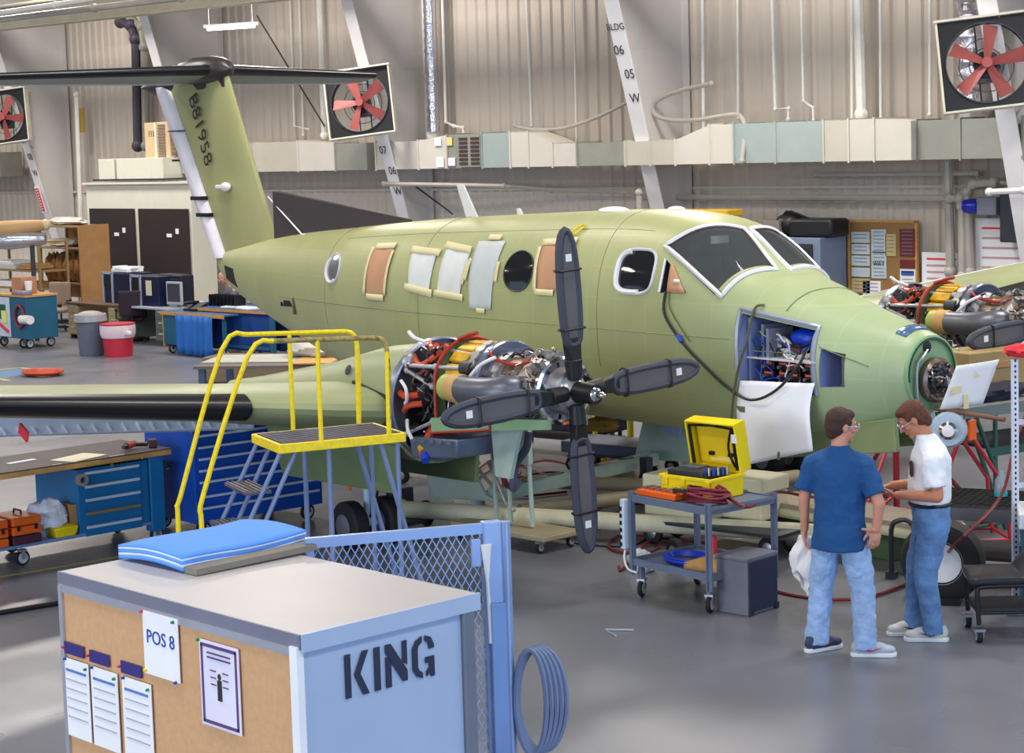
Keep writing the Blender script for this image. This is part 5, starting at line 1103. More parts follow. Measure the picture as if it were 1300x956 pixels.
t=thing('wooden_wedge','wooden chock on the lower cart shelf at right','chock',onc(-.22,.22,.3),rz+.2)
MB().prism([(-.22,0),(.22,0),(.22,.1),(.0,.12),(-.22,.05)],(0,-.07,0),(1,0,0),(0,0,1),(0,.16,0)).build('wedge_body',wood,t,smooth=False)
MB().box((-.1,.18,.12),(.05,.05,.24)).build('red_bottle',redp,t,smooth=False,bevel=.01)
# grey box standing beside the cart
p=(-10.11,11.73,0)
t=thing('grey_transit_box','tall scuffed grey box standing beside the cart on the floor','box',(p[0]+.0,p[1]+.2,0),math.radians(3));t.scale=(.86,.98,.95)
gb_=mat('box_grey',rgb(112,114,128),.6,var=.12);gb2=mat('box_dark',rgb(40,48,74),.55,var=.12)
MB().box((0,0,.235),(.36,.40,.47)).build('box_body',gb_,t,smooth=False,bevel=.008);MB().box((.185,0,.24),(.02,.37,.42)).build('box_side_panel',gb2,t,smooth=False)
for y in(-.17,.17):MB().box((.19,y,.03),(.03,.05,.05)).build('corner_bracket',darksteel,t,smooth=False)
MB().box((0,0,.475),(.38,.42,.03)).build('box_lid',gb_,t,smooth=False,bevel=.006)
# cream transit cases behind the cart
for i,(x,y,w_,d_,h_,z0,lbl) in enumerate((((-12.25,13.55,0)[0],(-12.25,13.55,0)[1],.72,.45,.40,.245,'cream plastic transit case left, behind the cart legs'),((-11.86,13.86,0)[0],(-11.86,13.86,0)[1],.75,.45,.40,.245,'cream plastic transit case right, behind the cart'))):
    t=thing('transit_case',lbl,'case',(x-.05,y+.14,z0),.1,'cream transit cases behind the cart')
    MB().box((0,0,h_*.32),(w_,d_,h_*.62)).build('case_base',cream,t,smooth=False,bevel=.02);MB().box((0,0,h_*.82),(w_+.02,d_+.02,h_*.36)).build('case_lid',cream,t,smooth=False,bevel=.02)
    for q in(-.2,.2):MB().box((q,-d_/2-.01,h_*.62),(.06,.03,.1)).build('latch',mat('latch_grey',rgb(130,130,130),.4),t,smooth=False)
    MB().box((0,-d_/2-.015,h_*.35),(.2,.03,.05)).build('handle',mat('latch_grey',rgb(130,130,130),.4),t,smooth=False)
t=thing('low_dolly','low black dolly carrying the cream transit cases','dolly',((-11.8,13.45,0)[0]-.05,(-11.8,13.45,0)[1]+.28,0),.1)
MB().box((0,-.12,.225),(1.6,.5,.03)).build('dolly_deck',darksteel,t,smooth=False)
for x in(-.65,.65):
    for y in(-.3,.08):wheel(t,(x,y,.105),.105,.06)
# ---- assembly cradle under the fuselage
ct=mat('tube_cream',rgb(214,208,178),.5,var=.1,scale=6)
t=thing('fuselage_cradle','cream tube and mint green steel cradle frame under the fuselage','cradle',(0,0,0))
a=Vector((-14.9,12.35,.2));c=Vector((-10.9,13.95,.2))
MB().cyl(a,c,.085,n=16).cyl(a-(c-a).normalized()*.04,a,.1,n=16).build('main_tube',ct,t)
MB().box(tuple(a+Vector((.1,-.05,-.1))),(.3,.2,.04)).box(tuple(a+Vector((-.05,0,.05))),(.06,.3,.3)).build('tube_foot',darksteel,t,smooth=False)
MB().prism([(0,0),(.78,0),(.62,.06),(.16,.92),(-.12,.92)],(-14.95,12.75,.25),(.93,.36,0),(0,0,1),(-.02,.05,0)).build('gusset_plate',mint,t,smooth=False)
for z in(.25,.55):MB().prism([(0,0),(.04,0),(-.06,.16),(-.10,.16)],(-14.45,12.925,.28+z),(.93,.36,0),(0,0,1),(.01,-.03,0)).build('gusset_slot',mat('slot_green',rgb(60,100,84),.6),t,smooth=False)
p0,p1=Vector((-14.35,13.05,.3)),Vector((-14.6,15.7,.3))
MB().box(tuple((p0+p1)/2),(.14,(p1-p0).length,.14),rz=math.atan2((p1-p0).y,(p1-p0).x)-PI/2).build('cross_beam',mint,t,smooth=False,bevel=.01)
for k in range(4):MB().box(tuple(p0.lerp(p1,.15+.22*k)+Vector((.0,0,.075))),(.05,.2,.006)).build('beam_slot',mat('slot_green',rgb(60,100,84),.6),t,smooth=False)
MB().prism([(0,0),(.8,0),(.62,.95),(.25,.95)],(-14.95,15.75,.25),(.93,.36,0),(0,0,1),(-.02,.05,0)).build('gusset_plate',mint,t,smooth=False)
MB().hexa([(-14.5,15.7,.6),(-14.28,15.75,.55),(-14.28,15.8,.55),(-14.5,15.75,.6),(-14.42,15.7,1.1),(-14.15,15.75,1.1),(-14.15,15.8,1.1),(-14.42,15.75,1.1)]).build('wrapped_foam',mat('foam_pale_blue',rgb(168,184,210),.7),t,smooth=False)
MB().cyl((-13.9,13.0,.2),(-13.0,16.2,.2),.07,n=12).build('rear_tube',mat('tube_tan',rgb(170,156,130),.5,var=.15),t)
MB().cyl((-15.1,14.2,.2),(-13.2,14.9,.25),.07,n=12).build('rear_tube',MT['tube_tan'],t)
for x,y in((-14.3,15.25),(-11.62,12.75),(-14.85,12.6)):
    wheel(t,(x,y,.13),.13,.07,(.3,1,0))
MB().box((-14.3,15.25,.3),(.1,.1,.2)).build('wheel_fork',darksteel,t,smooth=False)
# mint stand with struts under the engine bay
t=thing('mint_stand','pale green service stand with thin struts under the near engine','stand',(-13.55,12.6,0))
MB().box((0,0,1.02),(.5,.06,.5)).build('service_panel',mint,t,smooth=False,bevel=.01)
for x in(-.3,-.1,.2):MB().cyl((x,0,1.25),(x+.05,0,.18),.022,n=8).build('stand_leg',mint,t)
MB().cyl((-.35,0,.75),(-.1,0,.35),.018,n=8).cyl((-.5,0,.65),(.0,0,.3),.018,n=8).build('brace',mat('pale_metal',rgb(190,184,170),.4,.4),t)
MB().box((0,0,.14),(1.3,.5,.05)).build('stand_base',MT['tube_tan'],t,smooth=False,bevel=.01)
for x in(-.55,.55):
    for y in(-.2,.2):caster(t,x,y,.05)
t=thing('steel_bottle_jack','pale blue bottle jack standing behind the mint frame','jack',((-15.33,13.72,0)[0],(-15.33,13.72,0)[1],0))
MB().cyl((0,0,0),(0,0,.06),.09,n=12).cyl((0,0,.06),(0,0,.3),.05,n=12).cyl((0,0,.3),(0,0,.42),.025,n=10).build('jack_body',nb,t)
MB().ball((0,0,.44),(.05,.05,.03)).build('jack_head',nb,t)
# dark low equipment beyond the cradle
def lowcart(label,loc,sz,m,seed,name='equipment_dolly',cat='dolly'):
    t=thing(name,label,cat,loc,.15);w_,d_,h_=sz;rnd=random.Random(seed)
    MB().box((0,0,h_*.55),(w_,d_,h_*.25)).build('deck',m,t,smooth=False,bevel=.02)
    for x in(-w_*.42,w_*.42):
        for y in(-d_*.35,d_*.35):
            MB().cyl((x,y,.1),(x,y,h_*.5),.025,n=8).build('leg',darksteel,t);wheel(t,(x,y,.09),.09,.05)
    MB().box((0,0,.22),(w_*.9,d_*.8,.03)).build('lower_shelf',darksteel,t,smooth=False)
    return t
lowcart('dark padded dolly under the fuselage behind the hanging propeller blade',(-17.05,16.7,0),(1.7,.6,.75),mat('navy_pad',rgb(44,46,66),.6),1)
t=lowcart('low grey equipment table right of the dark padded dolly',(-15.47,16.09,0),(1.3,.6,.55),mat('grey_blue_pad',rgb(82,92,118),.5),2)
lowcart('blue-grey low table behind the landing gear under the wing',(-18.01,14.2,0),(2.4,.8,.72),mat('deck_teal_grey',rgb(70,96,120),.5,var=.15),3,'low_table','table')
o=tag(crumple('yellow_bag','amber bag on the dark padded dolly','bag',tuple(Vector((-14.7,15,0.7))+Vector((0,0,.05))),(.2,.14,.09),mat('amber_bag',rgb(190,150,60),.7),8),'amber bag on the dark padded dolly','bag')
for i,(x,z_) in enumerate((((-16.3,16.52,0),.95),((-15.77,16.56,0),1.3))):
    t=thing('yellow_stand_post',('left short yellow bollard post beyond the fuselage','right tall yellow bollard post beyond the fuselage')[i],'post',x)
    MB().cyl((0,0,0),(0,0,z_),.04,n=10).build('post',yellow,t);MB().cyl((0,0,0),(0,0,.03),.12,n=14).build('base',yellow,t)
t=thing('yellow_table','yellow topped low table far beyond the fuselage','table',(-16.35,17.22,0))
MB().box((0,0,.62),(1.4,.6,.1)).build('top',mat('amber_top',rgb(206,160,60),.5),t,smooth=False)
for x in(-.6,.6):
    for y in(-.25,.25):MB().cyl((x,y,0),(x,y,.6),.03,n=8).build('leg',darksteel,t)
# hoses hanging from the engine and lying on the floor
def fhose(label,pts,r=.014,m=None,cat='hose',name='air_hose',sub=5):
    return tag(MB().tube(pts,r,6,sub=sub).build(name,m or mat('dark_red_air_hose',rgb(116,36,40),.45),None),label,cat,'air hoses and cables on the hangar floor')
fhose('thick grey cable hanging from the near engine to the floor',[(-12.09,11.44,1.33),(-12.1,11.41,1.19),(-12.22,11.4,1.04),(-12.3,11.43,0.82),(-12.41,11.61,0.84)],.035,mat('grey_cable',rgb(92,100,124),.5),'cable','hanging_cable')
fhose('maroon vertical hose hanging beside the grey cable',[(-12.36,11.43,1.31),(-12.36,11.41,1.09),(-12.43,11.45,0.87),(-12.53,11.62,0.78)],.028,hosem,'hose','hanging_hose')
rnd=random.Random(12)
def G(x,y,z=.015):return z
HP=[('long red hose looping on the floor left of the hanging blade',[(-15.07,13.53,0.02),(-14.49,13.44,0.01),(-14.08,13.6,0.02),(-14.18,14.5,0.01),(-15.19,15.54,0.02),(-16.07,15.54,0.02),(-16.09,14.82,0.02)]),
('red hose lying along the cradle toward the hanging blade',[(-14.91,13.49,0.02),(-13.91,13.21,0.02),(-13.3,13.49,0.02),(-13.97,14.63,0.02),(-13.3,14.63,0.02)]),
('red hose loops just left of the cart wheels',[(-12.02,13.64,0.02),(-12.51,13.53,0.02),(-12.91,13.41,0.02),(-12.7,13,0.01),(-12.36,12.83,0.02),(-12.2,13.04,0.01),(-12.36,13.34,0.02),(-12.46,13.29,0.03),(-12.06,12.62,0.02),(-11.86,12.29,0.01),(-11.93,12.34,0.03)]),
('red hose crossing behind the man in blue at the floor',[(-10.39,12.53,0.02),(-10.07,12.5,0.01),(-9.72,12.57,0.02),(-9.57,12.84,0.02),(-9.64,13.53,0.02),(-9.88,14.23,0.02),(-8.63,12.68,0.61),(-8.53,13.13,0.91),(-8.58,13.43,1.32),(-8.63,13.7,1.54)]),
('red hose behind the raised main wheel',[(-14.1,16.36,0.02),(-13.39,15.98,0.02),(-12.89,15.95,0.02),(-12.59,16.3,0.02),(-12.08,16.57,0.02)]),
('red hose loops on the floor under the fuselage centre',[(-16.59,15.28,0.02),(-16.75,16.08,0.02),(-16.08,16.07,0.02),(-15.99,16.64,0.02),(-15.08,16.27,0.02),(-14.8,15.52,0.02),(-15.33,15.31,0.02)]),
('second red hose loop on the floor under the fuselage centre',[(-16.74,14.93,0.03),(-17.29,15.93,0.03),(-15.81,15.29,0.03),(-15.56,15.8,0.03),(-16.41,16.94,0.03)]),
('red hose tangle beyond the cream tube',[(-15.7,14.22,0.02),(-16.36,15.32,0.01),(-16.92,15.59,0.02),(-16.21,14.45,0.02),(-15.31,14.21,0.02),(-15.01,14.74,0.02)]),
('red hose trailing from the right side of the cart top',[onc(-.1,.3,.9),onc(.1,.35,.84),(-10.74,13.08,0.72),(-10.83,13.57,0.61),(-11.59,14.88,0.3),(-12.17,16.02,0.02)])]
for l,P in HP:fhose(l,P)
fhose('black cable coiled on the floor left of the big grey cabinet',[(-14.77,7.54,0.02),(-14.74,7.81,0.02),(-14.71,8.02,0.02),(-14.68,8.22,0.02),(-14.63,8.42,0.02),(-14.41,8.75,0.02)],.022,black,'cable','floor_cable')
fhose('thin black cable on the floor near the cradle wheel',[(-13.02,12.88,0.01),(-12.63,13,0.01),(-12.55,13.25,0.01),(-12.95,13.9,0.01),(-13.68,14.92,0.01)],.008,black,'cable','floor_cable')
t=thing('bent_wire','bent silver wire lying on the floor right of the mesh gate','wire',(-10.44,10.66,0.01))
MB().tube([(.12,.16,.0),(-.05,.02,.0),(.14,-.06,.0)],.008,5).build('wire',mat('wire_pale',rgb(200,206,220),.3,.5),t)
crumple('plastic_bag','crumpled clear plastic bag on the floor beside the cart','bag',(-11.73,12.42,0.08),(.13,.1,.12),mat('clear_plastic',rgb(196,200,204),.3),5)
# floor marking and lines
yl=mat('floor_line_yellow',rgb(190,174,84),.5,var=.1)
def line(pts,w_,label):
    b=MB()
    for a,c in zip(pts,pts[1:]):
        a,c=Vector(a),Vector(c);d=(c-a).normalized();n=Vector((-d.y,d.x,0))*w_/2;b.add([a-n,c-n,c+n,a+n],[(0,1,2,3)])
    return tag(b.build('floor_line',yl,None,smooth=False,thick=.002),label,'floor marking')
line([(-16.15,8.11,0),(-16.11,8.56,0),(-15.95,10.68,0)],.05,'yellow line on the floor in front of the blue workbench')
t=thing('floor_mat','blue floor patch outlined in yellow at the far left','floor marking',(0,0,0))
q=[Vector(v) for v in((-32.22,17.04,0),(-32.04,17.72,0),(-31.28,17.49,0),(-31.02,16.69,0))]
MB().add(q,[(0,1,2,3)]).build('blue_patch',mat('patch_blue',rgb(84,124,170),.5),t,smooth=False,thick=.002)
for a,c in(((-32.34,17.26,0),(-32.3,17.79,0)),((-32.3,17.79,0),(-30.97,17.83,0)),((-31.27,16.68,0),(-30.54,16.61,0))):
    a,c=Vector(a),Vector(c);d=(c-a).normalized();n=Vector((-d.y,d.x,0))*.05;MB().add([a-n,c-n,c+n,a+n],[(0,1,2,3)]).build('yellow_edge',yl,t,smooth=False,thick=.002)
t=thing('orange_cord_coil','coil of orange cord lying on the floor at far left','cord',(-30.76,17.38,0.02))
for k in range(6):MB().tube([((.22+.05*k)*math.cos(a)*.9,(.22+.05*k)*math.sin(a)*.7,.02+.015*(k%3)) for a in[2*PI*i/18 for i in range(18)]],.022,5,True).build('cord_loop',mat('rust_cord',rgb(190,70,44),.5),t)
# ================================================================ RIGHT SIDE
t=thing('aircraft_tire','large black aircraft tire with white hub behind the man in white','tire',(-9.08,13.15,0),math.radians(118))
MB().lathe([(.16,-.12),(.24,-.14),(.31,-.12),(.335,-.05),(.335,.05),(.31,.12),(.24,.14),(.16,.12)],(0,0,.335),(1,0,0),36,True).build('tire',rubber,t)
MB().lathe([(.001,-.06),(.05,-.06),(.1,-.09),(.16,-.11),(.175,-.125),(.175,.125),(.16,.11),(.1,.09),(.001,.06)],(0,0,.335),(1,0,0),30).build('hub',mat('hub_white',rgb(214,218,224),.4),t)
MB().box((-.06,.0,.03),(.2,.3,.06)).build('chock',black,t,smooth=False)
t=thing('wire_top_trolley','black wire topped trolley behind the large tire at right','trolley',(-8.95,14.15,0),math.radians(20))
MB().box((0,0,.66),(1.5,.75,.03)).build('trolley_top',darksteel,t,smooth=False)
b=MB()
for k in range(26):b.box((-.72+k*.058,0,.70),(.012,.72,.012))
for k in range(12):b.box((0,-.33+k*.06,.705),(1.46,.012,.012))
o=b.build('wire_grid',black,t,smooth=False);o['kind']='stuff'
for x in(-.7,.7):
    for y in(-.33,.33):MB().box((x,y,.36),(.05,.05,.6)).build('leg',black,t,smooth=False);caster(t,x,y,.05)
MB().box((0,-.38,.62),(1.5,.03,.1)).build('front_rim',mat('rim_grey',rgb(96,98,104),.4,.4),t,smooth=False)
MB().box((0,0,.25),(1.45,.7,.03)).build('lower_shelf',darksteel,t,smooth=False)
t=thing('spray_bottle','clear bottle with teal liquid on the wire topped trolley','bottle',tuple(Vector((-9.15,14.1,.715))))
MB().lathe([(.001,0),(.05,0),(.055,.03),(.05,.14),(.02,.18),(.018,.22),(.001,.22)],(0,0,0),(0,0,1),14).build('bottle_body',mat('clear_bottle',rgb(150,160,170),.15),t);MB().cyl((0,0,.005),(0,0,.035),.056,n=14).build('teal_liquid',mat('teal',rgb(20,190,200),.2),t)
crumple('white_rag_heap','heap of white rags and brown paper near the white perforated posts','rags',tuple(Vector((-8.75,14.25,.79))),(.2,.16,.08),ragm,15)
# creeper seat / low rolling chair
t=thing('rolling_stool','black low rolling mechanic seat at the right edge','seat',(-8.12,12.55,0),math.radians(44));t.scale=(1.15,1.15,1.1)
MB().grid(lambda u,v:Vector((-.24+.46*u,-.22+.44*v,.42+.02*math.sin(u*PI)*math.sin(v*PI)+.32*max(0,u-.72)**1.0*1.6-.03*math.sin(v*PI))),12,10).build('seat_shell',mat('seat_black',rgb(36,36,44),.28),t,thick=.045,recalc=False,bevel=.01)
for y in(-.2,.2):
    MB().tube([(-.2,y,.12),(-.21,y,.34),(-.16,y,.38),(.16,y,.38),(.22,y,.34),(.24,y,.12)],.016,8,sub=3).build('frame_tube',black,t)
    MB().cyl((-.21,y,.2),(.24,y,.2),.012,n=8).build('frame_bar',black,t)
for x in(-.2,.24):
    MB().cyl((x,-.2,.2),(x,.2,.2),.012,n=8).build('frame_bar',black,t)
    for y in(-.2,.2):caster(t,x,y,.045,fork=steel)
MB().box((.0,0,.215),(.4,.36,.015)).build('tool_shelf',darksteel,t,smooth=False)
# white perforated rack posts with red cloth
t=thing('perforated_rack','white perforated steel rack posts at the right edge','rack',(-8.45,13.22,0),math.radians(43))
pw2=mat('chipped_white',rgb(214,220,236),.5,var=.1)
for x in(0,.12):
    MB().box((x,0,1.0),(.05,.05,2.0)).build('rack_post',pw2,t,smooth=False)
    for k in range(46):MB().box((x+.0,-.027,.1+k*.042),(.012,.003,.02)).build('post_hole',black,t,smooth=False) if k%1==0 and x==0 else None
for z in(.5,1.0,1.5):MB().box((.06,.03,z),(.12,.02,.04)).build('rack_bar',pw2,t,smooth=False)
MB().box((.06,0,.03),(.3,.3,.05)).build('rack_base',pw2,t,smooth=False)
crumple('red_cloth','red cloth draped over the white perforated rack','cloth',(-8.36,13.3,2.06),(.2,.16,.06),mat('red_cloth_m',rgb(206,40,56),.8),4)
t=thing('teal_tool_chest','teal drawer chest with a scuffed white top at the right edge','tool cabinet',(-8.08,13.28,0),.6)
MB().box((0,0,.42),(.6,.5,.66)).build('chest_body',mat('teal_blue',rgb(20,92,130),.4),t,smooth=False,bevel=.01);MB().box((0,0,.80),(.66,.56,.12)).build('chest_top',mat('scuffed_white',rgb(206,208,214),.5,var=.2,scale=25),t,smooth=False,bevel=.01)
for k in range(5):
    for sx in(0,):MB().box((-.02,-.258,.2+k*.12),(.5,.015,.1)).build('drawer',mat('teal_blue2',rgb(28,104,146),.4),t,smooth=False);MB().box((-.22,-.27,.2+k*.12),(.03,.012,.03)).build('drawer_label',paper,t,smooth=False)
for x in(-.24,.24):
    for y in(-.2,.2):caster(t,x,y,.045)
# red tripod jack under the nose
rj=mat('jack_red',rgb(176,40,54),.4)
t=thing('red_tripod_jack','red tubular tripod jack standing under the aircraft nose','jack',(-11.25,15.53,0),.3)
MB().cyl((0,0,.15),(0,0,.95),.032,n=12).build('jack_cylinder',rj,t);MB().cyl((0,0,.95),(0,0,1.12),.02,n=10).build('jack_ram',chrome,t)
for k in range(3):
    a=2*PI*k/3+.4;u=Vector((math.cos(a),math.sin(a),0))
    MB().cyl(Vector((0,0,.95))+u*.05,u*.85+Vector((0,0,.06)),.022,n=8).build('jack_leg',rj,t)
    MB().cyl(Vector((0,0,.3))+u*.05,u*.8+Vector((0,0,.08)),.018,n=8).build('jack_strut',rj,t)
    MB().cyl(u*.85,u*.85+Vector((0,0,.04)),.07,n=12).build('jack_foot',rj,t)
    v=Vector((math.cos(a+2*PI/3),math.sin(a+2*PI/3),0));MB().cyl(u*.84+Vector((0,0,.07)),v*.84+Vector((0,0,.07)),.014,n=8).build('tie_bar',rj,t)
t=thing('red_frame_stand','red welded triangular frame behind the man in white','stand',((-10.2,15.09,0)[0],(-10.2,15.09,0)[1],0),math.radians(50));t.scale=(.9,.8,.92)
for y in(-.35,.35):
    MB().tube([(-.55,y,.05),(-.1,y,1.15),(.0,y,1.15)],.022,8).build('frame_tube',rj,t);MB().tube([(0,y,1.15),(.35,y,.62),(.4,y,.05)],.022,8).build('frame_tube',rj,t)
    MB().cyl((-.55,y,.1),(.4,y,.1),.018,n=8).build('frame_bar',rj,t);MB().cyl((-.3,y,.65),(.36,y,.3),.016,n=8).build('frame_brace',rj,t)
for x,z in((-.55,.1),(.4,.1),(0,1.15)):MB().cyl((x,-.35,z),(x,.35,z),.018,n=8).build('frame_bar',rj,t)
o=loose('red_wheel_jack','red screw jack holding up the far main wheel','jack',MB().cyl((-12.57,15.4,0),tuple(Vector((-12.57,15.4,0))+Vector((0,0,.16))),.09,.06,n=14).cyl(tuple(Vector((-12.04,14.75,0.16))),tuple(Vector((-12.04,14.75,0.16))+Vector((0,0,.1))),.04,n=12),rj)
# green stair stand at right with bench
gs=mat('stand_green',rgb(44,84,76),.45)
t=thing('green_work_stand','dark green work stand with grey deck right of the nose','stand',(-10.57,15.68,0),math.radians(78))
MB().box((.55,0,1.22),(1.9,.8,.05)).build('stand_deck',mat('deck_grey',rgb(120,124,124),.5),t,smooth=False)
MB().box((.55,-.41,1.2),(1.9,.03,.1)).build('deck_rim',mat('rim_grey_green',rgb(104,118,118),.5),t,smooth=False)
for y in(-.38,.38):
    for x0,x1 in((-.35,.05),(-.25,.2)):MB().cyl((x0,y,1.2),(x1+.1,y,.05),.022,n=8).build('stand_leg',gs,t)
    MB().cyl((.02,y,1.2),(.02,y,.05),.022,n=8).build('stand_leg',gs,t);MB().cyl((1.45,y,1.2),(1.45,y,.05),.022,n=8).build('stand_leg',gs,t)
    MB().box((.7,y,.8),(1.5,.03,.08)).build('cross_bar',gs,t,smooth=False)
    MB().cyl((-.3,y,.12),(1.45,y,.12),.02,n=8).build('base_bar',gs,t)
MB().box((.75,.0,.82),(1.4,.76,.03)).build('middle_shelf',mat('shelf_dark',rgb(50,50,58),.5),t,smooth=False)
for a,c in(((.2,.3,1.24),(1.1,.3,1.7)),((.2,.3,1.7),(1.1,.3,1.24))):MB().cyl(a,c,.014,n=6).build('cross_brace',mat('pale_brace',rgb(200,196,186),.4,.3),t)
crumple('dark_jacket','dark blue jacket lying on the green work stand','jacket',tuple(Vector((-10.40,15.95,1.31))),(.16,.4,.09),mat('navy_cloth',rgb(26,28,48),.85),21)
t=thing('tan_crate','tan cardboard crate behind the green work stand','box',tuple(Vector((-10.72,16.25,1.25))),math.radians(78))
MB().box((0,0,.22),(.9,.5,.42)).build('crate_body',mat('crate_tan',rgb(160,136,92),.7),t,smooth=False,bevel=.01);MB().box((0,-.26,.3),(.2,.02,.06)).build('crate_handle',cardboard,t,smooth=False)
o=loose('orange_tag','orange tag hanging from the tow bar pin','tag',MB().box((-9.55,14.28,1.22),(.02,.1,.17)),orange,smooth=False)
# benches/platform beams at right of the cart
t=thing('low_wood_bench','low wooden plank bench with rounded cream end behind the man in blue','bench',(-10.75,14.35,0),math.radians(-4))
MB().box((-.1,0,.36),(2.0,.55,.04)).build('bench_plank',mat('plank_tan',rgb(166,150,134),.6,var=.12),t,smooth=False)
MB().box((-.1,0,.29),(2.06,.6,.1)).build('bench_rim',mat('rim_cream',rgb(216,212,176),.5),t,smooth=False,bevel=.04)
MB().box((.25,.0,.13),(.5,.4,.25)).build('bench_pedestal',mat('pedestal_green',rgb(76,100,64),.5),t,smooth=False)
MB().box((-.8,.0,.13),(.5,.4,.25)).build('bench_pedestal',mat('pedestal_green',rgb(76,100,64),.5),t,smooth=False)
t=thing('bent_tube_stand','bent dark tube stand between the two men behind','stand',(-9.78,13.62,0),.4)
MB().tube([(-.12,0,.02),(-.12,0,.42),(-.06,0,.5),(.03,0,.5),(.09,0,.42)],.022,8,sub=4).build('tube',darksteel,t);MB().box((-.12,0,.03),(.09,.09,.06)).build('rubber_foot',black,t,smooth=False)
MB().cyl((.09,0,.42),(.09,.25,.02),.02,n=8).build('rear_tube',darksteel,t)
# ================================================================ BACKGROUND LEFT
bb=mat('bench_blue',rgb(30,84,150),.5);teal=mat('bench_teal',rgb(32,92,122),.5);drape=mat('drape_blue',rgb(40,106,186),.8,var=.08)
def drapery(parent,p0,p1,h,amp=.05,n=10,name='curtain',m=drape):
    p0,p1=Vector(p0),Vector(p1);d=(p1-p0);nn=Vector((-d.y,d.x,0)).normalized()
    return MB().grid(lambda u,v:p0+d*u+nn*amp*math.sin(u*n*PI+1.3*math.sin(u*9))*(.35+.65*v)+Vector((0,0,-h*v)),60,6).build(name,m,parent,thick=.01,recalc=False)
# desk A (with fan and tower)
def desk(label,x,y,rz,w_,d_,ped,m,topm,h=.74,name='desk',pedx=1):
    t=thing(name,label,'desk',(x,y,0),rz)
    MB().box((0,0,h),(w_,d_,.04)).build('desk_top',topm,t,smooth=False,bevel=.005)
    for sx in ped:
        MB().box((sx*(w_/2-.25),0,h/2+.02),(.42,d_*.9,h-.12)).build('pedestal',m,t,smooth=False,bevel=.006)
        for k in range(3):
            dr=MB().box((sx*(w_/2-.25),-d_*.45-.008,.2+k*.22),(.38,.015,.19)).build('drawer',m,t,smooth=False);MB().box((sx*(w_/2-.25),-d_*.45-.025,.24+k*.22),(.14,.02,.025)).build('drawer_handle',hand,dr,smooth=False)
    MB().box((0,d_*.42,h*.6),(w_*.9,.02,h*.55)).build('back_panel',m,t,smooth=False)
    for sx in(-1,1):MB().box((sx*(w_/2-.05),0,.06),(.05,d_*.8,.12)).build('foot',darksteel,t,smooth=False)
    return t
beige=mat('desk_beige',rgb(176,158,118),.5);dtop=mat('desk_top_brown',rgb(96,66,52),.5);dgr=mat('desk_greygreen',rgb(96,106,98),.5);ltop=mat('desk_top_grey',rgb(170,180,196),.4)
desk('beige steel desk with brown top left of the computers',(-35.74,21.41,0)[0],(-35.74,21.41,0)[1]+.4,.0,2.1,.8,(1,-1),beige,dtop)
desk('grey steel desk with white top under the flat monitor',(-34.03,21.5,0)[0],(-34.03,21.5,0)[1]+.4,.0,1.9,.8,(1,-1),dgr,ltop)
def tower(label,p,w_,h_,cat='computer',name='computer_cabinet'):
    t=thing(name,label,cat,p);MB().box((0,0,h_/2),(w_,.6,h_)).build('cabinet_shell',mat('navy_shell',rgb(22,26,58),.4),t,smooth=False,bevel=.01)
    for q in(((-w_/2,-.31,h_/2),(.05,.03,h_)),((-w_/2+.35,-.31,h_/2),(.05,.03,h_)),((-w_/2+.18,-.31,h_),(.38,.03,.05))):MB().box(*q).build('frame_strip',mat('frame_pale',rgb(160,170,190),.4),t,smooth=False)
    MB().box((-w_/2+.18,-.31,h_*.7),(.28,.02,h_*.3)).build('front_panel',black,t,smooth=False);return t
tower('navy computer cabinet with papers on top, left of the pair',tuple(Vector((-35.39,21.61,0))+Vector((0,.5,.76))),.95,.62)
tower('navy computer cabinet with a cream note, right of the pair',tuple(Vector((-34.06,21.49,-0))+Vector((-.05,.5,.76))),1.0,.60)
p=(-34.06,21.49,-0);loose('note_sheet','cream note taped to the right computer cabinet','paper',MB().box((p[0]+.12,p[1]+.18,1.13),(.2,.01,.3)),mat('cream_sheet',rgb(216,208,184),.8),smooth=False)
p=(-35.39,21.61,0);loose('paper_stack','stack of papers on the left computer cabinet','papers',MB().box((p[0]-.02,p[1]+.5,1.43),(.6,.4,.06)).box((p[0]+.05,p[1]+.5,1.48),(.5,.35,.04),rz=.3).box((p[0]-.3,p[1]+.5,1.46),(.12,.3,.1)),paper,smooth=False)
t=thing('flat_monitor','grey flat computer monitor on the desk left of the blue curtain','monitor',tuple(Vector((-33.22,21.46,0))+Vector((0,.35,.76))),.15)
MB().box((0,0,.28),(.44,.05,.46)).build('monitor_frame',mat('monitor_pale',rgb(176,182,186),.4),t,smooth=False,bevel=.01);MB().box((0,-.028,.29),(.36,.01,.36)).build('screen',mat('screen_dark',rgb(66,60,74),.2),t,smooth=False);MB().box((0,.02,.03),(.2,.18,.05)).build('stand',greypaint,t,smooth=False)
t=thing('dark_monitor','dark bulky monitor behind the flat monitor','monitor',((-34.03,21.5,0)[0]+.42,(-34.03,21.5,0)[1]+.62,.762),-.1)
MB().box((0,0,.33),(.95,.3,.6)).build('monitor_shell',mat('crt_navy',rgb(26,28,48),.4),t,smooth=False,bevel=.03);MB().box((0,-.16,.33),(.8,.02,.45)).build('screen',mat('screen_dark',rgb(66,60,74),.2),t,smooth=False)
cbx,cby=(-31.06,20.78,0)[0],(-31.06,20.78,0)[1]+.42
for i,(px_,l_,m_) in enumerate((((cbx-.7,cby+.25,0),'white paper cup on the blue bench beside the monitors',paper),((cbx-.52,cby+.25,0),'bright blue cup on the blue bench',mat('cyan_cup',rgb(20,120,220),.4)))):
    loose('cup',l_,'cup',MB().lathe([(.001,0),(.045,0),(.06,.14),(.001,.14)],tuple(Vector(px_)+Vector((0,0,.815))),(0,0,1),14),m_)
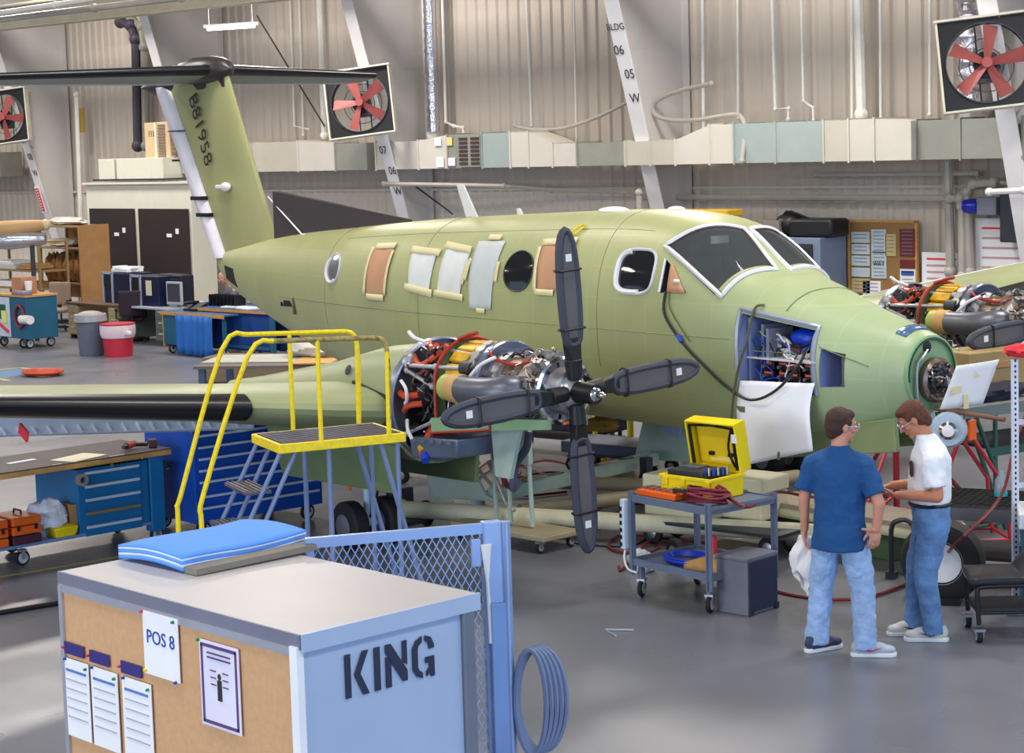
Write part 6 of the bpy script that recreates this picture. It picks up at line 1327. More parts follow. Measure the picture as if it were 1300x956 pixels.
t=thing('desk_telephone','black telephone on the blue bench','telephone',(cbx-.42,cby-.08,.815))
MB().hexa([(-.2,-.15,0),(.2,-.15,0),(.2,.15,0),(-.2,.15,0),(-.2,-.15,.05),(.2,-.15,.05),(.2,.15,.15),(-.2,.15,.15)]).build('base',black,t,bevel=.01);MB().box((-.12,0,.15),(.08,.32,.06)).build('handset',black,t,bevel=.02)
t=thing('document_rack','black wire document rack on the blue bench','rack',(cbx+.12,cby+.28,.815))
for k in range(8):MB().box((-.42+k*.12,0,.15),(.02,.25,.3)).build('divider',black,t,smooth=False)
MB().box((0,0,.01),(.95,.26,.02)).box((0,.12,.28),(.95,.02,.02)).build('rack_frame',black,t,smooth=False)
# blue curtained bench
p=(-32.09,21.12,0)
t=thing('curtained_bench','blue wheeled bench hung with a pleated blue curtain','bench',((-31.06,20.78,0)[0],(-31.06,20.78,0)[1]+.42,0),0)
MB().box((0,0,.80),(2.1,.9,.03)).build('bench_top',mat('bench_top_blue',rgb(64,92,134),.5),t,smooth=False);MB().box((0,-.46,.78),(2.1,.03,.06)).build('wood_edge',wood,t,smooth=False)
MB().box((-.78,-.02,.47),(.5,.8,.6)).build('bench_cabinet',teal,t,smooth=False,bevel=.01);MB().box((-1.04,-.4,.45),(.03,.05,.7)).build('corner_strip',wood,t,smooth=False)
for x in(-.85,.9):
    for y in(-.35,.35):caster(t,x,y,.09,fork=black);MB().box((x,y,.45),(.06,.06,.6)).build('leg',teal,t,smooth=False)
drapery(t,(-.5,-.49,.77),(.72,-.49,.77),.74,.05,11)
p=(-30.34,21.22,0)
t=thing('blue_work_table','blue work table with dark blue draped front under the tail','bench',(p[0]+.1,p[1]+.35,0),.05)
MB().box((0,0,.88),(2.3,.95,.03)).build('table_top',mat('bench_top_blue',rgb(64,92,134),.5),t,smooth=False);MB().box((0,-.48,.86),(2.3,.03,.05)).build('wood_edge',wood,t,smooth=False)
for x in(-1.0,1.05):
    for y in(-.4,.4):MB().box((x,y,.48),(.08,.08,.8)).build('leg',teal,t,smooth=False);caster(t,x,y,.07,fork=black)
drapery(t,(-.95,-.42,.85),(1.0,-.42,.85),.72,.02,7,m=mat('drape_dark_blue',rgb(20,62,134),.8));MB().box((0,-.45,.2),(2.0,.03,.06)).build('stretcher',teal,t,smooth=False)
loose('loose_papers','white papers spread on the blue work table before the seated man','papers',MB().box((p[0]-.3,p[1]+.2,.905),(.4,.3,.02),rz=.3).box((p[0]+.3,p[1]+.1,.905),(.5,.3,.03),rz=-.2),paper,smooth=False)
t=thing('blue_draped_table','long table with a blue draped side beyond the fuselage tail','table',((-29.33,21.83,0)[0],(-29.33,21.83,0)[1]+.6,0),-.0)
MB().box((0,0,.9),(3.2,1.0,.04)).build('table_top',bb,t,smooth=False);drapery(t,(-1.6,-.5,.9),(1.6,-.5,.9),.85,.04,22,m=bb)
for x in(-1.4,1.4):
    for y in(-.4,.4):MB().box((x,y,.44),(.08,.08,.88)).build('leg',teal,t,smooth=False)
loose('cyan_cushion','bright cyan cushion at the end of the blue work table','cushion',MB().box(tuple(Vector((-30.38,21.82,0))+Vector((-.1,.35,1.02))),(.5,.3,.2)),mat('cyan_vinyl',rgb(20,140,220),.5),bevel=.04)
# near table with sheets
q=[Vector(v) for v in((-23.97,16.55,0.8),(-21.66,16.02,0.8),(-21.64,16.81,0.8),(-23.98,17.42,0.8))]
cc=sum(q,Vector())/4
t=thing('layout_table','grey folding table with cloth and sheets beyond the yellow rails','table',(cc.x,cc.y,0),math.radians(38))
MB().box((0,0,.79),(2.1,1.5,.04)).build('table_top',mat('top_brown_grey',rgb(112,100,94),.6),t,smooth=False)
for x in(-.95,.95):
    for y in(-.65,.65):MB().box((x,y,.4),(.09,.09,.76)).build('leg',mat('leg_bluegrey',rgb(60,84,116),.5),t,smooth=False)
loose('white_plastic_sheet','white plastic sheet lying flat on the layout table','sheet',MB().box((cc.x-.3,cc.y-.1,.822),(1.5,1.0,.015),rz=math.radians(38)),mat('sheet_white',rgb(190,192,184),.6),smooth=False)
loose('cardboard_sheet','orange-brown cardboard sheet on the layout table','cardboard',MB().box((cc.x+.75,cc.y+.1,.84),(.6,.9,.02),rz=math.radians(38)),mat('card_orange',rgb(206,160,96),.7),smooth=False)
crumple('crumpled_cloth','crumpled pale cloth on the layout table','cloth',(cc.x+.2,cc.y+.45,.93),(.5,.3,.12),mat('cloth_pale',rgb(206,204,196),.85,var=.1,scale=9),11)
t=thing('low_brown_crate','brown crate on the floor under the layout table','box',((-26.18,18.83,0)[0]-.5,(-26.18,18.83,0)[1]+.2,0),.5)
MB().box((0,0,.22),(1.6,.7,.42)).build('crate_body',mat('crate_brown',rgb(122,104,86),.7),t,smooth=False,bevel=.02);MB().box((0,-.36,.3),(.3,.02,.06)).build('crate_slot',black,t,smooth=False)
# bins
t=thing('grey_trash_bin','grey trash bin with a clear liner at left','trash bin',(-33.03,19.75,0))
MB().lathe([(.001,0),(.22,0),(.235,.03),(.28,.72),(.30,.74),(.30,.78),(.27,.78),(.27,.7)],(0,0,0),(0,0,1),24).build('bin_body',mat('bin_grey',rgb(100,106,124),.5),t)
MB().lathe([(.26,.5),(.27,.76),(.285,.81),(.30,.80),(.31,.79),(.315,.72),(.32,.66)],(0,0,0),(0,0,1),20).build('bin_liner',mat('liner_clear',rgb(176,178,186),.3,alpha=.75),t);MB().ball((0,0,.79),(.24,.24,.07)).build('trash',mat('trash_grey',rgb(170,160,156),.6,bump=1.,bscale=8),t)
t=thing('red_trash_bin','red trash bin with a white liner beside the grey one','trash bin',(-32.41,19.96,0))
MB().lathe([(.001,0),(.26,0),(.27,.1),(.29,.35),(.30,.56),(.33,.58),(.33,.63),(.29,.63)],(0,0,0),(0,0,1),24).build('bin_body',mat('bin_red',rgb(186,40,60),.45),t);MB().lathe([(.305,.36),(.335,.42),(.34,.54),(.335,.6),(.31,.6)],(0,0,0),(0,0,1),20).build('bin_liner',mat('liner_white',rgb(226,206,216),.5),t)
MB().box((.36,0,.46),(.16,.08,.08)).build('liner_knot',white,t,bevel=.02)
# office chairs
def chair(label,p,rz,m,name='office_chair',s=1.):
    t=thing(name,label,'chair',p,rz)
    MB().box((0,0,.47),(.5,.48,.09)).build('seat',m,t,bevel=.035);MB().grid(lambda u,v:Vector((-.24+.48*u,.24+.05*math.sin(u*PI)+.06*v,.55+.52*v)),8,8).build('backrest',m,t,thick=.07,recalc=False,bevel=.02)
    MB().cyl((0,0,.12),(0,0,.44),.03,n=10).box((0,.22,.5),(.06,.1,.16)).build('gas_column',black,t)
    for k in range(5):
        a=2*PI*k/5;MB().box((.15*math.cos(a),.15*math.sin(a),.1),(.3,.04,.03),rz=a).build('base_arm',black,t,smooth=False);MB().cyl((.3*math.cos(a)-.02,.3*math.sin(a),.035),(.3*math.cos(a)+.02,.3*math.sin(a),.035),.035,n=10).build('caster_wheel',black,t)
    for sx in(-1,1):MB().tube([(sx*.24,.05,.48),(sx*.3,.05,.5),(sx*.3,.03,.66)],.018,6).box((sx*.3,0,.68),(.05,.26,.03)).build('armrest',black,t,bevel=.008)
    return t
chair('taupe fabric office chair at the far left',(-38.3,22.06,0),math.radians(40),mat('taupe_fabric',rgb(142,122,106),.85))
chair('black office chair between the bins and computers',(-34.65,21.67,0),math.radians(-120),mat('dark_maroon_fabric',rgb(46,34,44),.8))
# desk fan
t=thing('desk_fan','round grey desk fan behind the taupe chair','fan',(-40.64,23.53,0),.2)
MB().cyl((0,0,0),(0,0,.05),.25,n=20).cyl((0,0,0),(0,0,.95),.025,n=10).build('fan_stand',greypaint,t)
MB().lathe([(.27,-.06),(.29,0),(.27,.06)],(0,0,1.15),(0,1,0),28).build('guard_rim',mat('fan_grey',rgb(150,152,156),.4,.3),t)
b=MB()
for r_ in(.08,.14,.2,.26):b.tube([(r_*math.cos(a),-.06,1.15+r_*math.sin(a)) for a in[2*PI*i/20 for i in range(20)]],.007,5,True)
for k in range(16):b.cyl((0,-.07,1.15),(.28*math.cos(k*PI/8),-.03,1.15+.28*math.sin(k*PI/8)),.005,n=4)
o=b.build('guard_wires',MT['fan_grey'],t);o['kind']='stuff'
for k in range(4):
    a=k*PI/2;MB().box((.12*math.cos(a),.0,1.15+.12*math.sin(a)),(.2,.02,.12),ry=-a).build('fan_blade',mat('fan_blade_grey',rgb(120,124,130),.4),t,smooth=False)
MB().cyl((0,-.08,1.15),(0,.14,1.15),.07,n=14).build('motor',darksteel,t)
# shelving with cardboard and bags
def shelf(label,p,w_,h_,lev,rz=0.):
    t=thing('storage_shelf',label,'shelf',p,rz,'storage shelves at the far left')
    for x in(-w_/2,w_/2):
        for y in(-.35,.35):MB().box((x,y,h_/2),(.05,.05,h_)).build('shelf_post',mat('shelf_tan',rgb(150,124,84),.6),t,smooth=False)
    for z in lev:MB().box((0,0,z),(w_,.75,.04)).build('shelf_board',mat('shelf_tan',rgb(150,124,84),.6),t,smooth=False)
    return t
px_=(-39.88,23.5,0);s1=shelf('tall cardboard sided shelf holding brown paper bags',px_,1.75,2.25,(.3,.95,1.75,2.24))
MB().box((.9,0,1.4),(.05,.78,1.75)).build('side_panel',cardboard,s1,smooth=False);MB().box((0,.38,1.4),(1.8,.03,1.7)).build('back_panel',cardboard,s1,smooth=False)
bagm=mat('brown_bag',rgb(140,98,52),.8,var=.2,scale=8)
for k in range(6):
    crumple('paper_bag',('first','second','third','fourth','fifth','sixth')[k]+' brown paper bag from the left on the cardboard shelf','bag',(px_[0]-.68+k*.26,px_[1]-.18,1.27),(.15,.18,.34),bagm,30+k,18,.95)['group']='brown paper bags on the shelf'
crumple('plastic_wrap','heap of clear plastic wrap on the upper board of the cardboard shelf','plastic',(px_[0]-.2,px_[1]-.1,1.86),(.55,.22,.1),mat('wrap_pale',rgb(190,184,176),.3),51)
crumple('plastic_wrap','crinkled plastic lying on top of the cardboard shelf','plastic',(px_[0]-.2,px_[1],2.34),(.75,.25,.1),MT['wrap_pale'],52)
p2=(-40.26,22.43,0);s2=shelf('wide shelf with stacked white sheets at the far left',p2,2.6,2.0,(.35,.9,1.3,1.95))
for k,(dx,z,w_,m_) in enumerate([(-.5,.93,1.5,paper),(-.45,1.33,1.3,mat('grey_white_sheet',rgb(200,196,196),.6)),(-.5,1.39,1.2,paper),(.6,.93,.6,cardboard),(.62,1.34,.5,cardboard),(-.2,1.98,1.6,cardboard)]):
    o=MB().box((p2[0]+dx,p2[1]-.05,z+.03),(w_,.6,.07)).box((p2[0]+dx,p2[1]-.08,z+.09),(w_*.9,.55,.05)).build('sheet_stack',m_,None,smooth=False,bevel=.01);tag(o,['white sheet stack on the lowest board of the far left shelf','grey sheet stack on the middle board of the far left shelf','white sheets on top of the grey stack','flat cardboard stack right on the lowest board','flat cardboard stack right on the middle board','flattened cartons on the top board of the far left shelf'][k],'sheets')
    o.location.z=0
for k in range(3):
    t=thing('plywood_hoop',('outer','middle','inner')[k]+' curved white panel leaning below the taupe chair shelf','panel',tuple(Vector((-38.08,21.4,0))+Vector((0,-.3+.12*k,0))))
    MB().tube([((.75-.1*k)*math.cos(a),0,.59-.08*k+(.55-.08*k)*math.sin(a)) for a in[PI*1.0+i*PI/14 for i in range(15)]],.035,6).build('panel_edge',mat('edge_yellow',rgb(170,150,60),.6),t);MB().prism([((.72-.1*k)*math.cos(a),.59-.08*k+(.52-.08*k)*math.sin(a)) for a in[PI*1.0+i*PI/14 for i in range(15)]],(0,0,0),(1,0,0),(0,0,1),(0,.03,0)).build('panel_skin',mat('panel_white',rgb(190,190,190),.6),t,smooth=False)
t=thing('blue_tool_cart','blue cart with a white sheet and cardboard box at the left edge','cart',((-35.92,19.69,0)[0],(-35.92,19.69,0)[1]+.3,0))
MB().box((0,0,.62),(1.3,.7,.85)).build('cart_body',teal,t,smooth=False,bevel=.01);MB().box((-.3,-.36,.62),(.62,.01,.8)).build('white_panel',mat('panel_pale',rgb(190,204,220),.6),t,smooth=False);MB().box((0,0,1.06),(1.34,.74,.04)).build('cart_top',wood,t,smooth=False)
MB().box((-.28,-.37,.72),(.25,.01,.3)).build('green_folder',mat('folder_green',rgb(20,90,70),.6),t,smooth=False);MB().box((-.22,-.375,.62),(.2,.01,.25)).build('yellow_notes',mat('tag_yellow',rgb(222,216,130),.7),t,smooth=False)
MB().tube([(.42+.17*math.cos(a),-.38,.65+.22*math.sin(a)) for a in[2*PI*i/16 for i in range(16)]],.03,6,True).build('red_hose_loop',hosem,t);MB().cyl((.5,-.38,.6),(.85,-.38,.6),.09,n=12).build('white_roll',white,t);MB().box((-.25,-.38,.4),(.4,.02,.06),ry=.4).build('red_strap',redp,t,smooth=False)
for x in(-.5,.3,.55):caster(t,x,-.25,.1)
caster(t,-.5,.25,.1);caster(t,.5,.25,.1)
p=(-35.92,19.69,0)
loose('small_carton','small cardboard box on the blue cart at the left edge','box',MB().box((p[0]-.0,p[1]+.3,1.25),(.4,.35,.33)).box((p[0],p[1]+.12,1.33),(.1,.01,.05)),mat('carton_pink',rgb(176,128,100),.8),smooth=False,bevel=.01)
loose('foam_cup','white foam cup on the blue cart','cup',MB().lathe([(.001,0),(.06,0),(.08,.18),(.001,.18)],(p[0]+.35,p[1]+.2,1.16),(0,0,1),12),paper)
loose('plastic_pack','purple-grey plastic pack beside the small cardboard box on the blue cart','pack',MB().box((p[0]+.38,p[1]+.02,1.12),(.5,.2,.08)),mat('pack_lilac',rgb(130,124,144),.4),bevel=.02)
t=thing('wrapped_spar','long part wrapped in kraft paper at the left edge above the shelves','wrapped part',(0,0,0))
a,c=Vector((-37.6,19.88,2.27)),Vector((-36.62,20.95,2.42))
MB().tube([a,a.lerp(c,.5),c],[.22,.19,.10],12,sub=3).build('kraft_wrap',mat('kraft_wrap',rgb(182,146,104),.7,var=.06),t);MB().ball(tuple(c),(.12,.1,.12)).build('wrap_end',mat('kraft_wrap_light',rgb(206,184,150),.7),t)
a,c=Vector((-37.59,19.87,2.12)),Vector((-36.6,20.92,2.13));MB().tube([a,a.lerp(c,.5),c],[.15,.2,.12],12,sub=3).build('foil_wrap',mat('foil_film',rgb(180,184,190),.2,.6,bump=1.,bscale=6),t)
for k,f in enumerate((.2,.8)):
    pt=a.lerp(c,f);MB().cyl((pt.x,pt.y,0),(pt.x,pt.y,pt.z),.05,n=8).build('stand_leg',darksteel,t)

# ================================================================ PEOPLE
skin=mat('skin',rgb(200,140,118),.55,var=.06,scale=6);skin2=mat('tanned_skin',rgb(196,128,98),.55,var=.06,scale=6)
hairm=mat('dark_brown_hair',rgb(66,42,36),.7,var=.25,scale=30,bump=.8,bscale=140);hair2=mat('reddish_brown_hair',rgb(94,54,38),.7,var=.25,scale=30,bump=.8,bscale=140)
tee=mat('blue_tshirt',rgb(26,76,132),.85,var=.08,scale=5,bump=.3,bscale=30);wtee=mat('white_tshirt',rgb(236,238,246),.85,var=.02,bump=.3,bscale=24)
def voxel(o,size,smooth=2,disp=0.,dscale=.08):
    m=o.modifiers.new('remesh','REMESH');m.mode='VOXEL';m.voxel_size=size;m.use_smooth_shade=True
    if smooth:
        s=o.modifiers.new('smooth','SMOOTH');s.factor=.6;s.iterations=smooth
    if disp:
        tx=bpy.data.textures.new('folds','CLOUDS');tx.noise_scale=dscale;tx.noise_depth=2
        d=o.modifiers.new('folds','DISPLACE');d.texture=tx;d.strength=disp;d.mid_level=.5
    return o
def cap(b,p,q,r0,r1,n=14):
    p,q=Vector(p),Vector(q);b.ball(p,r0,n,10);b.ball(q,r1,n,10);b.cyl(p,q,r0,r1,n=n)
def chain(b,P,R,n=14):
    for i in range(len(P)-1):cap(b,P[i],P[i+1],R[i],R[i+1],n)
def rings(b,L,n=28):   # (cx,cy,z,rx,ry)
    b.loft([[Vector((cx+rx*math.cos(2*PI*k/n),cy+ry*math.sin(2*PI*k/n),z)) for k in range(n)] for cx,cy,z,rx,ry in L])
def hand_(b,w,d,nrm,side,curl=.5,L=.085):
    """w wrist, d direction of the metacarpals, nrm back of hand, side +1: thumb on the d x nrm side"""
    w,d,nrm=Vector(w),Vector(d).normalized(),Vector(nrm).normalized();nrm=(nrm-d*nrm.dot(d)).normalized();t=d.cross(nrm)*side
    pc=w+d*L*.55
    m=Matrix((t,d,nrm)).transposed();b.ball(pc,(.043,.055,.017),14,10,rot=m)
    for i,(off,ln) in enumerate(((.036,.072),(.012,.082),(-.012,.077),(-.036,.062))):
        p=w+d*(L*.98-.012*abs(i-1.3)*.4)+t*off*.95;a=curl*.45;P=[p];dd=d.copy()
        for k,f in enumerate((.45,.32,.23)):
            dd=(Matrix.Rotation(-a*(1 if k else .6)*1.0,3,t*side)@dd).normalized();P.append(P[-1]+dd*ln*f*1.05)
        P[0]=p-d*.03
        chain(b,P,[.0105,.0095,.0088,.0078],8)
    p=w+d*.022+t*.026;P=[p,p+(d*.5+t*.8-nrm*.2).normalized()*.035,p+(d*.5+t*.8-nrm*.2).normalized()*.035+(d*.85+t*.4-nrm*.35).normalized()*.032,]
    P.append(P[-1]+(d*.95+t*.15-nrm*.35).normalized()*.024);chain(b,P,[.0145,.0125,.011,.009],8)
def head_(b,M):
    T=lambda x,y,z:M@Vector((x,y,z))
    R3=M.to_3x3()
    b.ball(T(0,-.012,.03),(.076,.094,.088),20,14,rot=R3);b.ball(T(0,.022,-.03),(.058,.068,.078),18,12,rot=R3)
    b.ball(T(0,.062,-.083),(.026,.024,.022),12,8,rot=R3)                      # chin
    cap(b,T(0,.088,.012),T(0,.108,-.022),.008,.0125,8)                        # nose
    b.ball(T(-.012,.098,-.026),.008,8,6);b.ball(T(.012,.098,-.026),.008,8,6)
    b.ball(T(0,.084,-.047),(.022,.011,.006),10,6,rot=R3);b.ball(T(0,.082,-.057),(.020,.011,.006),10,6,rot=R3)   # lips
    cap(b,T(-.038,.074,.03),T(.038,.074,.03),.013,.013,8)                      # brow
    for s in(-1,1):
        b.ball(T(s*.048,.058,-.016),(.020,.020,.016),10,8,rot=R3)
        b.ball(T(s*.076,-.002,-.002),(.009,.019,.030),10,8,rot=R3);b.ball(T(s*.079,-.004,.012),(.009,.013,.014),8,6,rot=R3)
def face_parts(t,M,glasses=True):
    T=lambda x,y,z:M@Vector((x,y,z))
    for s in(-1,1):
        e=MB().ball(T(s*.031,.078,.008),.0125,10,8).build('eye',mat('eye_white',rgb(220,214,208),.3),t)
        MB().ball(T(s*.031,.0885,.008),.005,8,6).build('iris',mat('iris_dark',rgb(50,40,36),.3),e)
    for s in(-1,1):
        MB().tube([T(s*.031+a*.02,.084,.03+.004*math.sin((a+1)*1.6)) for a in(-1,-.5,0,.5,1)],.0035,5).build('eyebrow',hairm,t)
    if glasses:
        g=MB()
        for s in(-1,1):
            g.tube([T(s*.034+.026*math.cos(a),.106-.01*abs(math.cos(a)),.006+.018*math.sin(a)) for a in[2*PI*i/14 for i in range(14)]],.0025,5,True)
            g.tube([T(s*.060,.098,.012),T(s*.080,.05,.012),T(s*.084,.0,.012)],.0028,5)
        g.tube([T(-.008,.108,.012),T(.008,.108,.012)],.0025,5)
        o=g.build('safety_glasses',mat('glasses_clear',rgb(190,200,214),.2,.2),t)
        for s in(-1,1):MB().grid(lambda u,v:T(s*.034+.024*(2*u-1),.1055-.006*abs(2*u-1),.006+.016*(2*v-1)),4,4).build('lens',mat('lens_clear',rgb(210,220,232),.05,alpha=.35),o)
def hair_(b,M,full=1.):
    T=lambda x,y,z:M@Vector((x,y,z));R3=M.to_3x3()
    b.ball(T(0,-.022,.045),(.083,.094,.086),20,14,rot=R3);b.ball(T(0,-.048,.0),(.076,.068,.078),18,12,rot=R3)
    b.ball(T(0,.028,.082),(.062,.052,.036),16,10,rot=R3)
    for s in(-1,1):b.ball(T(s*.066,.012,.035),(.017,.032,.032),10,8,rot=R3)
    b.ball(T(0,-.068,-.045),(.056,.034,.04),14,8,rot=R3)
def HM(c,yaw,pitch=0.,roll=0.):return Matrix.Translation(Vector(c))@Euler((-pitch,roll,yaw)).to_matrix().to_4x4()@Matrix.Scale(1.12,4)
def shoe(t,p,yaw,m1,m2,nm='sneaker',acc=None):
    M=Matrix.Translation(Vector(p))@Matrix.Rotation(yaw,4,'Z')@Matrix.Scale(1.14,4)
    b=MB()
    sole=[(-.034,-.08),(-.04,-.02),(-.038,.06),(-.047,.13),(-.04,.18),(-.015,.20),(.02,.198),(.043,.17),(.046,.12),(.036,.05),(.038,-.02),(.032,-.08),(0,-.095)]
    b.prism(sole,(0,0,0),(1,0,0),(0,1,0),(0,0,.028))
    s=b.build(nm,m2,t,bevel=.006);s.matrix_local=M
    b=MB();b.ball((0,-.03,.06),(.038,.062,.05),14,10);b.ball((0,.06,.055),(.042,.09,.042),14,10);b.ball((0,.14,.045),(.042,.055,.03),14,10);b.cyl((0,-.03,.05),(0,-.035,.11),.042,.04,n=14);b.box((0,.05,.035),(.07,.2,.03))
    u=b.build('shoe_upper',m1,s);voxel(u,.007,3)
    for k in range(4):MB().box((0,.02+k*.028,.098-k*.009),(.05,.007,.006),rx=-.3).build('lace',white,s,smooth=False)
    if acc:
        for sx in(-1,1):MB().prism([(0,.035),(.03,.028),(.1,.055),(.03,.045)],(sx*.043,.0,.01),(0,1,0),(0,0,1),(sx*.002,0,0)).build('side_stripe',acc,s,smooth=False)
    return s
# ---------------- man in blue
A=thing('person','man in a blue t-shirt and light jeans seen from behind holding a white rag','person',(-8.72,11.34,0),math.radians(22))
MH=HM((.015,.035,1.668),math.radians(-52),math.radians(6))
b=MB();head_(b,MH)
chain(b,[(0,.0,1.40),(.0,.005,1.52),(.01,.025,1.62)],[.08,.06,.058])
rings(b,[(0,0,.8,.12,.1),(0,0,.9,.17,.125),(0,0,1.0,.165,.12),(0,0,1.15,.16,.115),(0,0,1.3,.175,.115),(0,0,1.40,.15,.09),(0,0,1.47,.09,.06)])
chain(b,[(-.14,0,1.41),(-.205,-.005,1.37),(-.262,-.01,1.13),(-.27,.02,.90)],[.045,.046,.043,.029])
chain(b,[(.14,0,1.41),(.205,-.01,1.37),(.31,-.06,1.13),(.285,-.055,.945)],[.045,.046,.044,.032])
chain(b,[(-.09,0,.9),(-.14,.02,.5),(-.17,-.02,.08)],[.09,.06,.04]);chain(b,[(.09,0,.9),(.15,.02,.5),(.18,-.05,.08)],[.09,.06,.04])
hand_(b,(-.27,.02,.895),(.02,.06,-1),(-1,0,0),-1,1.3)
hand_(b,(.285,-.055,.945),(-.10,-.10,-.85),(.55,-.75,.1),1,.9)
chain(b,[(.28,-.06,.935),(.25,-.10,.945),(.225,-.125,.952),(.205,-.14,.957)],[.018,.0145,.012,.010],8)
voxel(b.build('body',skin,A),.0055,2)
b=MB();hair_(b,MH);voxel(b.build('hair',hairm,A),.006,2,.006,.02)
face_parts(A,MH)
b=MB();rings(b,[(0,-.01,.775,.205,.165),(0,-.005,.85,.205,.162),(0,0,.98,.19,.142),(0,0,1.12,.185,.136),(0,0,1.26,.20,.138),(0,0,1.37,.205,.134),(0,0,1.44,.185,.115),(0,0,1.495,.115,.085),(0,.0,1.535,.078,.07)])
for s,el in((-1,(-.258,-.01,1.20)),(1,(.285,-.045,1.19))):
    P=[(s*.12,0,1.43),(s*.195,-.003,1.395)];chain(b,P,[.07,.074]);b.cyl(P[1],el,.074,.077,n=18)
voxel(b.build('tshirt',tee,A),.009,3,.032,.12)
b=MB();chain(b,[(-.07,0,.92),(-.095,0,.84),(-.15,.03,.5),(-.175,.0,.2),(-.18,-.01,.13)],[.10,.11,.09,.082,.086],18)
chain(b,[(.07,0,.92),(.095,0,.84),(.155,.03,.5),(.185,-.03,.2),(.19,-.04,.13)],[.115,.115,.09,.082,.086],18);rings(b,[(0,-.005,.84,.165,.125),(0,0,.95,.165,.12),(0,0,1.0,.15,.11)])
for c in((-.18,-.01),(.19,-.04)):b.cyl((c[0],c[1],.055),(c[0],c[1],.13),.088,.086,n=18)
voxel(b.build('jeans',denim,A),.009,3,.030,.07)
nav=mat('shoe_navy',rgb(52,62,92),.6);shw=mat('shoe_white',rgb(226,228,232),.5)
shoe(A,(-.18,-.02,0),math.radians(-38),nav,shw,acc=redp);shoe(A,(.19,-.05,0),math.radians(-72),mat('shoe_white_navy',rgb(170,178,194),.5),shw,acc=redp)
# white rag held in the left hand
rg=thing('hand_rag','white rag hanging from the left hand of the man in blue','rag',tuple(Matrix.Translation(Vector((-8.72,11.34,0)))@Matrix.Rotation(math.radians(22),4,'Z')@Vector((-.27,.03,.8))),math.radians(22))
def rag(u,v):
    w_=.03+.05*math.sin(min(1,v*1.3)*PI*.5)*(1-.55*max(0,v-.55)/.45);a=2*PI*u
    return Vector((w_*1.1*math.cos(a)*(1+.4*math.sin(5*a+6*v))-.02*v,w_*.6*math.sin(a)*(1+.45*math.sin(4*a+8*v)),.05-(.36+.10*math.sin(a*1.+.8))*v))
MB().grid(rag,40,18,True).build('rag_cloth',white,rg,thick=.004,recalc=False,angle=60)
# ---------------- man in white
Bm=thing('person','man in a white t-shirt and jeans with brown hair looking down at his hands','person',(-8.47,12.1,0),math.radians(131))
MH2=HM((0,.115,1.655),0,math.radians(34))
b=MB();head_(b,MH2);chain(b,[(0,-.01,1.40),(0,.02,1.52),(0,.065,1.60)],[.085,.064,.06])
rings(b,[(0,0,.85,.12,.1),(0,0,.95,.16,.12),(0,.01,1.1,.155,.125),(0,0,1.3,.165,.125),(0,-.01,1.42,.16,.105),(0,0,1.49,.10,.07)])
chain(b,[(-.14,-.01,1.40),(-.195,-.01,1.37),(-.245,-.03,1.12),(-.105,.24,1.11)],[.05,.05,.048,.031])
chain(b,[(.14,-.01,1.40),(.195,-.01,1.37),(.235,.01,1.14),(.085,.27,1.15)],[.05,.05,.048,.031])
chain(b,[(-.09,0,.9),(-.09,.04,.5),(-.09,-.02,.08)],[.09,.06,.04]);chain(b,[(.09,0,.9),(.11,.07,.5),(.12,.10,.08)],[.09,.06,.04])
hand_(b,(-.105,.24,1.11),(.38,.9,.05),(-.3,.1,-.9),1,1.3);hand_(b,(.085,.27,1.15),(-.30,.9,-.15),(.3,.1,.9),1,1.2)
voxel(b.build('body',skin2,Bm),.0055,2)
b=MB();hair_(b,MH2);b.ball(MH2@Vector((0,-.07,-.035)),(.06,.045,.06),14,8,rot=MH2.to_3x3());voxel(b.build('hair',hair2,Bm),.006,2,.008,.02)
face_parts(Bm,MH2)
b=MB();rings(b,[(0,.0,1.015,.165,.14),(0,.0,1.06,.185,.158),(0,-.0,1.15,.185,.162),(0,-.01,1.27,.19,.152),(0,-.015,1.38,.198,.142),(0,-.01,1.45,.18,.12),(0,.01,1.505,.11,.09),(0,.03,1.55,.078,.074)])
for s in(-1,1):
    el=(s*.24,-.02,1.185) if s<0 else(s*.23,.0,1.19);chain(b,[(s*.13,-.01,1.41),(s*.19,-.01,1.38)],[.08,.083]);b.cyl((s*.19,-.01,1.38),el,.083,.082,n=18)
ts=voxel(b.build('tshirt',wtee,Bm),.009,3,.032,.12)
for k,x in enumerate((-.05,-.02,.012)):MB().box((-.10+.03*k,.140-.004*(2-k),1.30),(.012,.016,.12-.02*abs(1-k))).build('shirt_print',mat('print_brown',rgb(92,54,60),.8),Bm,smooth=False)
b=MB();chain(b,[(-.08,-.01,.95),(-.085,-.02,.86),(-.09,.045,.5),(-.09,.0,.2),(-.09,-.01,.12)],[.12,.118,.088,.075,.078],18)
chain(b,[(.08,0,.95),(.09,.0,.86),(.11,.08,.5),(.12,.10,.2),(.12,.105,.12)],[.12,.118,.088,.075,.078],18);rings(b,[(0,-.015,.86,.165,.14),(0,-.01,.98,.165,.14),(0,0,1.035,.16,.135)])
for c in((-.09,-.01),(.12,.105)):b.cyl((c[0],c[1],.06),(c[0],c[1],.12),.08,.078,n=18)
voxel(b.build('jeans',denim2,Bm),.009,3,.026,.07)
MB().lathe([(.1,1.0)],(0,0,0)) if 0 else None
b=MB();b.tube([(.172*math.cos(a),.145*math.sin(a)-.003,1.03) for a in[2*PI*i/32 for i in range(32)]],.016,6,True);b.build('belt',black,Bm)
shg=mat('shoe_pale_grey',rgb(204,202,198),.55)
shoe(Bm,(-.09,-.02,0),math.radians(-4),shg,shw,acc=nav);shoe(Bm,(.12,.095,0),math.radians(10),shg,shw,acc=nav)
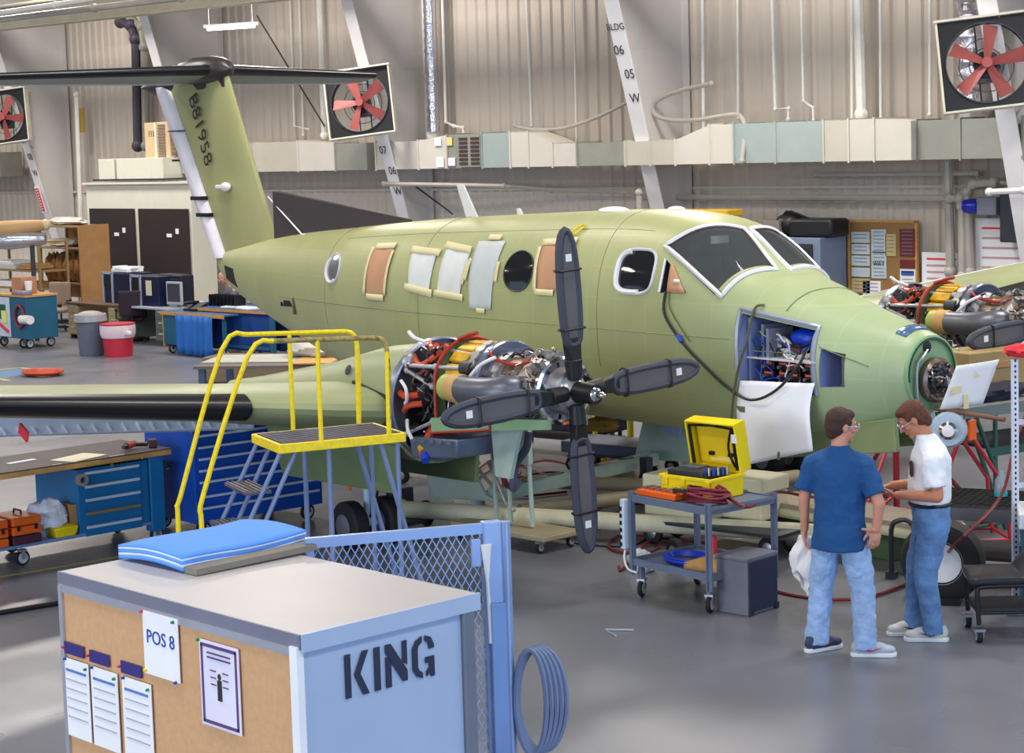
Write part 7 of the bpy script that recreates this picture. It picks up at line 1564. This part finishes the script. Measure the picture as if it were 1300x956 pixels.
M2=Matrix.Translation(Vector((-8.47,12.1,0)))@Matrix.Rotation(math.radians(131),4,'Z')
o=thing('small_part','small pale part held in both hands of the man in white','part',tuple(M2@Vector((0,.385,1.13))),math.radians(131))
MB().cyl((-.04,0,0),(.05,.01,.01),.012,n=10).build('part_body',mat('part_yellow',rgb(200,180,90),.5),o);MB().box((-.05,0,0),(.03,.03,.03)).build('part_head',steel,o,bevel=.004)
# ---------------- seated man far left
p=Vector((-31.38,21.88,-0))+Vector((-1.62,1.15,0))
Cm=thing('person','bald man in a grey shirt seated at the blue work table','person',tuple(p),math.radians(165))
MH3=HM((0,.16,1.28),0,math.radians(25));b=MB();head_(b,MH3);chain(b,[(0,0,1.05),(0,.05,1.14),(0,.1,1.22)],[.08,.06,.055])
rings(b,[(0,0,.45,.17,.14),(0,0,.7,.17,.13),(0,0,.95,.19,.13),(0,0,1.08,.12,.08)]);chain(b,[(-.18,0,1.02),(-.26,.08,.80),(-.12,.34,.95)],[.06,.045,.032]);chain(b,[(.18,0,1.02),(.26,.08,.80),(.12,.34,.95)],[.06,.045,.032])
chain(b,[(-.09,0,.48),(-.1,.42,.48),(-.1,.45,.08)],[.09,.07,.045]);chain(b,[(.09,0,.48),(.1,.42,.48),(.1,.45,.08)],[.09,.07,.045])
hand_(b,(-.12,.34,.95),(.2,.9,-.1),(0,0,1),-1,.6);hand_(b,(.12,.34,.95),(-.2,.9,-.1),(0,0,1),1,.6);voxel(b.build('body',skin,Cm),.008,2)
b=MB();rings(b,[(0,0,.5,.2,.16),(0,0,.8,.2,.15),(0,0,1.0,.2,.14),(0,.01,1.1,.1,.08)]);chain(b,[(-.16,0,1.0),(-.25,.06,.86)],[.08,.07]);chain(b,[(.16,0,1.0),(.25,.06,.86)],[.08,.07]);voxel(b.build('shirt',mat('grey_shirt',rgb(92,94,108),.85),Cm),.012,3,.02,.1)
b=MB();chain(b,[(-.09,0,.5),(-.1,.42,.5),(-.1,.45,.12)],[.11,.09,.07]);chain(b,[(.09,0,.5),(.1,.42,.5),(.1,.45,.12)],[.11,.09,.07]);voxel(b.build('trousers',mat('dark_trousers',rgb(40,44,60),.85),Cm),.014,2)
for s in(-1,1):shoe(Cm,(s*.1,.45,0),0,black,darksteel)
b=MB();b.ball(MH3@Vector((0,-.06,-.01)),(.078,.05,.05),14,8,rot=MH3.to_3x3());voxel(b.build('hair',mat('grey_hair',rgb(120,110,104),.8),Cm),.008,2)
face_parts(Cm,MH3)
st_=thing('work_stool','round black stool under the seated man','stool',tuple(p),0)
MB().lathe([(.001,.30),(.18,.30),(.19,.33),(.18,.36),(.001,.36)],(0,0,0),(0,0,1),20).build('seat',black,st_);MB().cyl((0,0,.04),(0,0,.3),.03,n=10).build('column',steel,st_);MB().lathe([(.001,0),(.22,0),(.2,.03),(.04,.06),(.001,.06)],(0,0,0),(0,0,1),20).build('base',black,st_)
